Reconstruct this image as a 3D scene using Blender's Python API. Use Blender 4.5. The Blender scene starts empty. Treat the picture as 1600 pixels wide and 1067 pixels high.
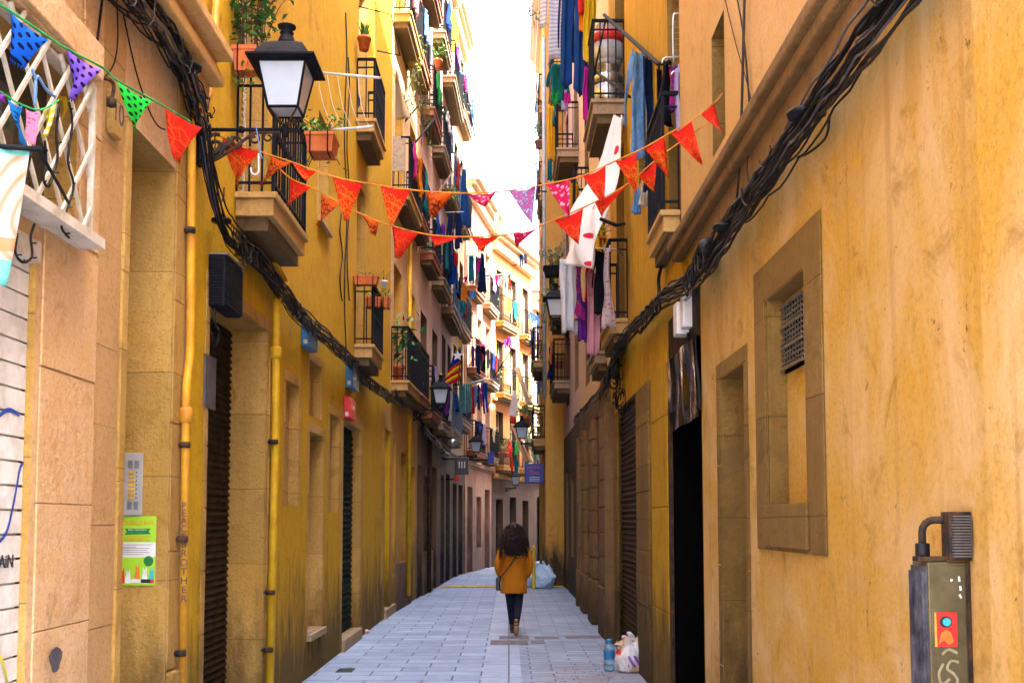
EXPO = 4.15
import bpy, bmesh, math, random
from mathutils import Vector as V, Matrix
from mathutils import noise as mnoise
random.seed(11)
S = bpy.context.scene
COL = S.collection
R = math.radians
CAM = V((0, 0, 1.7)); F = 1700.0; TH = R(4.0)

# ---------------------------------------------------------------- camera
cd = bpy.data.cameras.new('camera'); cam = bpy.data.objects.new('camera', cd); COL.objects.link(cam)
cd.sensor_width = 36; cd.lens = 36 * F / 1600; cd.clip_end = 900; cd.clip_start = 0.05
cd.shift_x = 0.0031; cd.shift_y = 0.1019
cam.location = CAM; cam.rotation_euler = (R(90) + TH, 0, 0)
S.camera = cam

def ray(px, py):
    u = (px - 795) / F; v = (696.5 - py) / F
    return V((u, math.cos(TH) - v * math.sin(TH), v * math.cos(TH) + math.sin(TH)))
def P(px, py, D):
    """point of the place seen at a pixel of the photo, D metres down the street"""
    r = ray(px, py); return CAM + r * (D / r.y)

# ---------------------------------------------------------------- materials
MATS = {}; ALB = .80
class NT:
    def __init__(s, name):
        m = bpy.data.materials.new(name); m.use_nodes = True; s.m = m
        s.n = m.node_tree.nodes; s.l = m.node_tree.links
        s.b = s.n['Principled BSDF']; s.out = s.n['Material Output']
        MATS[name] = m
    def add(s, t, **kw):
        nd = s.n.new(t)
        for k, v in kw.items(): setattr(nd, k, v)
        return nd
    def set(s, nd, i, v):
        if hasattr(v, 'node'): s.l.new(v, nd.inputs[i])
        elif hasattr(v, 'outputs'): s.l.new(v.outputs[0], nd.inputs[i])
        else: nd.inputs[i].default_value = v
    def noise(s, vec, scale, detail=4, rough=.6, dist=0):
        nd = s.add('ShaderNodeTexNoise'); s.set(nd, 'Vector', vec); nd.inputs['Scale'].default_value = scale
        nd.inputs['Detail'].default_value = detail; nd.inputs['Roughness'].default_value = rough
        nd.inputs['Distortion'].default_value = dist
        return nd.outputs['Fac']
    def ramp(s, fac, stops):
        nd = s.add('ShaderNodeValToRGB'); s.set(nd, 0, fac); e = nd.color_ramp.elements
        while len(e) < len(stops): e.new(.5)
        for el, (p, c) in zip(e, stops):
            el.position = p; el.color = (c, c, c, 1) if isinstance(c, (int, float)) else (*c[:3], 1)
        return nd.outputs[0]
    def mix(s, fac, a, b, mode='MIX'):
        nd = s.add('ShaderNodeMix', data_type='RGBA', blend_type=mode)
        s.set(nd, 0, fac)
        for i, x in ((6, a), (7, b)):
            if hasattr(x, 'node'): s.l.new(x, nd.inputs[i])
            else: nd.inputs[i].default_value = (*x[:3], 1)
        return nd.outputs[2]
    def math(s, op, a, b=0.0, c=None):
        nd = s.add('ShaderNodeMath', operation=op); s.set(nd, 0, a); s.set(nd, 1, b)
        if c is not None: s.set(nd, 2, c)
        return nd.outputs[0]
    def mapping(s, vec, scale=(1, 1, 1), rot=(0, 0, 0), loc=(0, 0, 0)):
        nd = s.add('ShaderNodeMapping'); s.set(nd, 0, vec); nd.inputs['Scale'].default_value = scale
        nd.inputs['Rotation'].default_value = rot; nd.inputs['Location'].default_value = loc
        return nd.outputs[0]
    def bump(s, h, strength=.4, dist=.01, prev=None):
        nd = s.add('ShaderNodeBump'); nd.inputs['Strength'].default_value = strength
        nd.inputs['Distance'].default_value = dist; s.set(nd, 'Height', h)
        if prev is not None: s.l.new(prev, nd.inputs['Normal'])
        return nd.outputs[0]
    def pos(s): return s.add('ShaderNodeNewGeometry').outputs['Position']
    def obj(s): return s.add('ShaderNodeTexCoord').outputs['Object']
    def uv(s): return s.add('ShaderNodeTexCoord').outputs['UV']
    def fin(s, col, rough=.8, normal=None, metal=0, spec=.3):
        if hasattr(col, 'node'): col = s.mix(1.0, col, (ALB, ALB, ALB), 'MULTIPLY')
        else: col = tuple(x * ALB for x in col[:3])
        s.set(s.b, 'Base Color', col if hasattr(col, 'node') else (*col[:3], 1))
        s.set(s.b, 'Roughness', rough); s.b.inputs['Metallic'].default_value = metal
        s.b.inputs['Specular IOR Level'].default_value = spec
        if normal is not None: s.l.new(normal, s.b.inputs['Normal'])
        return s.m

def plaster(name, c1, c2, c3, grime=(.05, .035, .015), gh=1.0, gamt=.8, bump=.5, streak=.5, thin=.7, patch=0.0, cpatch=(.5, .4, .3), grain=45, joints=0, cracks=0):
    t = NT(name); p = t.pos()
    big = t.noise(p, .55, 5, .65, .5)
    col = t.mix(t.ramp(big, [(.38, 0), (.62, 1)]), c1, c2)
    st = t.noise(t.mapping(p, (5, 5, .35)), 1.2, 5, .7)
    col = t.mix(t.math('MULTIPLY', t.ramp(st, [(.5, 0), (.72, 1)]), streak), col, c3)
    st2 = t.noise(t.mapping(p, (14, 14, .5)), 1.0, 3, .6)
    col = t.mix(t.math('MULTIPLY', t.ramp(st2, [(.56, 0), (.75, 1)]), streak * thin), col, grime)
    mot = t.noise(p, 9, 6, .75)
    col = t.mix(t.ramp(mot, [(.3, 0), (.7, .55)]), col, c3)
    fine = t.noise(p, 38, 3, .7)
    col = t.mix(t.ramp(fine, [(.34, .4), (.5, 0)]), col, tuple(x * .45 for x in c1))
    if patch:
        pn = t.noise(p, 1.3, 6, .62, 1.2)
        col = t.mix(t.math('MULTIPLY', t.ramp(pn, [(.60, 0), (.615, 1)]), patch), col, cpatch)
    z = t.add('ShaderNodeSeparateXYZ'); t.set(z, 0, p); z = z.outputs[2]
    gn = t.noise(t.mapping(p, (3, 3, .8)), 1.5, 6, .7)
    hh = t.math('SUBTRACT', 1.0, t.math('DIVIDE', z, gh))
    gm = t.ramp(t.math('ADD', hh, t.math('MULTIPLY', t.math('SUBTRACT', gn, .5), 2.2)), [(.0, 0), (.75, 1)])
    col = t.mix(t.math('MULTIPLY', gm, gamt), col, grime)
    if joints:   # horizontal bed joints of the ashlar, slightly wandering
        zj = t.math('FRACT', t.math('DIVIDE', t.math('ADD', z, t.math('MULTIPLY', t.noise(p, 1.5, 2, .5), .03)), joints))
        jm = t.math('LESS_THAN', zj, .012 / joints * .6); blk = t.math('FLOOR', t.math('DIVIDE', z, joints))
        wn = t.add('ShaderNodeTexWhiteNoise', noise_dimensions='1D'); t.set(wn, 'W', blk)
        col = t.mix(t.math('MULTIPLY', wn.outputs['Value'], .45), col, tuple(x * .55 for x in c1))
        col = t.mix(t.math('MULTIPLY', jm, .7), col, tuple(x * .25 for x in c1))
    if cracks:
        pat = t.noise(t.mapping(p, (1, 1, .8)), 1.1, 7, .7, 1.6)
        col = t.mix(t.ramp(pat, [(.46, 0), (.66, .75)]), col, (.80, .52, .24))
        chip = t.noise(p, 7, 5, .8)
        col = t.mix(t.ramp(chip, [(.655, 0), (.665, .85)]), col, (.13, .075, .02))
        drip = t.noise(t.mapping(p, (9, 9, .22)), 1.0, 4, .65)
        col = t.mix(t.ramp(drip, [(.57, 0), (.72, .5)]), col, (.40, .20, .04))
    blot = t.noise(p, 3.2, 7, .72, .8)
    col = t.mix(t.ramp(blot, [(.56, 0), (.70, .6)]), col, tuple(x * .5 for x in c3))
    h1 = t.noise(p, grain, 5, .75); h2 = t.noise(p, 4, 4, .6)
    n = t.bump(h1, min(1, bump), .022); n = t.bump(h2, .35, .05, n)
    return t.fin(col, .88, n, spec=.2)

def simple(name, c, rough=.6, metal=0, var=.25, scale=8, spec=.4, bump=.15, c2=None, coord='obj', bscale=40):
    t = NT(name); p = t.obj() if coord == 'obj' else t.pos()
    n = t.noise(p, scale, 5, .65)
    d = c2 or tuple(x * (1 - var * 2) for x in c)
    col = t.mix(t.ramp(n, [(.4, 0), (.68, 1)]), c, d)
    rr = t.ramp(n, [(.3, max(0, rough - .08)), (.7, min(1, rough + .1))])
    return t.fin(col, rr, t.bump(t.noise(p, bscale, 3, .6), bump, .004), metal, spec)

def cloth(name, c, kind=None, c2=None, c3=None, sc=1.0):
    t = NT(name); uv = t.uv()
    col = c
    if kind == 'dots':
        # grid of round dots, offset on every second row
        sp = t.add('ShaderNodeSeparateXYZ'); t.set(sp, 0, t.mapping(uv, (sc, sc, 1), (0, 0, .5)))
        row = t.math('FLOOR', sp.outputs[1])
        fx = t.math('FRACT', t.math('ADD', sp.outputs[0], t.math('MULTIPLY', row, .5)))
        fy = t.math('FRACT', sp.outputs[1])
        dx = t.math('SUBTRACT', fx, .5); dy = t.math('SUBTRACT', fy, .5)
        d = t.math('SQRT', t.math('ADD', t.math('MULTIPLY', dx, dx), t.math('MULTIPLY', dy, dy)))
        col = t.mix(t.math('LESS_THAN', d, .27), c, c2)
    elif kind == 'paisley':
        a = t.noise(t.mapping(uv, (sc, sc, 1)), 5, 2, .5, 2.5)
        ln = t.ramp(t.math('FRACT', t.math('MULTIPLY', a, 9.0)), [(.0, 1), (.16, 1), (.22, 0), (.9, 0)])
        vo = t.add('ShaderNodeTexVoronoi', feature='DISTANCE_TO_EDGE'); t.set(vo, 'Vector', uv); vo.inputs['Scale'].default_value = 16 * sc
        v = t.ramp(vo.outputs[0], [(.05, 1), (.1, 0)])
        side = t.ramp(t.noise(uv, 1.7 * sc, 1, .4), [(.52, 0), (.56, 1)])
        col = t.mix(t.math('MULTIPLY', t.math('MAXIMUM', ln, v), side), c, c2)
        col = t.mix(t.math('MULTIPLY', ln, .25), col, c2)
        if c3: col = t.mix(t.math('MULTIPLY', t.math('MULTIPLY', v, ln), side), col, c3)
    elif kind == 'stripes':
        sp = t.add('ShaderNodeSeparateXYZ'); t.set(sp, 0, uv)
        w = t.math('FRACT', t.math('MULTIPLY', sp.outputs[1], sc))
        col = t.mix(t.ramp(w, [(.45, 0), (.5, 1), (.92, 1), (.97, 0)]), c, c2)
    elif kind == 'print':
        vo = t.add('ShaderNodeTexVoronoi'); t.set(vo, 'Vector', t.mapping(uv, (sc, sc, 1))); vo.inputs['Scale'].default_value = 9
        f = t.ramp(vo.outputs['Distance'], [(.3, 1), (.36, 0)])
        col = t.mix(f, c, c2)
        if c3:
            n = t.ramp(t.noise(uv, 3 * sc, 3, .6), [(.5, 0), (.56, 1)]); col = t.mix(n, col, c3)
    elif kind == 'wash':
        n = t.ramp(t.noise(t.mapping(uv, (3, 1, 1)), 7, 6, .75), [(.35, 0), (.68, 1)])
        col = t.mix(n, c, c2)
    wv = t.noise(uv, 160, 2, .5)
    if not hasattr(col, 'node'):
        col = t.mix(t.ramp(t.noise(uv, 4, 4, .6), [(.35, 0), (.7, .35)]), c, tuple(x * .6 for x in c))
    n = t.bump(wv, .25, .002); n = t.bump(t.noise(uv, 9, 3, .5), .3, .012, n)
    m = t.fin(col, .9, n, spec=.15)
    # thin fabric lets some light through
    tr = t.add('ShaderNodeBsdfTranslucent'); t.set(tr, 0, col if hasattr(col, 'node') else (*c, 1))
    mx = t.add('ShaderNodeMixShader'); mx.inputs[0].default_value = .38
    tr.inputs[0].default_value = tuple(x * ALB for x in tr.inputs[0].default_value[:3]) + (1,); t.l.new(t.b.outputs[0], mx.inputs[1]); t.l.new(tr.outputs[0], mx.inputs[2]); t.l.new(mx.outputs[0], t.out.inputs[0])
    return m

# ---------------------------------------------------------------- mesh builder
WL = {}
class MB:
    def __init__(s): s.v = []; s.f = []; s.mi = []; s.uv = []; s.m = 0; s.sm = []; s.smooth = False
    def face(s, pts, uv=None):
        i = len(s.v); s.v += [V(p) for p in pts]; s.f.append(tuple(range(i, i + len(pts))))
        s.mi.append(s.m); s.uv.append(uv or [(0, 0)] * len(pts)); s.sm.append(s.smooth)
    def faces(s, vs, fs, uvs=None):
        i = len(s.v); s.v += [V(p) for p in vs]
        for f in fs:
            s.f.append(tuple(i + k for k in f)); s.mi.append(s.m)
            s.uv.append([uvs[k] for k in f] if uvs else [(0, 0)] * len(f)); s.sm.append(s.smooth)
    def box8(s, p):  # p[0..3] bottom loop, p[4..7] top loop
        s.faces(p, [(3, 2, 1, 0), (4, 5, 6, 7), (0, 1, 5, 4), (1, 2, 6, 5), (2, 3, 7, 6), (3, 0, 4, 7)])
    def box(s, a, b, w=lambda x, y, z: V((x, y, z))):
        (x0, y0, z0), (x1, y1, z1) = a, b
        s.box8([w(x0, y0, z0), w(x1, y0, z0), w(x1, y1, z0), w(x0, y1, z0), w(x0, y0, z1), w(x1, y0, z1), w(x1, y1, z1), w(x0, y1, z1)])
    def tube(s, pts, r, n=6, cap=True):
        pts = [V(p) for p in pts]; m = len(pts)
        rr = r if isinstance(r, (list, tuple)) else [r] * m
        vs = []; up = None
        for i, p in enumerate(pts):
            d = (pts[min(i + 1, m - 1)] - pts[max(i - 1, 0)])
            if d.length < 1e-9: d = V((0, 0, 1))
            d.normalize()
            if up is None:
                up = V((0, 0, 1)) if abs(d.z) < .9 else V((1, 0, 0))
            a = d.cross(up)
            if a.length < 1e-6: a = d.cross(V((0, 1, 0)))
            a.normalize(); b = a.cross(d).normalized(); up = b
            for k in range(n):
                t = 2 * math.pi * k / n
                vs.append(p + a * math.cos(t) * rr[i] + b * math.sin(t) * rr[i])
        fs = []
        for i in range(m - 1):
            for k in range(n):
                k2 = (k + 1) % n
                fs.append((i * n + k, i * n + k2, (i + 1) * n + k2, (i + 1) * n + k))
        if cap: fs.append(tuple(range(n - 1, -1, -1))); fs.append(tuple((m - 1) * n + k for k in range(n)))
        o = s.smooth; s.smooth = n > 5; s.faces(vs, fs); s.smooth = o
    def lathe(s, prof, c, n=16, sq=None):
        c = V(c); vs = []; m = len(prof)
        for r, z in prof:
            for k in range(n):
                t = 2 * math.pi * (k + (.5 if n == 4 else 0)) / n
                vs.append(c + V((r * math.cos(t), r * math.sin(t), z)))
        fs = [(i * n + k, i * n + (k + 1) % n, (i + 1) * n + (k + 1) % n, (i + 1) * n + k) for i in range(m - 1) for k in range(n)]
        fs.append(tuple(range(n - 1, -1, -1))); fs.append(tuple((m - 1) * n + k for k in range(n)))
        o = s.smooth; s.smooth = n > 6; s.faces(vs, fs); s.smooth = o
    def loft(s, rings, cap=True):
        n = len(rings[0]); vs = [p for r_ in rings for p in r_]
        fs = [(i * n + k, i * n + (k + 1) % n, (i + 1) * n + (k + 1) % n, (i + 1) * n + k) for i in range(len(rings) - 1) for k in range(n)]
        if cap: fs.append(tuple(range(n - 1, -1, -1))); fs.append(tuple((len(rings) - 1) * n + k for k in range(n)))
        s.faces(vs, fs)
    def prism(s, poly, z0, z1, w=lambda x, y, z: V((x, y, z))):
        n = len(poly); vs = [w(x, y, z0) for x, y in poly] + [w(x, y, z1) for x, y in poly]
        s.faces(vs, [tuple(range(n - 1, -1, -1)), tuple(range(n, 2 * n))] + [(k, (k + 1) % n, n + (k + 1) % n, n + k) for k in range(n)])
    def build(s, name, mats, parent=None, loc=None, bevel=0):
        if not isinstance(mats, (list, tuple)): mats = [mats]
        if parent is not None: L = WL[parent.name]
        else:
            if loc is None:
                lo = V((min(p.x for p in s.v), min(p.y for p in s.v), min(p.z for p in s.v)))
                hi = V((max(p.x for p in s.v), max(p.y for p in s.v), max(p.z for p in s.v)))
                loc = V(((lo.x + hi.x) / 2, (lo.y + hi.y) / 2, lo.z))
            L = V(loc)
        me = bpy.data.meshes.new(name); me.from_pydata([p - L for p in s.v], [], s.f)
        me.polygons.foreach_set('material_index', s.mi)
        me.polygons.foreach_set('use_smooth', s.sm)
        ul = me.uv_layers.new(name='UVMap')
        ul.data.foreach_set('uv', [c for f in s.uv for p in f for c in p])
        for m in mats: me.materials.append(MATS[m] if isinstance(m, str) else m)
        me.validate(); me.update()
        o = bpy.data.objects.new(name, me); COL.objects.link(o)
        if parent is not None: o.parent = parent; WL[o.name] = L
        else: o.location = L; WL[o.name] = L
        if bevel:
            b = o.modifiers.new('bevel', 'BEVEL'); b.width = bevel; b.segments = 2; b.limit_method = 'ANGLE'
        return o
def tag(o, label, cat, group=None, kind=None):
    if label: o['label'] = label
    if cat: o['category'] = cat
    if group: o['group'] = group
    if kind: o['kind'] = kind
    return o
def empty(name, loc, label=None, cat=None, group=None):
    o = bpy.data.objects.new(name, None); COL.objects.link(o); o.location = loc; o.empty_display_size = .1
    WL[o.name] = V(loc); return tag(o, label, cat, group)
def copy_tree(o, parent=None):
    c = o.copy(); COL.objects.link(c)
    if parent is not None: c.parent = parent
    for ch in list(o.children): copy_tree(ch, c)
    return c

# ---------------------------------------------------------------- wall segments
class Seg:
    def __init__(s, p0, p1, side):
        s.p0 = V((*p0, 0)); s.p1 = V((*p1, 0)); s.L = (s.p1 - s.p0).length; s.d = (s.p1 - s.p0).normalized()
        s.n = V((s.d.y, -s.d.x, 0)) if side == 'L' else V((-s.d.y, s.d.x, 0)); s.side = side
    def w(s, a, o, z): return s.p0 + s.d * a + s.n * o + V((0, 0, z))
    def at(s, px, py, o=0):
        r = ray(px, py); t = (s.p0 + s.n * o - CAM).dot(s.n) / r.dot(s.n); h = CAM + r * t
        return (h - s.p0).dot(s.d), h.z
    def D(s, D): return (D - s.p0.y) / s.d.y
def bx(mb, seg, s0, s1, o0, o1, z0, z1):
    mb.box((s0, o0, z0), (s1, o1, z1), seg.w)
# ---------------------------------------------------------------- palette
plaster('ochre_near', (.70, .37, .030), (.76, .48, .17), (.62, .30, .008), grime=(.16, .08, .015), gh=.9, gamt=.45, bump=1.0, streak=.3, thin=.25, patch=.45, cpatch=(.62, .36, .12), grain=60, cracks=.8)
plaster('ochre_upper', (.74, .45, .20), (.68, .40, .13), (.64, .34, .06), grime=(.25, .12, .03), gh=.1, gamt=0, bump=.7, streak=.5)
plaster('yellow_left', (.70, .42, .003), (.64, .37, .004), (.44, .23, .002), grime=(.045, .03, .01), gh=1.25, gamt=.85, bump=.5, streak=.4)
plaster('yellow_right', (.66, .37, .004), (.56, .30, .005), (.34, .17, .004), grime=(.05, .032, .012), gh=1.3, gamt=.8, bump=.5, streak=.7)
plaster('stone_warm', (.68, .41, .21), (.72, .50, .31), (.62, .33, .08), grime=(.12, .08, .03), gh=.7, gamt=.6, bump=.8, streak=.25, patch=.3, cpatch=(.6, .32, .12), grain=30)
plaster('stone_jamb', (.58, .33, .08), (.66, .42, .15), (.48, .25, .02), grime=(.07, .045, .018), gh=1.1, gamt=.85, bump=1.0, streak=.3, patch=.4, cpatch=(.26, .15, .05), grain=34, joints=.67)
plaster('stone_dark', (.27, .145, .03), (.36, .21, .055), (.16, .085, .014), grime=(.04, .025, .01), gh=1.4, gamt=.9, bump=1.0, streak=.4, patch=.5, cpatch=(.20, .12, .04), grain=30, joints=.58)
plaster('panel_tan', (.50, .29, .12), (.54, .33, .15), (.46, .25, .08), grime=(.14, .09, .04), gh=.6, gamt=.5, bump=.4, streak=.25)
plaster('stone_brown', (.22, .12, .05), (.30, .17, .07), (.16, .085, .035), grime=(.035, .02, .012), gh=.9, gamt=.7, bump=1.0, streak=.3, grain=30)
plaster('ochre_mid', (.62, .33, .05), (.66, .38, .09), (.55, .27, .03), grime=(.07, .04, .02), gh=1.6, gamt=.8, bump=.4)
plaster('pink_mid', (.62, .36, .24), (.68, .44, .32), (.54, .28, .16), grime=(.05, .028, .03), gh=3.2, gamt=.75, bump=.4)
plaster('mauve_far', (.50, .34, .30), (.56, .40, .34), (.42, .26, .22), grime=(.06, .04, .05), gh=3.6, gamt=.75, bump=.3)
plaster('cream_far', (.66, .52, .34), (.70, .58, .40), (.60, .42, .22), grime=(.05, .035, .04), gh=3.8, gamt=.8, bump=.3)
plaster('orange_far', (.72, .33, .10), (.68, .38, .15), (.62, .26, .07), grime=(.04, .02, .015), gh=4.2, gamt=.95, bump=.3)  # tall grime band also stands in for shade on the far lower walls
plaster('pale_far', (.72, .60, .46), (.76, .66, .55), (.62, .50, .38), grime=(.05, .03, .02), gh=4.6, gamt=.95, bump=.3)  # here too the high grime band carries painted shade
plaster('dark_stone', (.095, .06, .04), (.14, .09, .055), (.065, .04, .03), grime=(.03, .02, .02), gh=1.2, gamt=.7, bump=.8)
plaster('soffit', (.17, .11, .05), (.20, .14, .065), (.12, .08, .04), grime=(.1, .07, .03), gh=.1, gamt=0, bump=.9, streak=.2)  # balcony underside: its shade is painted in as a darker plaster
plaster('slab_ochre', (.60, .36, .10), (.56, .34, .13), (.40, .24, .09), grime=(.16, .10, .04), gh=.1, gamt=0, bump=.5, streak=.5)
plaster('slab_grey', (.38, .27, .16), (.42, .31, .2), (.26, .18, .11), grime=(.12, .08, .05), gh=.1, gamt=0, bump=.7, streak=.5)
plaster('slab_red', (.40, .15, .08), (.44, .19, .10), (.30, .10, .06), grime=(.12, .06, .04), gh=.1, gamt=0, bump=.5, streak=.5)
plaster('ledge_brown', (.22, .115, .03), (.30, .17, .06), (.12, .06, .02), grime=(.08, .05, .02), gh=.1, gamt=0, bump=1.2, streak=.5, grain=25)  # ledge brown, deepened to hold the shade beneath it
plaster('cream_peach', (.74, .50, .26), (.78, .57, .36), (.66, .38, .14), grime=(.2, .12, .06), gh=.1, gamt=0, bump=.4, streak=.4)
plaster('rose_pale', (.70, .46, .36), (.76, .54, .44), (.60, .36, .26), grime=(.2, .12, .1), gh=.1, gamt=0, bump=.4, streak=.4)
plaster('orange_wall', (.72, .36, .06), (.74, .42, .12), (.60, .27, .04), grime=(.03, .02, .015), gh=1.5, gamt=.95, bump=.5, streak=.3)
plaster('brown_base', (.20, .12, .06), (.25, .16, .09), (.14, .08, .05), grime=(.04, .025, .02), gh=.6, gamt=.7, bump=1.0, streak=.3)
simple('iron', (.005, .006, .011), .7, 0, .2, 20, .14, .3)
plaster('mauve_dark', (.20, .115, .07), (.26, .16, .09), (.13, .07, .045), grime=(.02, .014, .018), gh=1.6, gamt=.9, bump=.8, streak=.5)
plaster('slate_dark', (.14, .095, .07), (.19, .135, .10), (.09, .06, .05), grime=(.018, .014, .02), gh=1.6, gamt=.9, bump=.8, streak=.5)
simple('iron_rust', (.014, .012, .012), .7, .1, .2, 14, .2, .4, c2=(.10, .045, .015))
simple('cable', (.003, .003, .004), .55, 0, .2, 10, .25)
simple('cable_brown', (.014, .009, .005), .6, 0, .2, 10, .3)
simple('cable_grey', (.07, .065, .07), .5, 0, .2, 10, .4)
simple('white_paint', (.72, .70, .66), .55, 0, .12, 6, .4, .2, c2=(.5, .45, .38))
simple('white_wood', (.62, .56, .47), .6, 0, .12, 9, .35, .3, c2=(.42, .34, .24))
simple('pipe_yellow', (.68, .40, .008), .5, 0, .15, 5, .3, .3, c2=(.50, .25, .006))
simple('pipe_orange', (.66, .33, .015), .5, 0, .15, 5, .3, .3, c2=(.46, .17, .015))
simple('terracotta', (.62, .15, .035), .75, 0, .15, 8, .3, .3)
simple('terracotta_pink', (.50, .22, .13), .8, 0, .15, 8, .3, .3)
simple('blue_box', (.02, .20, .42), .4, 0, .15, 9, .5, .1)
simple('red_box', (.70, .02, .015), .4, 0, .1, 9, .5, .1)
simple('dark_wood', (.026, .013, .007), .7, 0, .25, 7, .15, .3)
simple('black_door', (.0025, .002, .002), .9, 0, .1, 7, .02, .1)
simple('grey_metal', (.22, .21, .2), .45, .6, .2, 12, .5, .3)
simple('steel', (.55, .53, .5), .32, .9, .15, 9, .5, .2)
simple('olive_metal', (.14, .11, .045), .55, .3, .2, 6, .4, .4, c2=(.07, .05, .02))
simple('black_panel', (.014, .014, .022), .5, .1, .2, 14, .5, .6, c2=(.10, .10, .12))
simple('plaque_grey', (.09, .08, .09), .6, 0, .2, 10, .4, .3)
simple('leaf_dark', (.02, .10, .015), .45, 0, .3, 5, .4, .1, c2=(.05, .20, .03), coord='pos')
simple('leaf_mid', (.05, .20, .02), .5, 0, .3, 5, .4, .1, c2=(.12, .30, .04), coord='pos')
simple('leaf_pale', (.22, .36, .05), .55, 0, .3, 5, .3, .1, c2=(.30, .40, .06), coord='pos')
simple('leaf_grey', (.10, .22, .14), .6, 0, .3, 5, .3, .1, c2=(.18, .30, .20), coord='pos')
simple('stem', (.10, .06, .03), .8)
simple('lemon', (.75, .60, .02), .5)
simple('string_orange', (.75, .25, .01), .8)
simple('string_green', (.02, .45, .10), .8)
simple('rope_blue', (.15, .32, .60), .7)
simple('plastic_white', (.75, .74, .72), .4, 0, .08, 7, .4, .1)
simple('yellow_paint', (.75, .50, .02), .55, 0, .2, 6, .4, .2)
simple('skin', (.50, .27, .17), .55, 0, .08, 12, .4, .1)
simple('hair', (.016, .006, .006), .6, 0, .3, 14, .25, .2, c2=(.032, .010, .007))
simple('trousers', (.008, .010, .028), .75, 0, .2, 10, .2, .3)
simple('boot', (.10, .045, .02), .6, 0, .2, 10, .3, .2)
simple('leather_black', (.010, .010, .014), .4, 0, .2, 10, .5, .2)
simple('red_paint', (.65, .03, .02), .45, 0, .1, 10, .4, .1)
simple('grey_paint', (.42, .41, .40), .45, .1, .1, 7, .5, .2, c2=(.30, .29, .28))
simple('blue_sign', (.012, .03, .30), .4, 0, .1, 7, .5, .1)
simple('dark_sign', (.035, .012, .025), .4, 0, .2, 7, .4, .1)
simple('pink_letter', (.85, .12, .18), .5)
simple('white_letter', (.80, .80, .80), .5)
simple('dark_letter', (.02, .02, .03), .5)
simple('blue_spray', (.02, .07, .45), .6)
simple('yellow_spray', (.75, .65, .05), .6)
simple('green_poster', (.33, .62, .02), .6, var=.03)
simple('green_badge', (.01, .22, .04), .6)
simple('orange_print', (.80, .22, .02), .6)
simple('cyan_print', (.05, .45, .50), .6)
simple('label_amber', (.70, .42, .04), .5)
simple('teal_wood', (.008, .12, .12), .6, 0, .2, 9)
simple('teal_dark', (.003, .022, .022), .7, 0, .2, 9, .15)
simple('blue_wood', (.01, .06, .16), .6, 0, .2, 9)
simple('roof_tile', (.38, .15, .07), .85, 0, .25, 3)
simple('wood_brown', (.20, .09, .03), .7, 0, .25, 5)
simple('reed', (.42, .33, .24), .8, 0, .2, 20, .2, .5)
simple('trash_pink', (.75, .45, .42), .6)
# window glass seen from the street: dark, glossy
t = NT('window_glass'); p = t.pos()
t.fin(t.mix(t.noise(p, 1.3, 3), (.02, .025, .035), (.05, .055, .06)), .08, t.bump(t.noise(p, 2.5, 2), .15, .02), spec=.6)
# lantern glass: milky pale
t = NT('lamp_glass'); p = t.obj()
sp = t.add('ShaderNodeSeparateXYZ'); t.set(sp, 0, p)
t.fin(t.mix(t.noise(p, 5, 4), (.66, .76, .88), (.5, .56, .62)), .12, spec=.6)
t.b.inputs['Transmission Weight'].default_value = .15
# steel transom with waves
t = NT('wavy_mirror'); p = t.pos()
t.fin((.22, .23, .26), .10, t.bump(t.noise(t.mapping(p, (1, 1.2, 1)), .9, 1, .4, .8), .6, .2), metal=1)
# clear bottle plastic
t = NT('bottle_plastic'); t.fin((.50, .72, .90), .08, spec=.6); t.b.inputs['Transmission Weight'].default_value = .75; t.b.inputs['IOR'].default_value = 1.3
t = NT('bag_white'); uvp = t.obj()
n = t.noise(uvp, 9, 5, .6, 1.5)
c = t.mix(t.ramp(t.noise(t.mapping(uvp, (1, 1, 1)), 6, 2, .5), [(.5, 0), (.62, 1)]), (.74, .70, .68), (.62, .36, .20))
sp = t.add('ShaderNodeSeparateXYZ'); t.set(sp, 0, uvp)
w = t.math('FRACT', t.math('MULTIPLY', t.math('ADD', sp.outputs[0], t.math('MULTIPLY', sp.outputs[2], .6)), 14))
zz = t.math('MULTIPLY', t.math('LESS_THAN', sp.outputs[2], .20), t.math('GREATER_THAN', sp.outputs[0], -.03))
zz = t.math('MULTIPLY', zz, t.math('GREATER_THAN', sp.outputs[2], .07))
c = t.mix(t.math('MULTIPLY', t.math('LESS_THAN', w, .5), zz), c, (.30, .08, .42))
zr = t.math('MULTIPLY', t.math('LESS_THAN', sp.outputs[0], -.105), t.math('LESS_THAN', t.math('ABSOLUTE', t.math('SUBTRACT', sp.outputs[2], .235)), .028))
c = t.mix(zr, c, (.75, .03, .03))
t.fin(c, .35, t.bump(n, .8, .03), spec=.5)
t = NT('bag_blue'); uvp = t.obj()
t.fin(t.mix(t.noise(uvp, 5, 4), (.42, .60, .80), (.55, .68, .82)), .38, t.bump(t.noise(uvp, 6, 5, .6, 1.5), .9, .05), spec=.5)
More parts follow.
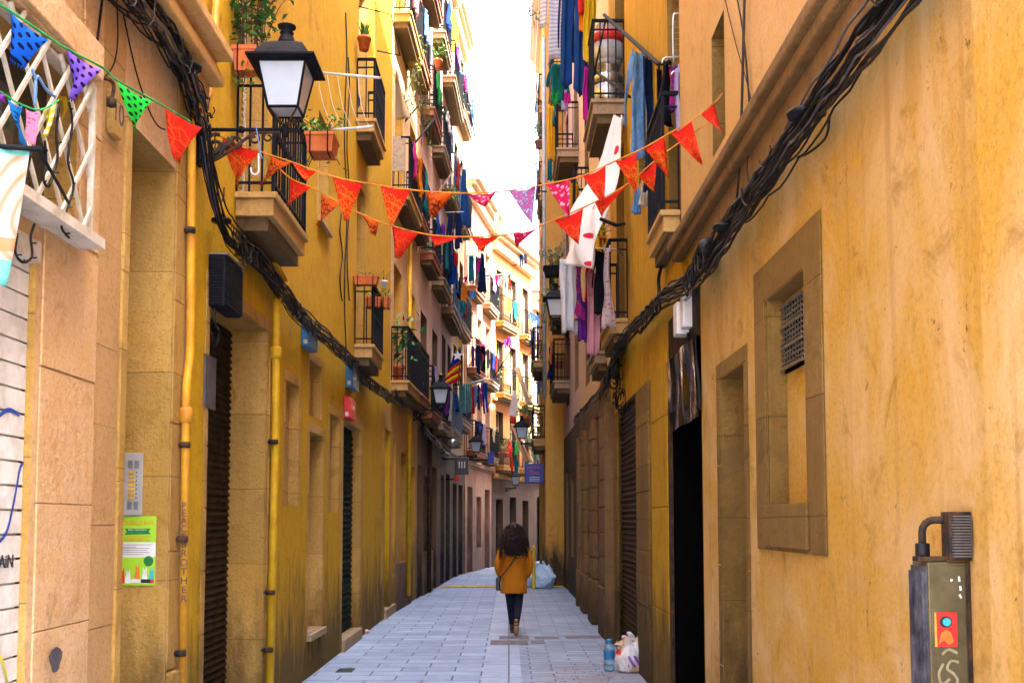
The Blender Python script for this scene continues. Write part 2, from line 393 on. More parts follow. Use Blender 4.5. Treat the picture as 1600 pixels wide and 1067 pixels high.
# laundry
cloth('red_bandana', (.75, .015, .008), 'paisley', (.80, .20, .01), (.03, .01, .01), 1.4)
cloth('orange_bandana', (.78, .12, .008), 'paisley', (.10, .02, .01), None, 1.8)
cloth('red_cotton', (.78, .02, .01), 'paisley', (.80, .10, .02), None, 1.0)
cloth('magenta_print', (.65, .02, .10), 'print', (.80, .4, .5), None, 3)
cloth('purple_print', (.28, .20, .45), 'print', (.70, .65, .80), (.55, .12, .35), 6)
cloth('dots_blue', (.010, .13, .65), 'dots', (.005, .01, .05), None, 23)
cloth('dots_violet', (.30, .14, .78), 'dots', (.01, .01, .06), None, 23)
cloth('dots_green', (.03, .70, .06), 'dots', (.01, .04, .02), None, 23)
cloth('small_blue', (.02, .22, .60), 'print', (.01, .03, .1), None, 6)
cloth('small_pink', (.78, .25, .45), 'print', (.75, .10, .2), None, 6)
cloth('small_yellow', (.62, .50, .03), 'dots', (.8, .75, .5), None, 28)
cloth('small_violet', (.35, .05, .6))
for nm, c in dict(navy=(.008, .02, .08), black=(.01, .01, .014), white=(.76, .76, .78), mid_blue=(.015, .07, .26), royal=(.01, .06, .38), teal=(.01, .20, .24), red=(.60, .02, .02), purple=(.20, .03, .34), magenta=(.55, .02, .30), orange=(.78, .25, .01), yellow=(.80, .55, .02), green=(.02, .35, .06), lilac=(.45, .38, .62), pink=(.70, .32, .36), sky=(.16, .36, .66), grey=(.26, .26, .30), cream=(.72, .60, .42), amber=(.80, .42, .01), mint=(.45, .66, .52), peach=(.78, .50, .30)).items():
    cloth('cloth_' + nm, c)
cloth('cloth_denim', (.09, .24, .46), 'wash', (.30, .50, .72))
cloth('cloth_stripe', (.42, .44, .58), 'stripes', (.66, .66, .76), None, 16)
cloth('cloth_floral', (.20, .04, .34), 'print', (.75, .35, .05), (.55, .03, .25), 2.2)
cloth('cloth_floral_pink', (.62, .48, .46), 'print', (.45, .12, .14), None, 4)
cloth('coat_fabric', (.78, .26, .016))
# spotted sheet: large dots laid out in UV metres
t = NT('spotted_sheet'); uv = t.uv(); sp = t.add('ShaderNodeSeparateXYZ'); t.set(sp, 0, uv)
col = t.mix(t.ramp(t.noise(uv, 3, 4), [(.4, 0), (.7, .5)]), (.74, .71, .70), (.60, .56, .56))
for (x, y, r_, c) in ((.70, .16, .05, (.55, .02, .05)), (.66, .47, .06, (.55, .02, .05)), (.74, .72, .07, (.55, .02, .05)), (.78, .95, .07, (.55, .02, .05)), (.3, .33, .05, (.36, .30, .22)), (.26, .60, .05, (.36, .30, .22)), (.14, .86, .08, (.45, .32, .22))):
    dx = t.math('MULTIPLY', t.math('SUBTRACT', sp.outputs[0], x), .62); dy = t.math('SUBTRACT', sp.outputs[1], y); dy = t.math('MULTIPLY', dy, 2.2)
    d = t.math('SQRT', t.math('ADD', t.math('MULTIPLY', dx, dx), t.math('MULTIPLY', dy, dy)))
    col = t.mix(t.math('LESS_THAN', d, r_ * .85), col, c)
t.fin(col, .9, t.bump(t.noise(uv, 6, 3), .4, .02), spec=.1)
# flag with diagonal stripes is built from coloured pieces; awning
cloth('awning_amber', (.80, .42, .01))
# banner with soft curved bands
t = NT('banner_print'); uv = t.uv(); sp = t.add('ShaderNodeSeparateXYZ'); t.set(sp, 0, uv)
wv = t.add('ShaderNodeTexWave', wave_type='RINGS', rings_direction='SPHERICAL'); t.set(wv, 'Vector', t.mapping(uv, (1, 1.2, 1), (0, 0, 0), (-1.1, -.6, 0)))
wv.inputs['Scale'].default_value = 1.6; wv.inputs['Distortion'].default_value = 2.2; wv.inputs['Detail'].default_value = 2
c = t.ramp(wv.outputs['Fac'], [(0, (.62, .30, .16)), (.3, (.76, .55, .42)), (.6, (.62, .48, .44)), (.85, (.70, .66, .60))])
c = t.mix(t.math('MULTIPLY', t.math('LESS_THAN', t.math('ABSOLUTE', t.math('SUBTRACT', sp.outputs[1], .30)), .05), .9), c, (.75, .26, .07))
ends = t.math('MAXIMUM', t.math('LESS_THAN', sp.outputs[1], .19), t.math('GREATER_THAN', sp.outputs[1], .95))
c = t.mix(ends, c, (.16, .62, .55)); t.fin(t.mix(1.0, c, (.62, .58, .56), 'MULTIPLY'), .5, spec=.3)
# paving: three bands of cut stone
def paving(name, bw, bh, rot, c1, c2, mort, off=.5, light=.5, warm=0):
    t = NT(name); p = t.pos()
    b = t.add('ShaderNodeTexBrick'); t.set(b, 'Vector', t.mapping(p, (1, 1, 1), (0, 0, rot)))
    b.inputs['Scale'].default_value = 1; b.inputs['Brick Width'].default_value = bw; b.inputs['Row Height'].default_value = bh
    b.inputs['Mortar Size'].default_value = .010; b.inputs['Mortar Smooth'].default_value = .2; b.inputs['Bias'].default_value = 0; b.offset = off
    b.inputs['Color1'].default_value = (*c1, 1); b.inputs['Color2'].default_value = (*c2, 1); b.inputs['Mortar'].default_value = (*mort, 1)
    n = t.noise(p, .9, 6, .7, .6)
    col = t.mix(t.ramp(n, [(.42, 0), (.68, .75)]), b.outputs[0], tuple(x * light for x in c1))
    st = t.noise(t.mapping(p, (1.5, 5, 1)), 2.5, 4, .7)
    col = t.mix(t.ramp(st, [(.5, 0), (.72, .5)]), col, (.46, .56, .74))
    sx = t.add('ShaderNodeSeparateXYZ'); t.set(sx, 0, p)
    if warm:   # trodden, browner stretch on the right near the camera
        m_ = t.math('MULTIPLY', t.ramp(sx.outputs[0], [(.15, 0), (.6, 1)]), t.ramp(t.math('DIVIDE', sx.outputs[1], 20), [(.60, 1), (.70, 0)]))
        m_ = t.math('MULTIPLY', m_, t.ramp(t.noise(p, 2.2, 5, .7), [(.4, 0), (.62, .8)]))
        col = t.mix(m_, col, (.26, .17, .13))
    vo = t.add('ShaderNodeTexVoronoi'); t.set(vo, 'Vector', p); vo.inputs['Scale'].default_value = 3.4
    col = t.mix(t.math('MULTIPLY', t.math('LESS_THAN', vo.outputs['Distance'], .055), .6), col, (.10, .10, .12))
    dn = t.noise(p, 1.7, 6, .7, 1.0)
    col = t.mix(t.ramp(dn, [(.58, 0), (.72, .55)]), col, (.20, .19, .22))
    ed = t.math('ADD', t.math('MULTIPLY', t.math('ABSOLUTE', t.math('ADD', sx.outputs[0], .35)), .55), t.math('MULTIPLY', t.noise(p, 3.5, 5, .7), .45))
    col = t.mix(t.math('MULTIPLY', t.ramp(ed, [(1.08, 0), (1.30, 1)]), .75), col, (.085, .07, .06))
    sp_ = t.noise(p, 60, 2, .6)
    col = t.mix(t.ramp(sp_, [(.3, .45), (.45, 0)]), col, (.12, .11, .12))
    h = t.math('ADD', t.math('MULTIPLY', b.outputs['Fac'], -1.0), t.math('MULTIPLY', n, .25))
    nn = t.bump(h, .9, .012); nn = t.bump(t.noise(p, 50, 4, .7), .25, .004, nn)
    return t.fin(col, t.ramp(n, [(.3, .42), (.7, .68)]), nn, spec=.4)
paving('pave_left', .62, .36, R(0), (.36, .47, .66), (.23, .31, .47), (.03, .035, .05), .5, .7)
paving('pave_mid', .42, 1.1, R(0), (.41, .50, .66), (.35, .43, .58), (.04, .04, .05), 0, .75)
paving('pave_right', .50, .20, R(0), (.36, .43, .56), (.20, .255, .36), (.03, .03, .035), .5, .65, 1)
simple('pave_dark', (.22, .195, .21), .7, 0, .25, 6, .3, .4, coord='pos')
simple('ground_dirt', (.18, .15, .12), .9, coord='pos', scale=.5)
# ---------------------------------------------------------------- building kit
def op(s0, s1, z0, z1, d=.25, fill='window', **k):
    return dict(s0=min(s0, s1), s1=max(s0, s1), z0=z0, z1=z1, d=d, fill=fill, **k)
def opx(seg, xn, xf, yt, yb, ref=None, **k):
    ref = ref or xn; ym = (yt + (yb or 900)) / 2
    s0 = seg.at(xn, ym)[0]; s1 = seg.at(xf, ym)[0]
    z1 = seg.at(ref, yt)[1]; z0 = seg.at(ref, yb)[1] if yb else k.pop('z0', 0.0)
    return op(s0, s1, z0, z1, **k)
def building(name, label, seg, H, mat, ops, reveal=None, back=7, cuts=(), s0=0.0, s1=None, cornice=None, courses=(), z0=-.3, cat='building', roof='roof_tile', upper=None):
    s1 = seg.L if s1 is None else s1; s0 += .002; s1 -= .002
    root = empty(name, seg.w(s0, -.5, 0), label, cat)
    mb = MB(); holes = list(ops) + [dict(s0=a, s1=b, z0=c, z1=d, d=None) for a, b, c, d in cuts]
    cl = lambda x: min(max(x, s0), s1)
    ss = sorted({round(cl(v), 5) for h in holes for v in (h['s0'], h['s1'])} | {round(s0, 5), round(s1, 5)})
    zz = sorted({round(v, 5) for h in holes for v in (h['z0'], h['z1'])} | {z0, H} | ({upper[0]} if upper else set()))
    zz = [z for z in zz if z0 <= z <= H]
    for i in range(len(ss) - 1):
        for j in range(len(zz) - 1):
            a, b, c, d = ss[i], ss[i + 1], zz[j], zz[j + 1]
            if b - a < 1e-4 or d - c < 1e-4: continue
            ms, mz = (a + b) / 2, (c + d) / 2
            if any(h['s0'] < ms < h['s1'] and h['z0'] < mz < h['z1'] for h in holes): continue
            q = [seg.w(a, 0, c), seg.w(b, 0, c), seg.w(b, 0, d), seg.w(a, 0, d)]
            if seg.side == 'R': q.reverse()
            mb.m = 3 if upper and mz > upper[0] else 0
            mb.face(q)
    mb.m = 0
    for (a, b) in ((s0, s0), (s1, s1)):
        if cuts and any(h['d'] is None and abs(h['s0' if a == s0 else 's1'] - a) < .03 for h in holes):
            c = [h for h in holes if h['d'] is None][0]
            aa = c['s1'] if a == s0 else c['s0']
            lo, hi = c['z0'], c['z1']
            for (u, z_, zt) in ((a, z0, lo), (aa, lo, min(hi, H)), (a, hi, H)):
                if zt > z_: mb.face([seg.w(u, 0, z_), seg.w(u, -back, z_), seg.w(u, -back, zt), seg.w(u, 0, zt)])
            continue
        mb.face([seg.w(a, 0, z0), seg.w(a, -back, z0), seg.w(a, -back, H), seg.w(a, 0, H)])
    mb.face([seg.w(s0, -back, z0), seg.w(s1, -back, z0), seg.w(s1, -back, H), seg.w(s0, -back, H)])
    mb.face([seg.w(s0, 0, H), seg.w(s1, 0, H), seg.w(s1, -back, H), seg.w(s0, -back, H)])
    for h in ops:
        a, b, c, d, t = h['s0'], h['s1'], h['z0'], h['z1'], h['d']
        mb.m = 2 if h.get('dark') else 1
        mb.face([seg.w(a, 0, c), seg.w(a, -t, c), seg.w(a, -t, d), seg.w(a, 0, d)])
        mb.face([seg.w(b, 0, c), seg.w(b, -t, c), seg.w(b, -t, d), seg.w(b, 0, d)])
        mb.face([seg.w(a, 0, d), seg.w(b, 0, d), seg.w(b, -t, d), seg.w(a, -t, d)])
        mb.face([seg.w(a, 0, c), seg.w(b, 0, c), seg.w(b, -t, c), seg.w(a, -t, c)])
        mb.m = 0
    mb.build('wall', [mat, reveal or mat] + (['black_door'] if any(h.get('dark') for h in ops) or upper else []) + ([upper[1]] if upper else []), root)
    for h in ops: fill(root, seg, h)
    if cornice:
        mb = MB(); pr, th, cm = cornice
        bx(mb, seg, s0, s1, .002, pr, H - .12, H + .02); bx(mb, seg, s0 + .02, s1 - .02, .002, pr * .7, H - .26, H - .12)
        bx(mb, seg, s0 + .04, s1 - .04, .002, pr * .4, H - .26 - th, H - .26)
        mb.build('cornice', cm, root)
    for z, pr, th, cm in courses:
        mb = MB(); bx(mb, seg, s0 + .01, s1 - .01, .002, pr, z, z + th); bx(mb, seg, s0 + .02, s1 - .02, .002, pr * .55, z - th * .6, z)
        mb.build('string_course', cm, root)
    if roof:
        mb = MB(); w = seg.w
        mb.faces([w(s0, .1, H + .03), w(s1, .1, H + .03), w(s1, -back, H + .03), w(s0, -back, H + .03), w(s0, -back / 2, H + .9), w(s1, -back / 2, H + .9)],
                 [(0, 1, 5, 4), (2, 3, 4, 5), (0, 4, 3), (1, 2, 5), (3, 2, 1, 0)])
        mb.build('roof', roof, root)
    return root
def fill(root, seg, h):
    a, b, c, d, t = h['s0'], h['s1'], h['z0'], h['z1'], h['d']; k = h['fill']; mt = h.get('m')
    o = -t
    def B(mb, x0, x1, z0, z1, o0, o1): bx(mb, seg, x0, x1, o + o0, o + o1, z0, z1)
    if k == 'shutter':
        mb = MB(); p = h.get('pitch', .085); n = int((d - c) / p)
        bx(mb, seg, a, b, o - .02, o, c, d)
        for i in range(n):
            z = c + p * i
            mb.faces([seg.w(a, o, z + .004), seg.w(b, o, z + .004), seg.w(b, o + p * .38, z + p * .35), seg.w(a, o + p * .38, z + p * .35), seg.w(a, o + .004, z + p * .93), seg.w(b, o + .004, z + p * .93)],
                     [(0, 1, 2, 3), (3, 2, 5, 4)])
        mb.build('roller_shutter', mt or 'dark_wood', root)
    elif k == 'flatshutter':
        mb = MB(); p = h.get('pitch', .11); n = int((d - c) / p) + 1
        bx(mb, seg, a, b, o - .03, o - .02, c, d)
        for i in range(n):
            z = c + p * i
            if z + p * .9 < d: bx(mb, seg, a, b, o - .02, o, z, z + p * .9)
        mb.build('roller_shutter', mt or 'white_paint', root)
    elif k == 'wall':
        mb = MB(); bx(mb, seg, a, b, o - .02, o, c, d); mb.build('blind_panel', mt or 'ochre_mid', root)
    elif k == 'door':
        mb = MB(); f = .06; B(mb, a, b, c, d, -.06, -.03); f0 = mb.build('door', mt or 'dark_wood', root)
        mb = MB()
        B(mb, a, a + f, c, d, -.03, .02); B(mb, b - f, b, c, d, -.03, .02); B(mb, a + f, b - f, d - f, d, -.03, .02)
        m = (a + b) / 2; B(mb, m - .03, m + .03, c, d - f, -.03, .0)
        for z in (.35, .6): B(mb, a + f, m - .03, c + (d - c) * z, c + (d - c) * z + .07, -.03, -.004); B(mb, m + .03, b - f, c + (d - c) * z, c + (d - c) * z + .07, -.03, -.004)
        mb.build('frame', mt or 'dark_wood', f0)
        mb = MB(); mb.lathe([(.0, 0), (.025, .005), (.03, .03), (.0, .05)], seg.w(m + .08, o + .02, c + 1.05), 8); mb.build('handle', 'steel', f0)
    elif k == 'grille':
        mb = MB(); B(mb, a, b, c, d, -.08, -.06); g = mb.build('window', 'window_glass', root)
        mb = MB(); n = max(2, int((b - a) / .11)); 
        for i in range(n + 1): x = a + (b - a) * i / n; B(mb, max(a, x - .008), min(b, x + .008), c, d, -.03, -.012)
        for i in range(1, int((d - c) / .35) + 1): z = c + i * .35; B(mb, a, b, min(d - .02, z), min(d, z + .02), -.012, 0)
        mb.build('grille', 'iron', g)
    elif k in ('window', 'louvre'):
        fr = mt or 'white_wood'; f = .055
        mb = MB(); B(mb, a, b, c, d, -.05, -.035)
        w = mb.build('window', 'window_glass' if k == 'window' else fr, root)
        mb = MB(); B(mb, a, a + f, c, d, -.035, .0); B(mb, b - f, b, c, d, -.035, .0); B(mb, a + f, b - f, d - f, d, -.035, -.002); B(mb, a + f, b - f, c, c + f * 1.5, -.035, -.002)
        m = (a + b) / 2; B(mb, m - .04, m + .04, c + f * 1.5, d - f, -.035, .003)
        if k == 'window':
            for z in (.38, .7):
                B(mb, a + f, m - .04, c + (d - c) * z, c + (d - c) * z + .035, -.035, -.006); B(mb, m + .04, b - f, c + (d - c) * z, c + (d - c) * z + .035, -.035, -.006)
        else:
            n = int((d - c - .2) / .06)
            for i in range(n):
                z = c + .1 + i * .06
                for x0, x1 in ((a + f, m - .04), (m + .04, b - f)):
                    mb.box8([seg.w(x0, o - .03, z + .03), seg.w(x1, o - .03, z + .03), seg.w(x1, o - .005, z), seg.w(x0, o - .005, z),
                             seg.w(x0, o - .03, z + .042), seg.w(x1, o - .03, z + .042), seg.w(x1, o - .005, z + .012), seg.w(x0, o - .005, z + .012)])
        mb.build('frame', fr, w)
    if h.get('sill'):
        mb = MB(); bx(mb, seg, a - .04, b + .04, .0025, .06, c - .07, c - .002); bx(mb, seg, a + .003, b - .003, -t, .0025, c - .06, c + .006); mb.build('sill', h['sill'], root)
    if h.get('step'):
        mb = MB(); bx(mb, seg, a + .004, b - .004, -t + .004, .05, -.02, h.get('steph', .14)); mb.build('doorstep', h['step'], root, bevel=.012)
def surround(root, seg, a, b, c, d, w, pr, mat, bottom=False, joints=.45, nm='door_surround'):
    mb = MB(); z = c
    while z < d - .02:
        z2 = min(d, z + joints)
        bx(mb, seg, a - w, a, .002, pr, z + .004, z2 - .004); bx(mb, seg, b, b + w, .002, pr, z + .004, z2 - .004); z = z2
    bx(mb, seg, a - w, b + w, .002, pr, d + .003, d + w * 1.1)
    if bottom: bx(mb, seg, a - w, b + w, .002, pr + .02, c - w * .7, c)
    return mb.build(nm, mat, root, bevel=.006)
def blocks(root, seg, a, b, c, d, h, pr, mat, name='stone_pilaster', bv=.008, cols=1, seed=1):
    rr = random.Random(seed); mb = MB(); z = c
    while z < d - .03:
        z2 = min(d, z + h * rr.uniform(.85, 1.15))
        if d - z2 < h * .3: z2 = d
        for i in range(cols):
            x0 = a + (b - a) * i / cols; x1 = a + (b - a) * (i + 1) / cols
            bx(mb, seg, x0 + .003, x1 - .003, .001, pr + rr.uniform(-.003, .003), z + .002, z2 - .002)
        z = z2
    return mb.build(name, mat, root, bevel=bv)
BAL = []
def balcony(root, seg, a, b, z, pr, mat, rail=1.0, style='bars', rm='iron', step=.11):
    mb = MB()
    bx(mb, seg, a, b, .002, pr, z - .05, z); bx(mb, seg, a + .03, b - .03, .002, pr - .03, z - .19, z - .05)
    sl = mb.build('balcony', mat, root, bevel=.006)
    mb = MB(); bx(mb, seg, a + .08, b - .08, .002, pr - .08, z - .30, z - .191); mb.build('soffit', 'soffit', sl, bevel=.006)  # lowest step takes the colour with the underside shade in it
    mb = MB(); zt = z + rail; i_ = .035
    A, Bq, O = a + i_, b - i_, pr - i_
    for zz_, r_ in ((zt, .018), (zt - .12, .009), (z + .08, .010)):
        bx(mb, seg, A - r_, Bq + r_, O - r_, O + r_, zz_ - r_, zz_ + r_)
        bx(mb, seg, A - r_, A + r_, .004, O - r_, zz_ - r_, zz_ + r_); bx(mb, seg, Bq - r_, Bq + r_, .004, O - r_, zz_ - r_, zz_ + r_)
    n = max(2, round((Bq - A) / step)); m = max(1, round(O / step)); t = .008
    for i in range(n + 1):
        x = A + (Bq - A) * i / n; tt = .013 if i in (0, n) else t
        bx(mb, seg, x - tt, x + tt, O - tt, O + tt, z + .001, zt - .019)
        if style == 'twist' and 0 < i < n: bx(mb, seg, x - .018, x + .018, O - .018, O + .018, z + rail * .5 - .02, z + rail * .5 + .02)
    for i in range(m):
        y = O * i / m + .01
        for x in (A, Bq): bx(mb, seg, x - t, x + t, y - t, y + t, z + .001, zt - .019)
    mb.build('railing', rm, sl); BAL.append((root, seg, a, b, z, pr, rail))
    return sl

PX = lambda s, x, y: s.at(x, y)
# ---------------------------------------------------------------- LEFT SIDE
sL1 = Seg((-2.2, .6), (-2.2, 7.46), 'L'); sL2 = Seg((-2.2, 7.46), (-2.2, 20.0), 'L')
sL3 = Seg((-2.2, 20.0), (-2.06, 24.4), 'L'); sL4 = Seg((-2.06, 24.4), (-1.86, 29.3), 'L'); sL5 = Seg((-1.86, 29.3), (-1.74, 33), 'L')
sL6 = Seg((-1.74, 33), (-1.50, 36.2), 'L'); sL7 = Seg((-1.46, 36.2), (-.66, 41.5), 'L'); sL8 = Seg((-.66, 41.5), (1.0, 46.8), 'L')
sL9 = Seg((1.0, 46.8), (3.2, 52.2), 'L'); sL10 = Seg((3.2, 52.2), (9.0, 62), 'L')
d1 = sL1.D
# L1: stone shop front, lattice window above a white roller shutter, doorway with the entry phone
o_sh = op(d1(2.3), d1(5.0), 0, 3.0, .035, 'flatshutter', m='white_paint')
o_lw = op(d1(3.3), d1(5.42), 3.13, 3.92, .16, 'wall', m='window_glass')
o_dr = op(d1(6.17), d1(7.03), 0, 4.02, .42, 'door', m='dark_wood', step='stone_jamb', steph=.1)
ups = [op(d1(x), d1(x + 1.1), z, z + 2.3, .2, 'louvre', m='white_paint') for z in (5.5,) for x in (1.9, 5.0)]
L1 = building('shop_building', 'warm tan stone shop building with lattice window and white roller shutter at the left edge', sL1, 8.6, 'stone_warm', [o_sh, o_lw, o_dr] + ups, 'stone_jamb',
              cornice=(.4, .3, 'slab_ochre'))
blocks(L1, sL1, d1(5.05), d1(5.72), .62, 3.1, .62, .012, 'stone_warm', bv=.006, seed=3)
blocks(L1, sL1, d1(5.72), d1(6.07), .62, 4.6, .50, .006, 'panel_tan', name='panel_strip', bv=.004, seed=5)
blocks(L1, sL1, d1(6.07), d1(6.165), .62, 4.02, 1.2, .022, 'stone_jamb', name='jamb_strip', bv=.004, seed=6)
blocks(L1, sL1, d1(5.45), d1(5.72), 3.12, 4.6, .62, .012, 'stone_warm', bv=.006, seed=9)
blocks(L1, sL1, d1(7.035), d1(7.26), .75, 4.6, .8, .016, 'stone_jamb', bv=.006, seed=7)
for a_, b_, z_ in ((5.02, 6.165, .60), (7.035, 7.30, .74)):
    mb = MB(); bx(mb, sL1, d1(a_), d1(b_), .002, .05, -.1, z_); mb.build('plinth', 'stone_jamb', L1, bevel=.015)
mb = MB(); bx(mb, sL1, d1(1), d1(7.455), .002, .10, 4.66, 4.74); bx(mb, sL1, d1(1), d1(7.455), .002, .20, 4.74, 4.82); bx(mb, sL1, d1(1), d1(7.455), .002, .15, 4.82, 4.92); bx(mb, sL1, d1(1), d1(7.455), .002, .26, 4.92, 5.0)
mb.build('string_course', 'ochre_upper', L1, bevel=.012)
mb = MB(); bx(mb, sL1, d1(3.2), d1(5.42), .002, .13, 3.94, 4.12); bx(mb, sL1, d1(3.2), d1(5.42), .002, .10, 3.925, 3.94); mb.build('shutter_box', 'stone_warm', L1, bevel=.01)
# lattice grille in a white frame with a projecting sill
mb = MB(); a0, a1, z0_, z1_ = d1(3.3), d1(5.44), 3.13, 3.915
bx(mb, sL1, a1 - .025, a1 - .005, .06, .09, z0_, z1_); bx(mb, sL1, a0, a1, .002, .15, z0_ - .05, z0_); 
fr = mb.build('lattice_frame', 'white_wood', L1)
mb = MB()
def clipbar(p, q, w_, o):
    (x0, y0), (x1, y1) = p, q; dx, dy = x1 - x0, y1 - y0; l = math.hypot(dx, dy); nx, ny = -dy / l * w_, dx / l * w_
    mb.box8([sL1.w(x0 + nx, o, y0 + ny), sL1.w(x1 + nx, o, y1 + ny), sL1.w(x1 - nx, o, y1 - ny), sL1.w(x0 - nx, o, y0 - ny),
             sL1.w(x0 + nx, o + .014, y0 + ny), sL1.w(x1 + nx, o + .014, y1 + ny), sL1.w(x1 - nx, o + .014, y1 - ny), sL1.w(x0 - nx, o + .014, y0 - ny)])
H_ = z1_ - z0_; sp_ = .26; xx = a0 - .62
while xx < a1 - .05:
    for dirn in (1, -1):
        x0, x1 = xx, xx + .62
        y0, y1 = (z0_, z1_) if dirn == 1 else (z1_, z0_)
        if x0 < a0: y0 += (y1 - y0) * (a0 - x0) / (x1 - x0); x0 = a0
        if x1 > a1 - .05: y1 -= (y1 - y0) * (x1 - (a1 - .05)) / (x1 - x0); x1 = a1 - .05
        if x1 - x0 > .03: clipbar((x0, y0), (x1, y1), .0095, .085 if dirn == 1 else .068)
    xx += sp_
mb.build('lattice', 'white_wood', fr)
for z_ in (z0_ + .01, z1_ - .03):
    mb = MB(); bx(mb, sL1, a0, a1 - .03, .002, .068, z_, z_ + .02); mb.build('rail', 'white_wood', fr)
mb = MB(); bx(mb, sL1, d1(2.3), d1(5.0), -.03, .02, 2.9, 2.998); mb.build('shutter_housing', 'white_wood', L1)

# L2: long yellow house
s2 = sL2
o2 = [opx(s2, 322, 414, 505, 0, ref=400, d=.33, fill='shutter', m='dark_wood', pitch=.06, step='stone_jamb', steph=.05),
      opx(s2, 445, 466, 592, 790, d=.10, fill='wall', m='stone_jamb'),
      opx(s2, 481, 504, 672, 990, d=.22, fill='wall', m='stone_jamb', sill='slab_grey'),
      opx(s2, 483, 502, 560, 648, d=.10, fill='wall', m='stone_jamb'),
      opx(s2, 514, 529, 645, 800, d=.10, fill='wall', m='stone_jamb'),
      opx(s2, 535, 563, 655, 0, d=.14, fill='shutter', m='teal_dark', step='slab_grey', steph=.16),
      opx(s2, 600, 619, 668, 0, d=.40, fill='door', m='dark_wood', step='slab_grey', steph=.16)]
def fw(seg, D0, D1, z, h=2.35, **k): return op(seg.D(D0), seg.D(D1), z, z + h, k.pop('d', .2), k.pop('fill', 'louvre'), **k)
F1, F2, F3, F4 = 4.32, 7.5, 10.7, 13.9
for z in (F1, F2):
    o2 += [fw(s2, 8.75, 9.7, z, m='white_wood'), fw(s2, 15.5, 16.4, z, m='white_paint')]
    o2 += [fw(s2, 12.3, 13.0, z + .9, 1.25, fill='louvre', m='white_paint', sill='slab_ochre', d=.12)]
L2 = building('yellow_house', 'long mustard yellow plastered house with dark shuttered doorway behind the large lantern', s2, 12.7, 'yellow_left', o2, 'stone_jamb', cornice=(.35, .3, 'slab_ochre'))
o = o2[0]; surround(L2, s2, o['s0'], o['s1'], 0, o['z1'], .10, .012, 'stone_jamb')
for i in (1, 2, 3, 4): o = o2[i]; surround(L2, s2, o['s0'], o['s1'], o['z0'], o['z1'], .09, .008, 'stone_jamb', joints=.6, nm='window_surround')
o = o2[5]; surround(L2, s2, o['s0'], o['s1'], 0, o['z1'], .16, .010, 'stone_jamb')
o = o2[6]; surround(L2, s2, o['s0'], o['s1'], 0, o['z1'], .35, .014, 'stone_jamb')
blocks(L2, s2, s2.D(9.86), s2.D(10.15), .0, 3.3, .6, .02, 'stone_jamb', seed=12)
balcony(L2, s2, s2.D(8.55), s2.D(9.95), 4.34, .34, 'slab_ochre', 1.0, 'twist')
for z in (F2,): balcony(L2, s2, s2.D(8.55), s2.D(9.95), z, .34, 'slab_ochre', 1.0, 'twist')
for z in (4.22, 7.5): balcony(L2, s2, s2.D(15.3), s2.D(16.6), z, .29, 'slab_ochre', .88, 'twist')

def grounds(seg, spec):  # (fraction0, fraction1, ztop, fill, mat, z0)
    return [op(seg.L * a, seg.L * b, z0, zt, .25, f, m=m) for a, b, zt, f, m, z0 in spec]
def floors(seg, fr, zs, h=2.3, **k):
    return [op(seg.L * a, seg.L * b, z, z + h, .18, k.get('fill', 'window'), m=k.get('m', 'white_wood')) for z in zs for a, b in fr]
zs3 = (4.33, 7.95, 11.4)
L3 = building('ochre_house', 'ochre house with rubber plant balcony right after the long yellow house', sL3, 14.6, 'ochre_mid',
              grounds(sL3, [(.10, .2, 3.3, 'door', 'black_door', 0), (.37, .6, 3.1, 'grille', 'iron', .9), (.72, .92, 2.9, 'door', 'black_door', 0)]) + floors(sL3, [(.1, .36), (.62, .88)], zs3, fill='louvre', m='white_paint'), upper=(4.0, 'cream_peach'), cornice=(.35, .3, 'slab_ochre'))
for z, (a, b) in ((4.33, (.02, .5)), (7.95, (.02, .5)), (11.4, (.02, .5))): balcony(L3, sL3, sL3.L * a, sL3.L * b, z, .35, 'slab_ochre')
for z in (4.4, 8.2, 11.7): balcony(L3, sL3, sL3.L * .58, sL3.L * .97, z, .30, 'slab_red')
mb = MB(); bx(mb, sL3, sL3.L * .21, sL3.L * .715, .001, .035, -.05, .9); mb.build('plinth', 'brown_base', L3)
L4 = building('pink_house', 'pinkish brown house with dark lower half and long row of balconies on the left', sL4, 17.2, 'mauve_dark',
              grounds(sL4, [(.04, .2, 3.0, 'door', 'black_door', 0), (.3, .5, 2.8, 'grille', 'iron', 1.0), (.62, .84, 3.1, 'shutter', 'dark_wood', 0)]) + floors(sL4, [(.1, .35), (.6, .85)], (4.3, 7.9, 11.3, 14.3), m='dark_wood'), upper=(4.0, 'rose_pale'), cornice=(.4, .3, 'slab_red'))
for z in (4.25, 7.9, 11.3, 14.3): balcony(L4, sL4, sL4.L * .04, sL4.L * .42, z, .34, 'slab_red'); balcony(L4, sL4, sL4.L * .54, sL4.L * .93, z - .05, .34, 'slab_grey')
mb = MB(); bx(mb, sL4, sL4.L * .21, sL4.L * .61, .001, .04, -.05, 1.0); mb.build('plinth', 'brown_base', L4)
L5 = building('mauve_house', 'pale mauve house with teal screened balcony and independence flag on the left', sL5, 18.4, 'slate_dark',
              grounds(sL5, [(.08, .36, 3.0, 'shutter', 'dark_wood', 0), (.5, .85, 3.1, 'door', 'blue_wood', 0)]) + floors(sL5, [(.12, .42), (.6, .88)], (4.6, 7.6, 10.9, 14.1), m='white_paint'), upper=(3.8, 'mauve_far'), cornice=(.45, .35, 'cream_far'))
for z in (4.2, 7.6, 10.9, 14.1): balcony(L5, sL5, sL5.L * .05, sL5.L * .92, z, .38, 'slab_grey', rm='blue_wood' if z < 12 else 'iron')
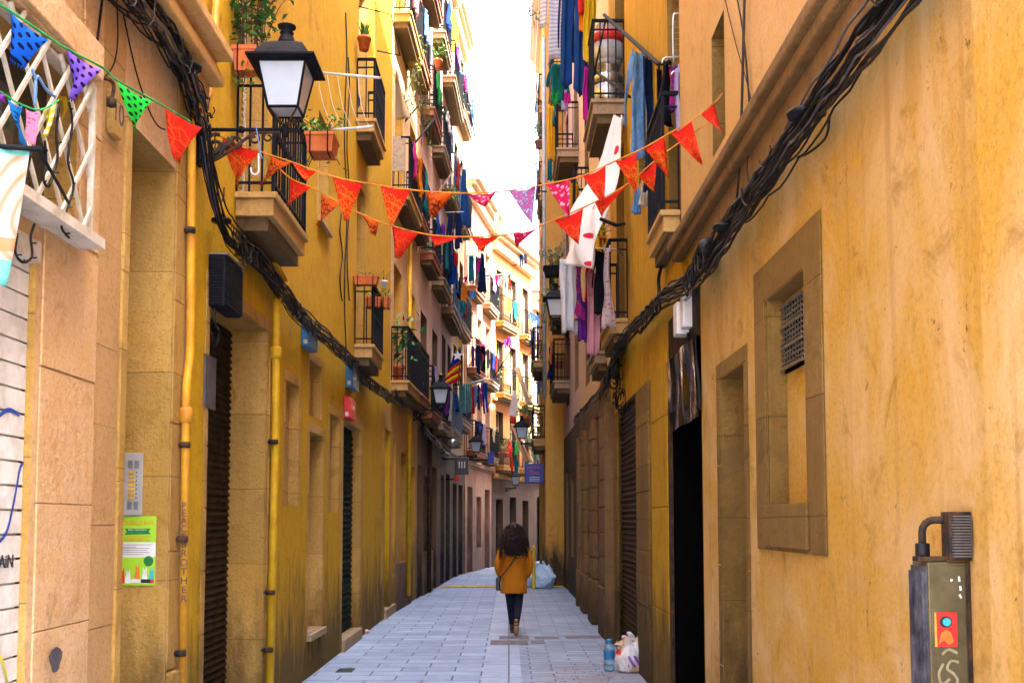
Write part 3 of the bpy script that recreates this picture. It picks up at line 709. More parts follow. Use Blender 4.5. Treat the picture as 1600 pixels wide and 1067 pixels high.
L6 = building('cream_house', 'tall cream house with deep grey eaves standing at the bend on the left', sL6, 18.0, 'slate_dark',
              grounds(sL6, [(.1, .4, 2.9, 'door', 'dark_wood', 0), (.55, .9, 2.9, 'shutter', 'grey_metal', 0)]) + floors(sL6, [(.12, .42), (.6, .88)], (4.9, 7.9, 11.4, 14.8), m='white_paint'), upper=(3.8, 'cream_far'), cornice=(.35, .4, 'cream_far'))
for z in (4.9, 7.9, 11.4, 14.8): balcony(L6, sL6, sL6.L * .05, sL6.L * .94, z, .30, 'slab_grey')
L7 = building('rose_house', 'rose pink house with balconies and laundry past the cream house', sL7, 13.4, 'pink_mid',
              grounds(sL7, [(.08, .26, 2.9, 'door', 'dark_wood', 0), (.4, .58, 2.6, 'grille', 'iron', .8), (.72, .92, 2.9, 'door', 'black_door', 0)]) + floors(sL7, [(.08, .28), (.42, .6), (.74, .92)], (4.1, 6.9, 9.7), 2.1, m='white_paint'), cornice=(.5, .35, 'cream_far'), courses=[(3.6, .12, .12, 'slab_grey')])
for z in (4.1, 6.9, 9.7): balcony(L7, sL7, .2, 2.2, z, .34, 'slab_red'); balcony(L7, sL7, 3.2, 5.2, z, .34, 'slab_grey')
mb = MB(); mb.box((-3.2, 37.3, 13.5), (-1.35, 39.6, 15.6)); mb.build('roof_room', 'pale_far', L7, bevel=.03)
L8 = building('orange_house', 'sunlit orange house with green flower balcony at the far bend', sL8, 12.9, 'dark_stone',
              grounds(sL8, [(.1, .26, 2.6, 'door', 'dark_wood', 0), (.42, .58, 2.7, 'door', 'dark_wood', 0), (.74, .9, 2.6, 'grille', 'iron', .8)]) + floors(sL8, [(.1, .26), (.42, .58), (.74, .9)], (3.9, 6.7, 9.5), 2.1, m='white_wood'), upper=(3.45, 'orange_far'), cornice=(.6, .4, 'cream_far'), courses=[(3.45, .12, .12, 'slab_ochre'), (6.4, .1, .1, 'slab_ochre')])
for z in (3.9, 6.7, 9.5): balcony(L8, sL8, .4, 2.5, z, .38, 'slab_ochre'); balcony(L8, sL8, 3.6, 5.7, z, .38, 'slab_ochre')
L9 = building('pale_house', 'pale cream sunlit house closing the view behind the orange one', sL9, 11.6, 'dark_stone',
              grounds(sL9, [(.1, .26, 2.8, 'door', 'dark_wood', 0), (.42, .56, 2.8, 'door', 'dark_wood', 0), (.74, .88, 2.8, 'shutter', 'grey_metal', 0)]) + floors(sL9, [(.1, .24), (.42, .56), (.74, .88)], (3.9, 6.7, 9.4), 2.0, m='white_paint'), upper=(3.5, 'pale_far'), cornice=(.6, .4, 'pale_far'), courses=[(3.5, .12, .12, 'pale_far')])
for z in (3.9, 6.7, 9.4): balcony(L9, sL9, .6, 3.0, z, .36, 'slab_ochre'); balcony(L9, sL9, 4.2, 6.8, z, .36, 'slab_grey')
L10 = building('distant_house', 'most distant pale house, almost hidden at the end of the bend', sL10, 12.6, 'cream_far',
               floors(sL10, [(.1, .2), (.3, .4), (.5, .6), (.7, .8)], (.8, 4.0, 7.0, 9.9), 1.9, m='white_paint'), cornice=(.5, .4, 'pale_far'))

# ---------------------------------------------------------------- RIGHT SIDE
sR0 = Seg((1.44, .6), (1.44, 3.28), 'R'); sR1 = Seg((1.5, 3.28), (1.5, 9.3), 'R'); sR2 = Seg((1.5, 8.40), (1.5, 15.9), 'R')
sR3 = Seg((1.5, 15.9), (1.5, 22.5), 'R'); sR4 = Seg((1.5, 22.5), (1.47, 29), 'R'); sR5 = Seg((.98, 29.05), (.98, 35), 'R')
sR6 = Seg((2.3, 35), (4.6, 43), 'R'); sR7 = Seg((4.6, 43), (11, 53), 'R')
R0 = building('corner_pillar', 'darker ochre stone pillar block at the extreme right edge', sR0, 12.5, 'ochre_near', [], back=6, roof=None, cat='pillar')
s1_ = sR1
oR1 = [opx(s1_, 1262, 1199, 500, 788, ref=1230, d=.11, fill='wall', m='ochre_near'),
       opx(s1_, 1166, 1127, 590, 0, ref=1150, d=.26, fill='wall', m='stone_dark'),
       opx(s1_, 1132, 1112, 30, 165, d=.30, fill='wall', m='ochre_upper')]
oR1[0]['z1'] = s1_.at(1262, 415)[1]; oR1[0]['z0'] = s1_.at(1262, 785)[1]
oR1[1]['z1'] = s1_.at(1166, 565)[1]
oR1[2].update(z0=s1_.at(1132, 215)[1], z1=s1_.at(1132, 12)[1])
for z in (8.2,): oR1 += [op(1.2, 2.1, z, z + 1.5, .2, 'louvre', m='white_wood'), op(3.6, 4.5, z, z + 1.5, .2, 'louvre', m='white_wood')]
cut1 = (sR1.D(8.40), sR1.L + .01, -.31, 3.93)
R1 = building('ochre_house', 'rough ochre house with stone framed blind window filling the right foreground', s1_, 13.2, 'ochre_near', oR1, 'stone_dark', cuts=[cut1], upper=(4.06, 'ochre_upper'), cornice=(.35, .3, 'slab_ochre'))
o = oR1[0]
mb = MB(); e0, e1 = s1_.at(1291, 700)[0], s1_.at(1184, 700)[0]; zt = s1_.at(1275, 335)[1]; zb = s1_.at(1291, 868)[1]
bx(mb, s1_, e0, o['s0'], .002, .012, zb, zt); bx(mb, s1_, o['s1'], e1, .002, .012, zb, zt)
bx(mb, s1_, o['s0'], o['s1'], .002, .012, o['z1'], zt); bx(mb, s1_, o['s0'] - .03, o['s1'] + .03, .012, .03, zb + .02, o['z0']); bx(mb, s1_, o['s0'], o['s1'], .002, .012, zb, o['z0'])
mb.build('window_surround', 'stone_dark', R1, bevel=.006)
# stone inner jamb on the far side of the blind window
mb = MB(); bx(mb, s1_, o['s1'] - .03, o['s1'] - .001, -.108, -.002, o['z0'], o['z1']); mb.build('window_jamb', 'stone_dark', R1)
o = oR1[1]; surround(R1, s1_, o['s0'], o['s1'], 0, o['z1'], .10, .010, 'stone_dark', joints=.7)
mb = MB(); bx(mb, s1_, 0, s1_.L - .004, .002, .13, 4.02, 4.10); bx(mb, s1_, 0, s1_.L - .004, .002, .09, 3.94, 4.02)
mb.build('string_course', 'ledge_brown', R1, bevel=.015)
mb = MB(); bx(mb, s1_, 0, s1_.D(8.39), .002, .03, 3.70, 3.94); mb.build('band', 'ledge_brown', R1, bevel=.01)  # strip below the ledge, with the ledge's shade put into its brown
# rusted vent grilles on the wall
def louvre_vent(parent, seg, a, b, c, d, nm='vent_grille', mat='iron_rust', n=9, pr=.02):
    mb = MB(); bx(mb, seg, a, b, .002, .006, c, d); bx(mb, seg, a, a + .015, .006, pr, c, d); bx(mb, seg, b - .015, b, .006, pr, c, d); bx(mb, seg, a + .015, b - .015, .006, pr, d - .015, d); bx(mb, seg, a + .015, b - .015, .006, pr, c, c + .015)
    for i in range(n):
        z = c + .02 + (d - c - .04) * i / n; bx(mb, seg, a + .015, b - .015, .006, pr - .002, z, z + (d - c) / n * .4)
    return mb.build(nm, mat, parent)
a, z = s1_.at(1230, 95); louvre_vent(R1, s1_, a - .05, a + .06, z - .06, z + .06, mat='iron')
# woven grille hung in the blind window
o = oR1[0]; g0, zA = s1_.at(1255, 458, -.09); g1, zB = s1_.at(1222, 580, -.09)
mb = MB(); 
for i in range(9): x = g0 + (g1 - g0) * i / 8; bx(mb, s1_, x - .004, x + .004, -.095, -.088, zB, zA)
for i in range(13): zz_ = zB + (zA - zB) * i / 12; bx(mb, s1_, g0, g1, -.088, -.078, zz_ - .0035, zz_ + .0035)
for zz_ in (zB, zB + (zA - zB) / 3, zB + (zA - zB) * 2 / 3, zA): bx(mb, s1_, g0 - .02, g1 + .02, -.078, -.068, zz_ - .008, zz_ + .008)
mb.build('window_grille', 'steel', R1)
mb = MB(); bx(mb, s1_, g0 - .02, g1 + .02, -.1095, -.10, zB - .02, zA + .02); mb.build('grille_backing', 'black_door', R1)

s2 = sR2
oB = opx(s2, 1098, 1052, 640, 0, d=.5, fill='door', m='black_door', dark=1); oB['z1'] = 3.55
oS = opx(s2, 996, 966, 610, 0, d=.06, fill='shutter', m='iron_rust', pitch=.07, step='slab_grey', steph=.1)
oR2 = [oB, oS] + [fw(s2, 9.2, 10.0, F1, m='white_wood'), fw(s2, 13.9, 14.9, 4.3, m='white_wood'), fw(s2, 13.7, 14.9, 7.25, fill='window')] + \
      [fw(s2, 9.2, 10.0, z, m='white_wood') for z in (7.5, 10.7)] + [fw(s2, 13.8, 14.8, z, m='white_wood') for z in (10.6,)] + \
      [fw(s2, 11.6, 12.3, z, 1.3, fill='window', m='white_wood', sill='slab_ochre') for z in (5.4, 8.5, 11.5)]
cut2 = (-.01, sR2.D(9.3), 3.94, 18)
R2 = building('yellow_house', 'yellow house with black doorway and gas bottle balcony on the right', s2, 15.2, 'yellow_right', oR2, 'stone_dark', cuts=[cut2], cornice=(.35, .3, 'slab_ochre'))
blocks(R2, s2, s2.D(10.15), s2.D(11.3), 0, 3.3, .95, .02, 'yellow_right', name='pilaster', seed=21)
blocks(R2, s2, s2.D(11.45), s2.D(12.55), 0, 3.2, .7, .035, 'stone_dark', seed=22)
blocks(R2, s2, s2.D(14.75), s2.D(15.3), 0, 3.2, .7, .03, 'stone_dark', seed=23)
mb = MB(); bx(mb, s2, s2.D(15.4), s2.D(15.5), .002, .14, 0, 3.4); mb.build('corner_post', 'stone_brown', R2)
# wavy steel transom over the black doorway
mb = MB(); N = 16; vs = []; 
for i in range(N + 1):
    for j in range(9):
        a = oB['s0'] + .02 + (oB['s1'] - oB['s0'] - .04) * i / N; z = 2.52 + .62 * j / 8
        vs.append(s2.w(a, .02 + .010 * math.sin(i * .8 + j * .5) + .05 * (j / 8) ** 2, z))
mb.smooth = True; mb.faces(vs, [(i * 9 + j, (i + 1) * 9 + j, (i + 1) * 9 + j + 1, i * 9 + j + 1) for i in range(N) for j in range(8)])
mb.build('transom_panel', 'wavy_mirror', R2)
mb = MB(); bx(mb, s2, oB['s0'] + .002, oB['s1'] - .002, -.03, .03, 3.16, 3.54); mb.build('shutter_box', 'dark_wood', R2)
mb = MB(); bx(mb, s2, oB['s1'], oB['s1'] + .09, .002, .03, 0, 3.1); mb.build('door_frame', 'iron_rust', R2)
balcony(R2, s2, s2.D(9.33), s2.D(10.35), 4.42, .18, 'slab_ochre', 1.05)
for z in (7.55, 10.75): balcony(R2, s2, s2.D(9.33), s2.D(10.35), z, .18, 'slab_ochre')
balcony(R2, s2, s2.D(13.7), s2.D(15.2), 7.15, .44, 'slab_grey', 1.05)
balcony(R2, s2, s2.D(13.5), s2.D(14.9), 4.25, .26, 'slab_ochre', 1.0)
for z in (10.5,): balcony(R2, s2, s2.D(13.7), s2.D(15.2), z, .44, 'slab_grey')

R3 = building('brown_stone_house', 'brown house with rusticated stone pilasters and arched shop openings on the right', sR3, 16.0, 'stone_brown',
              grounds(sR3, [(.16, .34, 3.3, 'door', 'dark_wood', 0), (.50, .66, 3.2, 'door', 'black_door', 0), (.82, .94, 3.0, 'shutter', 'dark_wood', 0)]) + floors(sR3, [(.12, .28), (.62, .78)], (4.3, 7.3, 10.4), m='dark_wood'), 'stone_brown', upper=(3.9, 'cream_peach'), cornice=(.4, .3, 'slab_ochre'))
mb = MB(); bx(mb, sR3, .02, sR3.L - .02, .001, .02, 3.45, 3.9); mb.build('band', 'stone_brown', R3)
for i, (a, b) in enumerate(((.015, .145), (.355, .485), (.675, .80), (.955, .995))):
    blocks(R3, sR3, sR3.L * a, sR3.L * b, .75, 3.42, .42, .10, 'stone_brown', bv=.02, seed=30 + i)
    blocks(R3, sR3, sR3.L * a - (.01 if i else 0), sR3.L * b + .01, 0, .74, .74, .13, 'stone_brown', name='pilaster_base', bv=.02, seed=40 + i)
balcony(R3, sR3, 4.0, 5.4, 7.3, .30, 'slab_grey')
balcony(R3, sR3, .5, 1.9, 4.3, .22, 'slab_grey')
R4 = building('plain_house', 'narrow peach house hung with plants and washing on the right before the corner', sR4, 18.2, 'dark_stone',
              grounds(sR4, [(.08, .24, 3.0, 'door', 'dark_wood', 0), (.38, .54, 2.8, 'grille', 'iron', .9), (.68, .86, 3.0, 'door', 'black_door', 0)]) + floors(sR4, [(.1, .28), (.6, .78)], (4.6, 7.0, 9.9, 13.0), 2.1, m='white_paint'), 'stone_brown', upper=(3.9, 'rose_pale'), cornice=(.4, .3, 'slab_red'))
balcony(R4, sR4, .3, 2.3, 9.7, .48, 'slab_grey')
for z in (5.2, 7.0, 13.0): balcony(R4, sR4, 3.5, 5.9, z - .1, .42, 'slab_grey')
# R5 steps forward: its end wall faces the camera
R5 = building('corner_house', 'tall house stepping forward at the corner with plain orange end wall and grey drainpipe', sR5, 17.0, 'orange_wall',
              grounds(sR5, [(.2, .4, 2.9, 'door', 'dark_wood', 0), (.6, .8, 2.9, 'door', 'dark_wood', 0)]) + floors(sR5, [(.1, .28), (.5, .7)], (4.2, 6.2, 8.4, 10.8, 13.3), 1.9, m='white_paint'), cornice=(.3, .3, 'pale_far'), back=6)
for z in (3.95, 6.1): balcony(R5, sR5, .35, 2.6, z, .34, 'slab_ochre', .9)
for z in (10.8, 13.3): balcony(R5, sR5, .6, 2.6, z, .16, 'slab_ochre', .9)
R6 = building('unseen_house', 'unseen cream house beyond the right corner, height set to shade the bend', sR6, 13.0, 'cream_far', grounds(sR6, [(.1, .2, 2.8, 'door', 'dark_wood', 0), (.4, .5, 2.8, 'door', 'dark_wood', 0)]) + floors(sR6, [(.1, .2), (.4, .5), (.7, .8)], (3.8, 6.8), 2.2), cornice=(.3, .3, 'pale_far'))  # stays out of view; height chosen for the shadow it throws on the bend
R7 = building('unseen_house', 'unseen orange house furthest right of the bend, height set to shade it', sR7, 12.8, 'orange_far', floors(sR7, [(.1, .18), (.3, .38), (.5, .58)], (.8, 3.8), 2.0), cornice=(.3, .3, 'pale_far'))  # also out of view, raised to keep sun off the lower far walls

# ---------------------------------------------------------------- ground
mb = MB(); mb.face([(-120, -60, -.02), (120, -60, -.02), (120, 200, -.02), (-120, 200, -.02)])
g = mb.build('ground', 'ground_dirt'); tag(g, 'bare ground under the old town', 'ground', kind='structure')
mb = MB()
mb.m = 0; mb.face([(-2.9, -8, 0), (-.30, -8, 0), (-.30, 34, 0), (-2.9, 34, 0)])
mb.m = 1; mb.face([(-.30, -8, 0), (.14, -8, 0), (.14, 34, 0), (-.30, 34, 0)])
mb.m = 2; mb.face([(.14, -8, 0), (2.4, -8, 0), (2.4, 34, 0), (.14, 34, 0)])
mb.m = 2; mb.face([(-2.9, 34, 0), (10, 34, 0), (10, 74, 0), (-2.9, 74, 0)])
g = mb.build('street', ['pave_left', 'pave_mid', 'pave_right']); tag(g, 'narrow pedestrian street paved in blue grey stone slabs', 'street', kind='structure')
# ---------------------------------------------------------------- pipes, cables
def spline(pts, n=8):
    pts = [V(p) for p in pts]; out = []
    for i in range(len(pts) - 1):
        p0 = pts[max(i - 1, 0)]; p1 = pts[i]; p2 = pts[i + 1]; p3 = pts[min(i + 2, len(pts) - 1)]
        for k in range(n):
            t = k / n
            out.append(.5 * ((2 * p1) + (p2 - p0) * t + (2 * p0 - 5 * p1 + 4 * p2 - p3) * t * t + (3 * p1 - p0 - 3 * p2 + p3) * t ** 3))
    out.append(pts[-1]); return out
def wp(seg, px, py, o=.03):
    s, z = seg.at(px, py, o); return seg.w(s, o, z)
def pipe(name, label, cat, seg, pts, r, mat, clips=(), sockets=(), loc=None):
    ps = [wp(seg, x, y, r + .025) for x, y in pts]
    root = empty(name, (ps[-1].x, ps[-1].y, 0), label, cat)
    sm = []
    for i, p in enumerate(ps):
        if 0 < i < len(ps) - 1:
            a = (ps[i - 1] - p); b = (ps[i + 1] - p); la = min(.07, a.length * .4); lb = min(.07, b.length * .4)
            a = p + a.normalized() * la; b = p + b.normalized() * lb
            for k in range(5): t = k / 4; sm.append(a * (1 - t) ** 2 + p * 2 * t * (1 - t) + b * t * t)
        else: sm.append(p)
    mb = MB(); mb.tube(sm, r, 12); mb.build('tube', mat, root)
    for (x, y) in clips:
        c = wp(seg, x, y, r + .025); mb = MB(); mb.lathe([(r + .006, -.02), (r + .008, 0), (r + .006, .02)], c, 14)
        bx(mb, seg, (c - seg.p0).dot(seg.d) - .012, (c - seg.p0).dot(seg.d) + .012, .002, .03, c.z - .012, c.z + .012); mb.build('clip', 'iron_rust', root)
    for (x, y) in sockets:
        c = wp(seg, x, y, r + .025); mb = MB(); mb.lathe([(r + .002, -.09), (r + .016, -.08), (r + .018, 0), (r + .012, .01), (r + .001, .02)], c, 14); mb.build('socket', mat, root)
    return root
dp = pipe('drainpipe', 'orange drainpipe with handwriting down it between the stone shop and the yellow house', 'drainpipe', sL1,
     [(342, -60), (327, 150), (300, 182), (297, 555), (291, 600), (284, 1150)], .029, 'pipe_orange', [(297, 360), (289, 695), (285, 842), (282, 1020)], [(291, 640)])
pipe('drainpipe', 'yellow drainpipe bending out under the cables on the mustard house', 'drainpipe', sL2, [(426, 408), (446, 440), (432, 470), (430, 700), (420, 1120)], .038, 'pipe_yellow', [(427, 690), (422, 925), (419, 1015)], [(431, 545)])
pipe('drainpipe', 'brown drainpipe running up the dark end of the ochre house', 'drainpipe', sL3, [(640, 380), (640, 640), (638, 930)], .045, 'pipe_yellow', [(640, 500)])
pipe('drainpipe', 'dark drainpipe on the pinkish brown house', 'drainpipe', sL4, [(672, 660), (671, 780), (670, 925)], .06, 'iron_rust', [(672, 700)])
pipe('drainpipe', 'grey drainpipe up the corner of the house that steps forward', 'drainpipe', sR5, [(850, 60), (850, 400), (851, 620)], .05, 'grey_paint', [(850, 300)])
pipe('conduit', 'thin grey conduit rising beside the blind stone window on the right', 'conduit', sR1, [(1164, -40), (1157, 250), (1150, 330)], .009, 'cable_brown')

def bundle(name, label, seg, pts, n, spread, rr=(.004, .0082), mats=('cable', 'cable', 'cable', 'cable_brown', 'cable_grey'), sag=.03, seed=1, loops=0, o0=.02, drop=()):
    rnd = random.Random(seed); base = [wp(seg, x, y, .05) for x, y in pts]
    root = empty(name, base[0], label, 'cables')
    for i in range(n):
        r_ = rnd.uniform(*rr); da = rnd.uniform(-1, 1) * spread; db = rnd.uniform(o0, o0 + spread * .9); ph = rnd.uniform(0, 6); pp = []
        for k, p in enumerate(base):
            j = 1 + .35 * math.sin(k * .9 + ph)
            q = V(p) + V((0, 0, da * j + rnd.uniform(-1, 1) * spread * .10)) + seg.n * (db + rnd.uniform(-.006, .006))
            pp.append(q)
        c = spline(pp, 5)
        for k, q in enumerate(c): q.z += -sag * abs(math.sin(k * .63 + ph)) * rnd.uniform(.6, 1)
        mb = MB(); mb.tube(c, r_, 6); mb.build('cable', rnd.choice(mats), root)
    for i in range(loops):
        k = rnd.randrange(len(base) - 1); a = base[k]; b = base[k + 1]; t = rnd.random(); p = a.lerp(b, t)
        w_ = rnd.uniform(.05, .14); h_ = rnd.uniform(.06, .2); mb = MB(); cc = []
        for q in range(13):
            t = q / 12; ang = math.pi * t * rnd.choice((1, 1.0)); cc.append(p + seg.d * (math.cos(ang) * w_) + V((0, 0, -math.sin(ang) * h_)) + seg.n * (.05 + spread * rnd.uniform(.7, .9)))
        mb.tube(cc, rnd.uniform(.003, .006), 5); mb.build('cable', rnd.choice(('cable', 'cable', 'cable_brown')), root)
    for i, m_ in enumerate(range(3, len(base) - 1, 3)):
        p = base[m_]; mb = MB(); mb.lathe([(spread * .9, -.012), (spread * .95, 0), (spread * .9, .012)], p + seg.n * (o0 + spread * .4), 10); mb.build('cable_tie', 'cable', root)
    return root
bundle('cable_bundle', 'black cables slung under the stone moulding above the shop doorway', sL1, [(130, -70), (205, 0), (245, 50), (275, 105), (292, 150), (303, 175)], 26, .11, seed=3, loops=8, sag=.06)
bundle('cable_bundle', 'thick black cables dropping from the lantern bracket to the slotted box', sL2, [(304, 190), (312, 250), (322, 300), (335, 345), (352, 372), (385, 398)], 18, .08, seed=4, loops=8, sag=.02)
bundle('cable_bundle', 'long tangle of black cables along the mustard house under the balcony', sL2, [(362, 376), (395, 405), (430, 450), (460, 490), (490, 515), (520, 542), (545, 565), (565, 590), (590, 608), (606, 622)], 26, .085, seed=5, loops=26, sag=.035)
bundle('cable_bundle', 'black cables over the doors of the ochre house', sL3, [(612, 612), (628, 632), (640, 645), (652, 662)], 9, .07, seed=6, loops=4)
bundle('cable_bundle', 'black cables above the dark doors of the pinkish brown house', sL4, [(655, 665), (666, 678), (676, 688), (684, 700)], 9, .09, rr=(.01, .018), seed=7, loops=3)
bundle('cable_bundle', 'dark cables above the doors of the pale mauve house', sL5, [(688, 703), (695, 709), (702, 714)], 7, .1, rr=(.01, .018), seed=8)
bundle('cable_bundle', 'heavy black cables stapled under the brown ledge across the right foreground', sR1, [(1500, -110), (1400, 15), (1340, 95), (1280, 178), (1230, 248), (1185, 308), (1150, 355), (1125, 392), (1100, 425)], 26, .10, seed=9, loops=7, sag=.035)
bundle('cable_bundle', 'black cables knotted at the white junction boxes on the right', sR2, [(1100, 425), (1078, 450), (1050, 462), (1030, 480), (1012, 498), (990, 520), (975, 545), (962, 575), (952, 602)], 26, .09, seed=10, loops=12, sag=.03)
bundle('cable_bundle', 'cables along the brown stone house near the wall lantern on the right', sR3, [(952, 600), (948, 612), (930, 622), (915, 640), (902, 655)], 9, .07, seed=12, loops=5)
def run(name, label, cat, pts, r, mat, n=8, raw=False):
    mb = MB(); mb.tube(spline(pts, n), r, 6); o = mb.build(name, mat); return tag(o, label, cat)
run('hanging_cable', 'thin black cable crossing the ochre wall down to the brown ledge', 'cable', [wp(sR1, *p) for p in ((1128, -20), (1150, 70), (1170, 140), (1178, 185))], .004, 'cable')
run('hanging_cable', 'pair of black cables hanging above the ledge beside the thin conduit', 'cable', [wp(sR1, *p) for p in ((1148, -20), (1162, 60), (1172, 190), (1168, 260), (1172, 300))], .006, 'cable')
run('hanging_cable', 'black cable swinging free below the ledge from the brown moulding', 'cable', [wp(sR1, *p, .06) for p in ((1296, 180), (1290, 215), (1262, 240), (1245, 245))], .006, 'cable')
run('hanging_cable', 'slack black cable loop beside the stone doorway of the shop', 'cable', [wp(sL1, *p, .03) for p in ((192, 20), (212, 110), (232, 170), (246, 196), (258, 203))], .005, 'cable')
run('hanging_cable', 'black cable running down the stone beside the house number', 'cable', [wp(sL1, *p, .03) for p in ((162, -20), (155, 40), (150, 80))], .007, 'cable')
run('hanging_cable', 'thin black cable curving from the number ten plate up the stone', 'cable', [wp(sL1, *p, .03) for p in ((182, -10), (184, 60), (178, 100), (163, 122))], .004, 'cable')
for i, (x, y0, y1, lb) in enumerate(((540, 20, 560, 'long vertical cable down the mustard house left of the small balcony'), (544, 90, 470, 'second vertical cable close beside the long one on the mustard house'), (533, 300, 470, 'short slack cable under the louvred windows of the mustard house'))):
    run('vertical_cable', lb, 'cable', [wp(sL2, x + 2 * math.sin(k * 1.7), y0 + (y1 - y0) * k / 8, .015) for k in range(9)], .009, 'cable_brown')
run('vertical_cable', 'thin grey cable down the seam between the orange drainpipe and mustard wall', 'cable', [wp(sL2, x, y, .015) for x, y in ((338, -20), (330, 60), (322, 110), (314, 150), (310, 190))], .006, 'cable')
run('vertical_cable', 'dark cable hanging below the slotted box', 'cable', [wp(sL2, x, y, .05) for x, y in ((338, 470), (334, 500), (342, 520), (336, 540), (330, 520))], .012, 'cable')
run('vertical_cable', 'black cable down the wall under the white junction boxes', 'cable', [wp(sR2, x, y, .03) for x, y in ((1086, 520), (1088, 560), (1092, 600), (1093, 640))], .016, 'cable')
run('vertical_cable', 'thick black cable falling past the ledge corner to the junction boxes', 'cable', [wp(sR2, x, y, .05) for x, y in ((1048, 375), (1030, 430), (1028, 480), (1000, 520))], .018, 'cable')
mb = MB(); sp0 = wp(sR2, 965, 600, .08)
for i in range(16):
    c = sp0 + V((random.uniform(-.06, .06), random.uniform(-.25, .1), random.uniform(-.25, .25))); a = random.uniform(0, 3); rad = random.uniform(.06, .13)
    mb.tube([c + V((math.cos(t) * rad * math.cos(a) * .6, math.cos(t) * rad * math.sin(a), math.sin(t) * rad * 1.2)) for t in [k * 2 * math.pi / 12 for k in range(12)]], random.uniform(.008, .014), 5)
tag(mb.build('cable_coil', 'cable'), 'black coil of spare cable hung on the wall beside the striped shutter', 'cables')
mb = MB(); c0 = wp(sR1, 1107, 385, .09); c1 = wp(sR1, 1095, 410, .09); mb.tube([c0, c0.lerp(c1, .1), c0.lerp(c1, .9), c1], [.05, .075, .075, .05], 14); mb.tube([c1, c1 + V((0, .06, -.12)), c1 + V((0, .2, -.05))], .012, 6)
tag(mb.build('splice_case', 'cable'), 'fat black cylinder clamped among the cables at the ledge corner', 'cable joint')

# ---------------------------------------------------------------- wall boxes
def wall_box(name, label, cat, seg, px0, px1, y0, y1, dep, mat, ref=None, extra=None):
    m = (y0 + y1) / 2; s0 = seg.at(px0, m)[0]; s1 = seg.at(px1, m)[0]; s0, s1 = min(s0, s1), max(s0, s1)
    rx = ref or px0; z1 = seg.at(rx, y0)[1]; z0 = seg.at(rx, y1)[1]
    root = empty(name, seg.w((s0 + s1) / 2, 0, z0), label, cat)
    mb = MB(); bx(mb, seg, s0, s1, .004, dep, z0, z1); mb.build('case', mat, root, bevel=.012)
    if extra: extra(root, seg, s0, s1, z0, z1, dep)
    return root
def slots(root, seg, s0, s1, z0, z1, dep):
    for k, (a, b) in enumerate(((.06, .48), (.52, .94))):
        mb = MB(); n = 16
        for i in range(n):
            z = z0 + (z1 - z0) * (.04 + .92 * i / n); bx(mb, seg, s0 + .01, s1 - .01, dep + .0, dep + .012, z, z + (z1 - z0) * .035) if k == 0 else bx(mb, seg, s0 - .012, s0, .02, dep - .02, z, z + (z1 - z0) * .035)
        mb.build('terminal_strip', 'iron', root)
    mb = MB(); bx(mb, seg, s0 - .006, s1 + .006, .004, dep + .018, z1, z1 + .012); mb.build('lid', 'grey_metal', root)
wall_box('terminal_box', 'black slotted cable terminal box on the mustard wall under the lantern cables', 'junction box', sL2, 324, 352, 397, 478, .13, 'iron', extra=slots)
def mouth(mat, sticker):
    def f(root, seg, s0, s1, z0, z1, dep):
        h = z1 - z0
        mb = MB(); mb.prism([(s0, .004), (s1, .004), (s1, dep * .8), (s0, dep * .8)], z1, z1 + .03, seg.w); mb.build('lid', mat, root, bevel=.005)
        mb = MB(); bx(mb, seg, (s0 + s1) / 2 - .05, (s0 + s1) / 2 + .05, dep, dep + .004, z0 + h * .5, z0 + h * .7); mb.build('badge', sticker, root)
        mb = MB(); bx(mb, seg, s0 - .003, s0, dep * .3, dep * .7, z0 + h * .12, z0 + h * .3); mb.build('sticker', 'white_letter', root)
    return f
wall_box('alarm_box', 'blue alarm box hanging directly under the cable tangle, larger and nearer one', 'alarm box', sL2, 470, 483, 506, 541, .10, 'blue_box', extra=mouth('blue_box', 'red_box'))
wall_box('alarm_box', 'blue alarm box above the red box, with a red lamp on its side', 'alarm box', sL2, 539, 549, 570, 605, .11, 'blue_box', extra=mouth('blue_box', 'red_box'))
wall_box('alarm_box', 'small red alarm box with white writing under the second blue box', 'alarm box', sL2, 536, 545, 622, 653, .10, 'red_box', extra=mouth('red_box', 'white_letter'))
mb = MB(); a, zt = sL2.at(318, 552); b, zb = sL2.at(329, 640); a0_ = min(a, b); bx(mb, sL2, a0_, a0_ + .28, .003, .018, zb, zt)
pl = mb.build('wall_plaque', 'plaque_grey'); tag(pl, 'dark grey metal plaque on the strip of mustard wall by the orange drainpipe', 'plaque')
def twobox(root, seg, s0, s1, z0, z1, dep):
    mb = MB(); bx(mb, seg, s0 - .16, s0 - .02, .004, dep * .8, z0 + .03, z1 + .04); mb.build('case', 'plastic_white', root, bevel=.012)
    mb = MB(); c = seg.w(s0 - .01, dep * .3, z0 - .12); mb.tube([c, c + V((0, 0, .13))], .012, 6); mb.build('lead', 'cable', root)
wall_box('junction_box', 'off white twin junction boxes beneath the cable knot beside the black doorway', 'junction box', sR2, 1082, 1076, 470, 522, .13, 'plastic_white', extra=twobox)
wall_box('meter_box', 'dark metal box high on the plain orange end wall of the corner house', 'meter box', sR4, 872, 866, 645, 700, .2, 'iron', extra=lambda r, g, a, b, c, d, e: louvre_vent(r, g, a, b, c, d, n=6, pr=.02) and None)
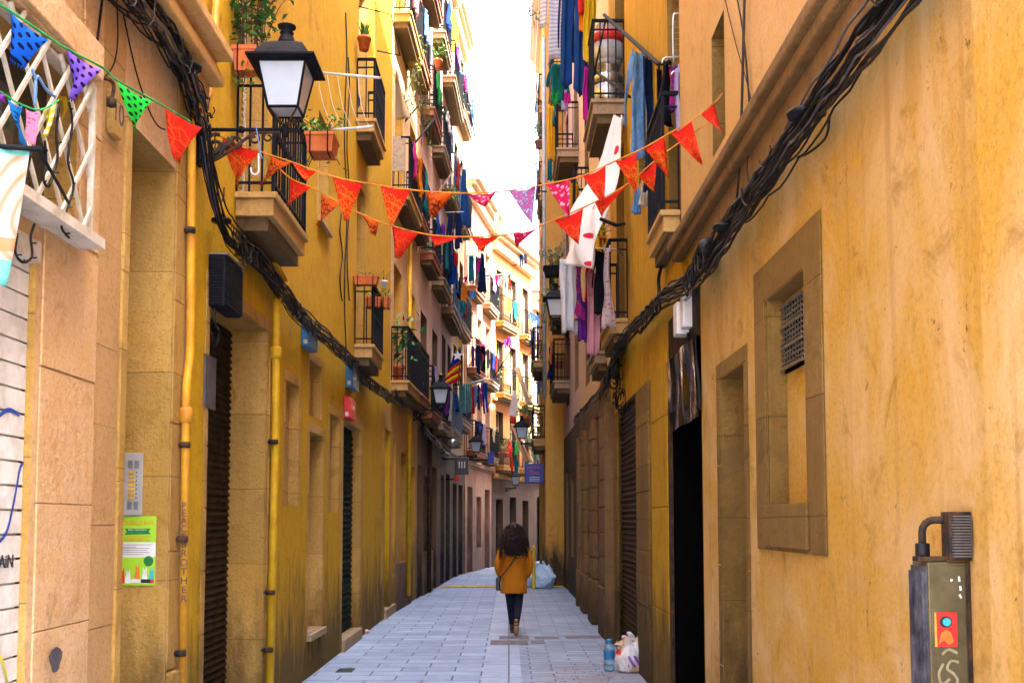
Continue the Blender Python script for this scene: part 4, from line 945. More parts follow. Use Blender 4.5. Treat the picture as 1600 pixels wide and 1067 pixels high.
# tall utility cabinet at the right edge
sv, zv = sR1.at(1512, 870); s_b = sR1.at(1428, 880, .12)[0]; s_a = sv
zt_ = sR1.at(1470, 872, .12)[1]
def put(px, py, o=0.): return sR1.at(px, py, o)
ca = sR1.at(1512, 900, .0)[0]; o_front = .14
cb_wall = sR1.at(1432, 900, .14)[0]
XO, XW, DN, DF = 1.364, 1.498, 3.56, 3.70
zt = P(1470, 878, DN).z
root = empty('utility_cabinet', (XW, DN, 0), 'rusty olive utility cabinet with red sticker and bent pipe on the right foreground wall', 'utility box')
mb = MB(); mb.box((XO, DN, 0), (XW, DF, zt)); mb.build('case', 'olive_metal', root, bevel=.005)
mb = MB(); mb.box((XO - .008, DN + .008, .02), (XO - .0005, DF - .008, zt - .012))
for k in range(3): mb.box((XO - .016, DN + .014 + k * .043, .04), (XO - .008, DN + .045 + k * .043, zt - .03))
mb.build('side_panel', 'black_panel', root)
mb = MB(); mb.box((XO + .008, DN - .004, .03), (XW - .016, DN - .0005, zt - .012)); mb.build('door', 'olive_metal', root, bevel=.0015)
mb = MB(); mb.box((XW - .012, DN - .008, .0), (XW + .0, DN - .0005, zt)); mb.build('hinge', 'iron_rust', root)
yf = DN - .0045
A_, B_ = P(1461, 1010, yf), P(1495, 956, yf)
mb = MB(); mb.box((A_.x, yf - .001, A_.z), (B_.x, yf, B_.z)); stk = mb.build('sticker', 'red_paint', root)
m_ = (A_.x + B_.x) / 2; w_ = B_.x - A_.x; h_ = B_.z - A_.z; ww = lambda x, y, z: V((x, yf - .001 - z, y))
rj = random.Random(3)
mb = MB(); mb.prism([(m_ + math.cos(t) * w_ * .28, A_.z + h_ * .72 + math.sin(t) * h_ * .17) for t in [k * .5236 for k in range(12)]], .0002, .0006, ww); mb.build('sticker_print', 'dark_letter', stk)
mb = MB(); mb.prism([(m_ + w_ * .04 + math.cos(t) * w_ * .19, A_.z + h_ * .72 + math.sin(t) * h_ * .12) for t in [k * .5236 for k in range(12)]], .0007, .0010, ww); mb.build('sticker_print', 'cyan_print', stk)
mb = MB(); mb.prism([(m_ - w_ * .34, A_.z + h_ * .08), (m_ - w_ * .1, A_.z + h_ * .2), (m_ + w_ * .1, A_.z + h_ * .05), (m_ + w_ * .33, A_.z + h_ * .15), (m_ + w_ * .2, A_.z + h_ * .42), (m_ + w_ * .02, A_.z + h_ * .5), (m_ - w_ * .22, A_.z + h_ * .40)], .0002, .0006, ww); mb.build('sticker_print', 'orange_print', stk)
mb = MB(); mb.prism([(m_ - w_ * .5, A_.z), (m_ - w_ * .40, A_.z), (m_ - w_ * .42, B_.z), (m_ - w_ * .5, B_.z)], .0002, .0006, ww); mb.build('sticker_print', 'label_amber', stk)
def stroke(pts, wd, seg, o, mat, parent, name='graffiti', th=.0015):
    """flat paint line on a wall: pts are (s, z)"""
    mb = MB(); L = []; n = len(pts)
    for i, (x, y) in enumerate(pts):
        x0, y0 = pts[max(i - 1, 0)]; x1, y1 = pts[min(i + 1, n - 1)]; dx, dy = x1 - x0, y1 - y0; l = math.hypot(dx, dy) or 1
        L.append((x - dy / l * wd, y + dx / l * wd)); L.append((x + dy / l * wd, y - dx / l * wd))
    for i in range(n - 1):
        q = [L[2 * i], L[2 * i + 1], L[2 * i + 3], L[2 * i + 2]]
        mb.face([seg.w(a, o + th, b) for a, b in q])
    return mb.build(name, mat, parent)
simple('pale_scrawl', (.36, .30, .15), .8)
def pxs(seg, pts, o): return [seg.at(x, y, o) for x, y in pts]
def sm2(pts, n=6): return [(p.x, p.y) for p in spline([V((a, b, 0)) for a, b in pts], n)]
sF = Seg((XO, yf), (XW, yf), 'L')
sF.n = V((0, -1, 0))
def pf(pts): return [(P(x, y, yf).x - XO, P(x, y, yf).z) for x, y in pts]
for pts in ([(1472, 1022), (1482, 1014), (1496, 1020)], [(1498, 1034), (1486, 1032), (1480, 1044), (1490, 1052), (1496, 1064), (1486, 1078), (1476, 1070)], [(1474, 1036), (1467, 1052), (1472, 1068), (1484, 1060)]):
    stroke(sm2(pf(pts)), .0042, sF, 0, 'pale_scrawl', root, th=.0006)
for pts in ([(1498, 900), (1499, 908)], [(1500, 915), (1501, 922)], [(1499, 928), (1502, 934)], [(1487, 904), (1486, 908)]):
    stroke(pf(pts), .0035, sF, 0, 'white_letter', root, th=.0006)
vz1, vz0 = P(1505, 799, 3.52).z, P(1505, 876, 3.52).z
vent = empty('wall_vent', (XW, 3.52, vz0), 'rusty finned vent above the utility cabinet', 'vent')
mb = MB(); mb.box((1.425, 3.53, vz0), (1.498, 3.60, vz1)); mb.build('case', 'iron_rust', vent, bevel=.004)
mb = MB()
for i in range(15): z = vz0 + .012 + (vz1 - vz0 - .02) * i / 15; mb.box((1.432, 3.512, z), (1.490, 3.53, z + .005))
mb.build('fins', 'grey_metal', vent)
pc1 = V((1.425, 3.57, P(1492, 812, 3.55).z)); pc2 = V((1.318, 3.62, pc1.z)); pc3 = V((1.375, 3.62, zt))
ex = P(1438, 820, 3.6).x
cc = [pc1, V((ex + .045, 3.6, pc1.z))] + [V((ex + .045 - .04 * math.sin(t), 3.6, pc1.z - .04 * (1 - math.cos(t)))) for t in (.4, .8, 1.2, 1.57)] + [V((ex + .005, 3.6, pc1.z - .075))]
ep = empty('elbow_pipe', (ex, 3.6, zt), 'short bent iron pipe entering the top of the utility cabinet', 'pipe')
mb = MB(); mb.tube(cc, .0125, 12); mb.build('tube', 'iron_rust', ep)
zz_ = pc1.z - .075
mb = MB(); mb.lathe([(.012, zz_ - zt + .0), (.023, zz_ - zt - .002), (.023, zz_ - zt - .05), (.014, zz_ - zt - .055), (.014, .0)], (ex + .005, 3.6, zt), 14); mb.build('sleeve', 'cable', ep)
mb = MB(); mb.box((ex - .02, 3.57, zt + .001), (ex + .075, 3.63, zt + .018)); mb.build('clamp', 'iron_rust', ep, bevel=.004)

# ---------------------------------------------------------------- text helper
def text_mesh(txt, size, mat, parent, M, name='lettering', extr=.0015, align='CENTER', font_scale=(1, 1)):
    cu = bpy.data.curves.new('txt', 'FONT'); cu.body = txt; cu.size = size; cu.extrude = extr; cu.align_x = align; cu.align_y = 'CENTER'
    to = bpy.data.objects.new('txt', cu); COL.objects.link(to); bpy.context.view_layer.update()
    me = bpy.data.meshes.new_from_object(to.evaluated_get(bpy.context.evaluated_depsgraph_get()))
    bpy.data.objects.remove(to); bpy.data.curves.remove(cu)
    o = bpy.data.objects.new(name, me); COL.objects.link(o); me.materials.clear(); me.materials.append(MATS[mat])
    me.transform(Matrix.Translation(-WL[parent.name]) @ M @ Matrix.Diagonal((font_scale[0], font_scale[1], 1, 1))); o.parent = parent; WL[o.name] = WL[parent.name]
    return o
def frameM(origin, xdir, ydir=V((0, 0, 1))):
    x = V(xdir).normalized(); y = V(ydir).normalized(); z = x.cross(y)
    return Matrix(((x.x, y.x, z.x, origin.x), (x.y, y.y, z.y, origin.y), (x.z, y.z, z.z, origin.z), (0, 0, 0, 1)))
# lettering down the pipe
pxp, pyp = 288, 0
for word, ya, yb in (('PEACE', 790, 838), ('BROTHER', 850, 935)):
    for i, ch in enumerate(word):
        y = ya + (yb - ya) * i / (len(word) - 1); c = wp(sL1, 287, y, .029 + .025)
        c = c + V((.010, -.0295, 0)); text_mesh(ch, .062, 'dark_letter', dp, frameM(c + V((0, -.002, 0)), V((1, .25, 0))), name='handwriting', font_scale=(1.05, 1), extr=.002)
# shutter graffiti
so_ = -.033
stroke(sm2(pxs(sL1, [(-14, 662), (0, 648), (14, 640), (30, 648)], so_)), .009, sL1, so_, 'blue_spray', L1)
stroke(sm2(pxs(sL1, [(36, 722), (30, 735), (22, 780), (10, 830), (-6, 850)], so_)), .009, sL1, so_, 'blue_spray', L1)
stroke(sm2(pxs(sL1, [(-10, 1020), (2, 1030), (10, 1062), (12, 1090)], so_)), .010, sL1, so_, 'yellow_spray', L1)
text_mesh('TAiN', .085, 'dark_letter', L1, frameM(wp(sL1, 6, 878, so_ + .002), V((0, 1, 0))), name='graffiti')
mb = MB()
sx, sz = sL1.at(88, 1030, .055)
poly = [(sx + math.cos(t) * .07 * (1 + .25 * math.sin(3 * t)), sz + math.sin(t) * .06) for t in [k * .449 for k in range(14)]]
mb.prism(poly, .0515, .0525, lambda x, y, z: sL1.w(x, z, y)); mb.build('paint_stain', 'plaque_grey', L1)

# entry phone + poster on the far jamb of the doorway (faces the camera)
yj = 7.03 - .004
def jam(px, py): return P(px, py, yj)
a = jam(196, 708); b = jam(222, 805); x0, x1, z0, z1 = a.x, b.x, b.z, a.z
ip = empty('entry_phone', ((x0 + x1) / 2, yj, z0), 'silver entry phone panel with seven amber bell buttons in the doorway', 'intercom')
mb = MB(); mb.box((x0, yj - .014, z0), (x1, yj, z1)); mb.build('plate', 'grey_paint', ip, bevel=.003)
W_ = x1 - x0; Hh = z1 - z0
for i in range(7):
    z = z0 + Hh * (.69 - i * .068); mb = MB(); mb.box((x0 + W_ * .25, yj - .02, z - .009), (x0 + W_ * .6, yj - .0142, z + .009)); mb.build('bell_button', 'label_amber', ip, bevel=.002)
    mb = MB(); mb.box((x0 + W_ * .66, yj - .018, z - .004), (x0 + W_ * .72, yj - .0142, z + .004)); mb.build('indicator', 'dark_letter', ip)
for zz in (.82, .16):
    mb = MB()
    for i in range(7):
        for c in (.2, .55): z = z0 + Hh * (zz - .055 + i * .018); mb.box((x0 + W_ * c, yj - .0155, z - .0015), (x0 + W_ * (c + .26), yj - .0142, z + .0015))
    mb.build('speaker_slots', 'dark_letter', ip)
a = jam(186, 806); b = jam(242, 914); x0, x1, z0, z1 = a.x, b.x, b.z, a.z
W_, Hh = x1 - x0, z1 - z0; ps = empty('poster', ((x0 + x1) / 2, yj, z0), 'green neighbourhood council poster with colourful raised hands, taped under the entry phone', 'poster')
mb = MB(); mb.box((x0, yj - .003, z0), (x1, yj - .0005, z1)); mb.build('sheet', 'green_poster', ps)
def pp_(u, v): return (x0 + W_ * u, yj - .0036, z0 + Hh * v)
def pflat(us, mat, nm, dy=0.0):
    mb = MB(); mb.face([V(pp_(u, v)) + V((0, -dy, 0)) for u, v in us]); return mb.build(nm, mat, ps)
pflat([(0, .40), (1, .41), (1, .62), (0, .62)], 'plastic_white', 'text_band')
pflat([(.16, .73), (.86, .74), (.80, .78), (.86, .82), (.16, .82), (.22, .775)], 'green_badge', 'ribbon')
for k, (u, c) in enumerate(((.12, 'red_paint'), (.28, 'white_letter'), (.52, 'orange_print'), (.72, 'white_letter'), (.90, 'cyan_print'))):
    h = (.26, .24, .33, .28, .27)[k]
    pflat([(u - .09, .03), (u + .09, .03), (u + .06, h * .7), (u + .05, h), (u + .01, h * .75), (u - .04, h * .95), (u - .05, h * .6)], c, 'raised_hand', .0004)
mb = MB(); mb.prism([(x0 + W_ * (.82 + .13 * math.cos(t)), z0 + Hh * (.35 + .075 * math.sin(t))) for t in [k * .449 for k in range(14)]], 0, .0008, lambda x, y, z: V((x, yj - .0045 - z, y))); mb.build('badge', 'green_badge', ps)
pflat([(.38, .035), (.62, .035), (.62, .09), (.38, .09)], 'white_letter', 'logo_strip', .0012)
pflat([(.63, .035), (.88, .035), (.88, .09), (.63, .09)], 'dark_letter', 'logo_strip', .0012)
pflat([(.88, .035), (.97, .035), (.97, .09), (.88, .09)], 'red_paint', 'logo_strip', .0012)
text_mesh('CONSELL DE BARRI', .034, 'orange_print', ps, frameM(V(pp_(.5, .90)) + V((0, -.0008, 0)), V((1, 0, 0))), font_scale=(.74, 1.25), extr=.0003)
text_mesh('VINE I PARTICIPA!', .016, 'white_letter', ps, frameM(V(pp_(.5, .80)) + V((0, -.0012, 0)), V((1, 0, 0))), font_scale=(.95, 1), extr=.0003)
for v, l in ((.87, .5), (.70, .8), (.67, .7), (.645, .75), (.58, .8), (.55, .4), (.53, .75), (.50, .7), (.47, .75), (.44, .6)):
    pflat([(.08, v), (.08 + l, v), (.08 + l, v + .008), (.08, v + .008)], 'orange_print' if v > .62 else 'grey_metal', 'text_line', .0006)
# number ten plate
s_, z_ = sL1.at(178, 178, .02); nb = empty('number_plate', sL1.w(s_, 0, z_ - .1), 'carved stone house number ten beside the shop doorway', 'number plate')
mb = MB(); mb.prism([(s_ - .085, z_ - .10), (s_ - .06, z_ - .13), (s_ + .06, z_ - .13), (s_ + .085, z_ - .10), (s_ + .085, z_ + .10), (s_ + .06, z_ + .12), (s_ - .06, z_ + .12), (s_ - .085, z_ + .10)], .008, .045, lambda x, y, z: sL1.w(x, z, y)); mb.build('plate', 'stone_jamb', nb, bevel=.006)
text_mesh('10', .17, 'plaque_grey', nb, frameM(sL1.w(s_, .047, z_), V((0, 1, 0))), extr=.001)
# cable insulator hook
c = wp(sL1, 155, 95, .03); hk = empty('cable_hook', c, 'black insulator and hook holding the cable above the doorway pilaster', 'hook')
mb = MB(); mb.lathe([(.008, .05), (.018, .04), (.018, -.05), (.010, -.06)], c, 8); mb.build('insulator', 'cable', hk)
c2 = wp(sL1, 158, 130, .02); mb = MB(); mb.tube(spline([c2 + V((.0, -.08, 0)), c2 + V((.05, -.02, .01)), c2 + V((.06, .02, -.01)), c2 + V((.05, .02, -.1))], 5), .011, 6); mb.lathe([(.0, 0), (.026, .01), (.026, .05), (.0, .06)], c2 + V((.05, .02, -.13)), 8); mb.build('hook', 'iron_rust', hk)
# fairy lights on the lattice
for k, pts in enumerate(([(108, 160), (113, 195), (106, 250), (115, 290), (104, 330), (96, 355), (108, 372)], [(92, 165), (88, 210), (90, 245), (84, 270), (76, 292), (68, 280), (72, 250), (70, 220)], [(50, 230), (42, 270), (36, 300), (30, 320)], [(54, 350), (48, 370), (50, 400), (36, 410), (24, 395), (27, 365)])):
    cc = spline([wp(sL1, x, y, .11) for x, y in pts], 6); mb = MB(); mb.tube(cc, .006, 6)
    for i in range(3, len(cc) - 1, 5): mb.tube([cc[i], cc[i] + V((.015, random.choice((-.02, .02)), .006))], .004, 5)
    tag(mb.build('fairy_lights', 'cable'), ['thick string of unlit fairy lights down the right side of the lattice', 'looped string of unlit fairy lights in the middle of the lattice', 'short string of unlit fairy lights behind the banner top', 'black wire loop hanging below the lattice sill'][k], 'fairy lights')
mb = MB(); mb.tube(spline([wp(sL1, x, y, .12) for x, y in ((50, 108), (56, 130), (54, 165), (57, 120), (72, 140), (86, 152))], 6), .007, 6)
tag(mb.build('tied_rope', 'rope_blue'), 'pale blue rope knotted through the lattice', 'rope')

# printed banner hanging from a short arm at the left edge
bs = sL1.w(d1(4.15), 0, 0)
za, zb = 3.46, 2.62
bn = empty('hanging_banner', (-1.80, 4.28, zb), 'turquoise edged banner with curved orange bands hanging at the left edge', 'banner')
def pb(px, py): return P(px, py, 4.25)
q0, q1, q2, q3 = pb(-60, 224), pb(45, 232), pb(9, 446), pb(-90, 446)
vs, uvs, fs = [], [], []; N, M_ = 12, 16
for j in range(M_ + 1):
    for i in range(N + 1):
        u, v = i / N, j / M_; p = q3.lerp(q2, u).lerp(q0.lerp(q1, u), v); vs.append(p + V((0, .018 * math.sin(u * 7 + v * 2), 0))); uvs.append((u, v))
fs = [(j * (N + 1) + i, j * (N + 1) + i + 1, (j + 1) * (N + 1) + i + 1, (j + 1) * (N + 1) + i) for j in range(M_) for i in range(N)]
mb = MB(); mb.smooth = True; mb.faces(vs, fs, uvs); bb = mb.build('sheet', 'banner_print', bn)
sol = bb.modifiers.new('solid', 'SOLIDIFY'); sol.thickness = .003
mb = MB(); mb.tube([q0 + V((-.02, 0, -.0)), q1 + V((.05, .0, -.004))], .011, 8); mb.tube([q1 + V((.04, 0, -.004)), V((-2.06, 5.0, q1.z))], .008, 6); mb.build('rod', 'iron', bn)
# ---------------------------------------------------------------- lanterns
def lantern_proto():
    r = empty('street_lamp', (0, 0, 0))
    L = .62
    mb = MB(); mb.box((.002, -.045, -.26), (.022, .045, .07)); mb.tube([(.01, 0, 0), (L - .02, 0, 0)], .014, 8); mb.lathe([(.0, -.06), (.022, -.05), (.03, -.02), (.03, .02), (.018, .04)], (L, 0, 0), 10)
    mb.lathe([(.020, -.02), (.024, 0), (.020, .02)], (L * .5, 0, 0), 8)
    mb.build('bracket', 'iron', r)
    mb = MB()
    def scroll(cx, cz, r0, turns, a0, sgn=1, w=.008):
        pts = [V((cx + sgn * math.cos(a0 + t * turns * 2 * math.pi) * r0 * (1 - .72 * t), 0, cz + math.sin(a0 + t * turns * 2 * math.pi) * r0 * (1 - .72 * t))) for t in [k / 22 for k in range(23)]]
        mb.tube(pts, w, 6)
    scroll(.12, -.13, .10, 1.4, 1.2, 1, .014); scroll(.27, -.085, .06, 1.3, 2.6, 1, .010); scroll(.40, -.065, .045, 1.2, 1.0, -1, .009); scroll(.5, -.055, .04, 1.2, .6, 1, .008)
    mb.tube(spline([(.02, 0, -.22), (.12, 0, -.22), (.26, 0, -.13), (.40, 0, -.03), (.58, 0, -.02)], 6), .011, 6)
    for k in range(7):
        t = k / 6; mb.tube([(.04 + .03 * k, 0, -.24 + .02 * k), (.07 + .03 * k, 0, -.17 + .02 * k)], .016, 5)
    mb.build('scrollwork', 'iron_rust', r)
    c = V((L, 0, 0)); z0, z1 = .13, .44; h0, h1 = .105, .165
    mb = MB()
    for a in (.785, 2.356, 3.927, 5.498):
        d = V((math.cos(a), math.sin(a), 0)); mb.tube(spline([c + V((0, 0, .03)), c + d * .05 + V((0, 0, .055)), c + d * h0 * 1.38 + V((0, 0, z0))], 4), .008, 5)
    mb.build('stem', 'iron_rust', r)
    def sq(h, z): return [c + V((x * h, y * h, z)) for x, y in ((-1, -1), (1, -1), (1, 1), (-1, 1))]
    mb = MB()
    for i in range(4): mb.tube([sq(h0, z0)[i], sq(h1, z1)[i]], .009, 4)
    for h, z in ((h0, z0), (h1, z1)):
        q = sq(h, z)
        for i in range(4): mb.tube([q[i], q[(i + 1) % 4]], .011, 4)
    fr = mb.build('frame', 'iron', r)
    A, B = sq(h0 - .004, z0 + .006), sq(h1 - .004, z1 - .006)
    for i in range(4):
        j = (i + 1) % 4; n_ = ((A[i] + A[j]) / 2 - c); n_.z = 0; n_ = n_.normalized() * .003
        mb = MB(); mb.box8([A[i] - n_, A[j] - n_, A[j], A[i], B[i] - n_, B[j] - n_, B[j], B[i]]); mb.build('pane', 'lamp_glass', fr)
    mb = MB(); mb.loft([sq(h0 - .01, z0 - .0), sq(h0 - .01, z0 + .006)]); mb.build('pane', 'lamp_glass', fr)
    mb = MB(); mb.loft([sq(.215, z1 + .004), sq(.238, z1 + .012), sq(.238, z1 + .026), sq(.19, z1 + .045), sq(.165, z1 + .09), sq(.135, z1 + .135), sq(.085, z1 + .168), sq(.055, z1 + .18)])
    mb.build('roof', 'iron', r)
    mb = MB(); mb.lathe([(.075, z1 + .172), (.062, z1 + .20), (.048, z1 + .235), (.040, z1 + .25), (.052, z1 + .262), (.036, z1 + .275), (.036, z1 + .285), (.064, z1 + .30), (.066, z1 + .312), (.02, z1 + .325), (.0, z1 + .33)], c, 14); mb.build('finial', 'iron', r)
    return r
lp = lantern_proto()
lamps = [((-2.2, 7.52, 0), (448, 203, 7.52), 0, 'large nearest black lantern on a scrolled arm before the first left balcony', 1),
         ((-2.1, 23.6, 0), (708, 640, 23.6), 0, 'black wall lantern on the left in front of the teal screened balcony', 1),
         ((-1.66, 34.5, 0), (749, 712, 34.5), 0, 'small black wall lantern deep on the left beside the blue green balconies', 1),
         ((1.5, 20.4, 0), (868, 505, 20.4), math.pi, 'black lantern on the right wall half hidden behind hanging white washing', 1),
         ((.98, 30.2, 0), (816, 692, 30.2), math.pi, 'black lantern on a long arm above the blue shop sign', 1),
         ((-.35, 43.2, 0), (788, 762, 43.2), 0, 'tiny most distant lantern before the dark arcade', 1)]
for i, (base, px, rot, lb, sc) in enumerate(lamps):
    o = lp if i == 0 else copy_tree(lp)
    z = P(*px).z; o.location = (base[0], base[1], z); o.rotation_euler = (0, 0, rot); tag(o, lb, 'street lamp', 'wall lanterns along the street')

# ---------------------------------------------------------------- bunting
rf = random.Random(5)
def pennant(root, a, b, tip, D, mat, n=7):
    A, B, T = P(*a, D), P(*b, D), P(*tip, D); mb = MB(); vs, uvs, fs = [], [], []; ph = rf.uniform(0, 6); am = rf.uniform(.020, .045); cl_ = rf.uniform(-.10, .10)
    for j in range(n + 1):
        t = j / n
        for i in range(n + 1):
            u = i / n; p = A.lerp(B, u).lerp(T, t); wv = math.sin(u * 5 * (1 - t * .4) + ph + t * 2.5) * am * (.25 + t)
            vs.append(p + V((wv * .25 * t, wv + cl_ * t * t, (u * (1 - u)) * -.05 * (1 - t) + .012 * math.sin(u * 9 + ph) * t * (1 - t)))); uvs.append((u * (B - A).length * (1 - t) + (T.x - A.x) * t, -t * (T - A).length))
    for j in range(n):
        for i in range(n):
            q = j * (n + 1) + i
            fs.append((q, q + n + 1, q + n + 2, q + 1) if j < n - 1 else (q, q + n + 1, q + 1))
    mb.smooth = True; mb.faces(vs, fs, uvs); o = mb.build('pennant', mat, root)
    m_ = o.modifiers.new('solid', 'SOLIDIFY'); m_.thickness = .0015
def bunting(label, D, path, flags, smat, r=.0055, ds=None):
    pts = [P(x, y, ds[i] if ds else D) for i, (x, y) in enumerate(path)]
    root = empty('bunting', pts[0], label, 'bunting', 'bunting strings hung over the street')
    mb = MB(); mb.tube(spline(pts, 5), r, 6); mb.build('cord', smat, root)
    for a, b, t, m in flags: pennant(root, a, b, t, (dg((a[0] + b[0]) / 2) if a[0] < 330 else D) if not callable(D) else D((a[0] + b[0]) / 2), m)
    return root
dg = lambda x: min(7.45, 1.95 * 1700 / (795 - x))
up = [(300, 192), (346, 214), (410, 238), (455, 253), (520, 276), (594, 290), (664, 299), (730, 302), (795, 298), (853, 288), (910, 275), (961, 252), (1007, 231), (1050, 206), (1080, 190), (1116, 161), (1129, 146)]
bunting('upper orange cord of red patterned pennants from the large lantern to the right wall', 7.56, up,
        [((258, 169), (315, 199), (269, 249), 'red_cotton'), ((346, 214), (407, 238), (366, 289), 'red_bandana'), ((425, 244), (456, 254), (404, 286), 'orange_bandana'), ((456, 253), (493, 268), (478, 285), 'red_bandana'),
         ((519, 276), (567, 286), (539, 346), 'red_bandana'), ((594, 290), (642, 296), (612, 356), 'red_bandana'), ((664, 299), (709, 302), (673, 338), 'orange_bandana'), ((730, 302), (775, 301), (756, 329), 'magenta_print'),
         ((795, 298), (837, 291), (830, 355), 'purple_print'), ((853, 288), (890, 280), (890, 344), 'magenta_print'), ((910, 275), (946, 260), (945, 326), 'red_cotton'), ((961, 252), (994, 238), (997, 302), 'red_bandana'),
         ((1007, 231), (1038, 214), (1047, 280), 'red_bandana'), ((1048, 208), (1080, 190), (1096, 259), 'red_cotton'), ((1095, 178), (1116, 161), (1129, 216), 'red_cotton')], 'string_orange')
lo = [(412, 240), (453, 278), (487, 293), (531, 317), (565, 335), (612, 353), (672, 367), (736, 370), (802, 365), (866, 344), (929, 316), (980, 288), (1030, 246), (1100, 196), (1117, 184)]
bunting('lower orange cord of red pennants sagging just beneath the upper one', 7.9, lo,
        [((453, 278), (487, 293), (449, 321), 'red_cotton'), ((502, 303), (532, 317), (498, 356), 'orange_bandana'), ((565, 335), (592, 346), (584, 368), 'orange_bandana'), ((612, 353), (654, 364), (619, 404), 'red_cotton'),
         ((672, 367), (720, 370), (680, 392), 'red_cotton'), ((736, 370), (782, 367), (751, 396), 'red_cotton'), ((802, 365), (846, 353), (806, 385), 'magenta_print'), ((866, 344), (911, 326), (904, 386), 'red_cotton'),
         ((929, 316), (980, 288), (941, 336), 'red_bandana'), ((997, 275), (1026, 250), (1022, 300), 'red_bandana')], 'string_orange')
dg = lambda x: min(7.45, 1.95 * 1700 / (795 - x))
gp = [(-30, -6), (10, 14), (75, 58), (103, 76), (160, 106), (183, 126), (238, 156), (262, 170), (300, 192)]
bunting('green cord with spotted blue, violet and green pennants over the shop front', dg, gp,
        [((15, 18), (74, 62), (17, 98), 'dots_blue'), ((103, 76), (160, 111), (108, 155), 'dots_violet'), ((183, 127), (238, 158), (203, 200), 'dots_green')], 'string_green', ds=[dg(x) for x, y in gp])
dgs = lambda x: 1.99 * 1700 / (795 - x)
gq = [(-30, 125), (10, 150), (30, 162), (62, 172), (92, 157)]
bunting('short green string of small blue, pink and yellow pennants on the lattice', dgs, gq,
        [((-8, 132), (10, 150), (2, 158), 'small_violet'), ((13, 155), (36, 166), (25, 222), 'small_blue'), ((40, 170), (60, 172), (52, 231), 'small_pink'), ((66, 172), (88, 160), (81, 226), 'small_yellow')], 'string_green', r=.004, ds=[dgs(x) for x, y in gq])
mb = MB(); vs = [P(x, y, 5.3) for x, y in ((92, 150), (104, 152), (106, 170), (96, 190), (100, 172), (98, 158), (90, 156))]; mb.faces(vs, [(0, 1, 5, 6), (1, 2, 4, 5), (2, 3, 4)]); o = mb.build('ribbon', 'cloth_yellow'); o.modifiers.new('s', 'SOLIDIFY').thickness = .002; tag(o, 'yellow cloth strip tied at the end of the small pennants', 'ribbon')
# blue cord and white clip at the lantern arm
for k, (pts, m, r_, lb) in enumerate((([(400, 198), (403, 215), (405, 232), (410, 248)], 'rope_blue', .004, 'pale blue cord tying the lower bunting to the lantern arm'), ([(303, 215), (304, 228), (305, 243)], 'rope_blue', .006, 'pale blue tie around the lantern bracket by the wall'))):
    mb = MB(); mb.tube([P(x, y, 7.5) for x, y in pts], r_, 5); tag(mb.build('cord_tie', m), lb, 'cord')
mb = MB(); mb.tube(spline([P(x, y, 7.48) for x, y in ((404, 240), (404, 255), (404, 268), (399, 273), (393, 270), (392, 262))], 6), .006, 6); tag(mb.build('plastic_hook', 'plastic_white'), 'white plastic hook hanging under the lantern arm', 'hook')

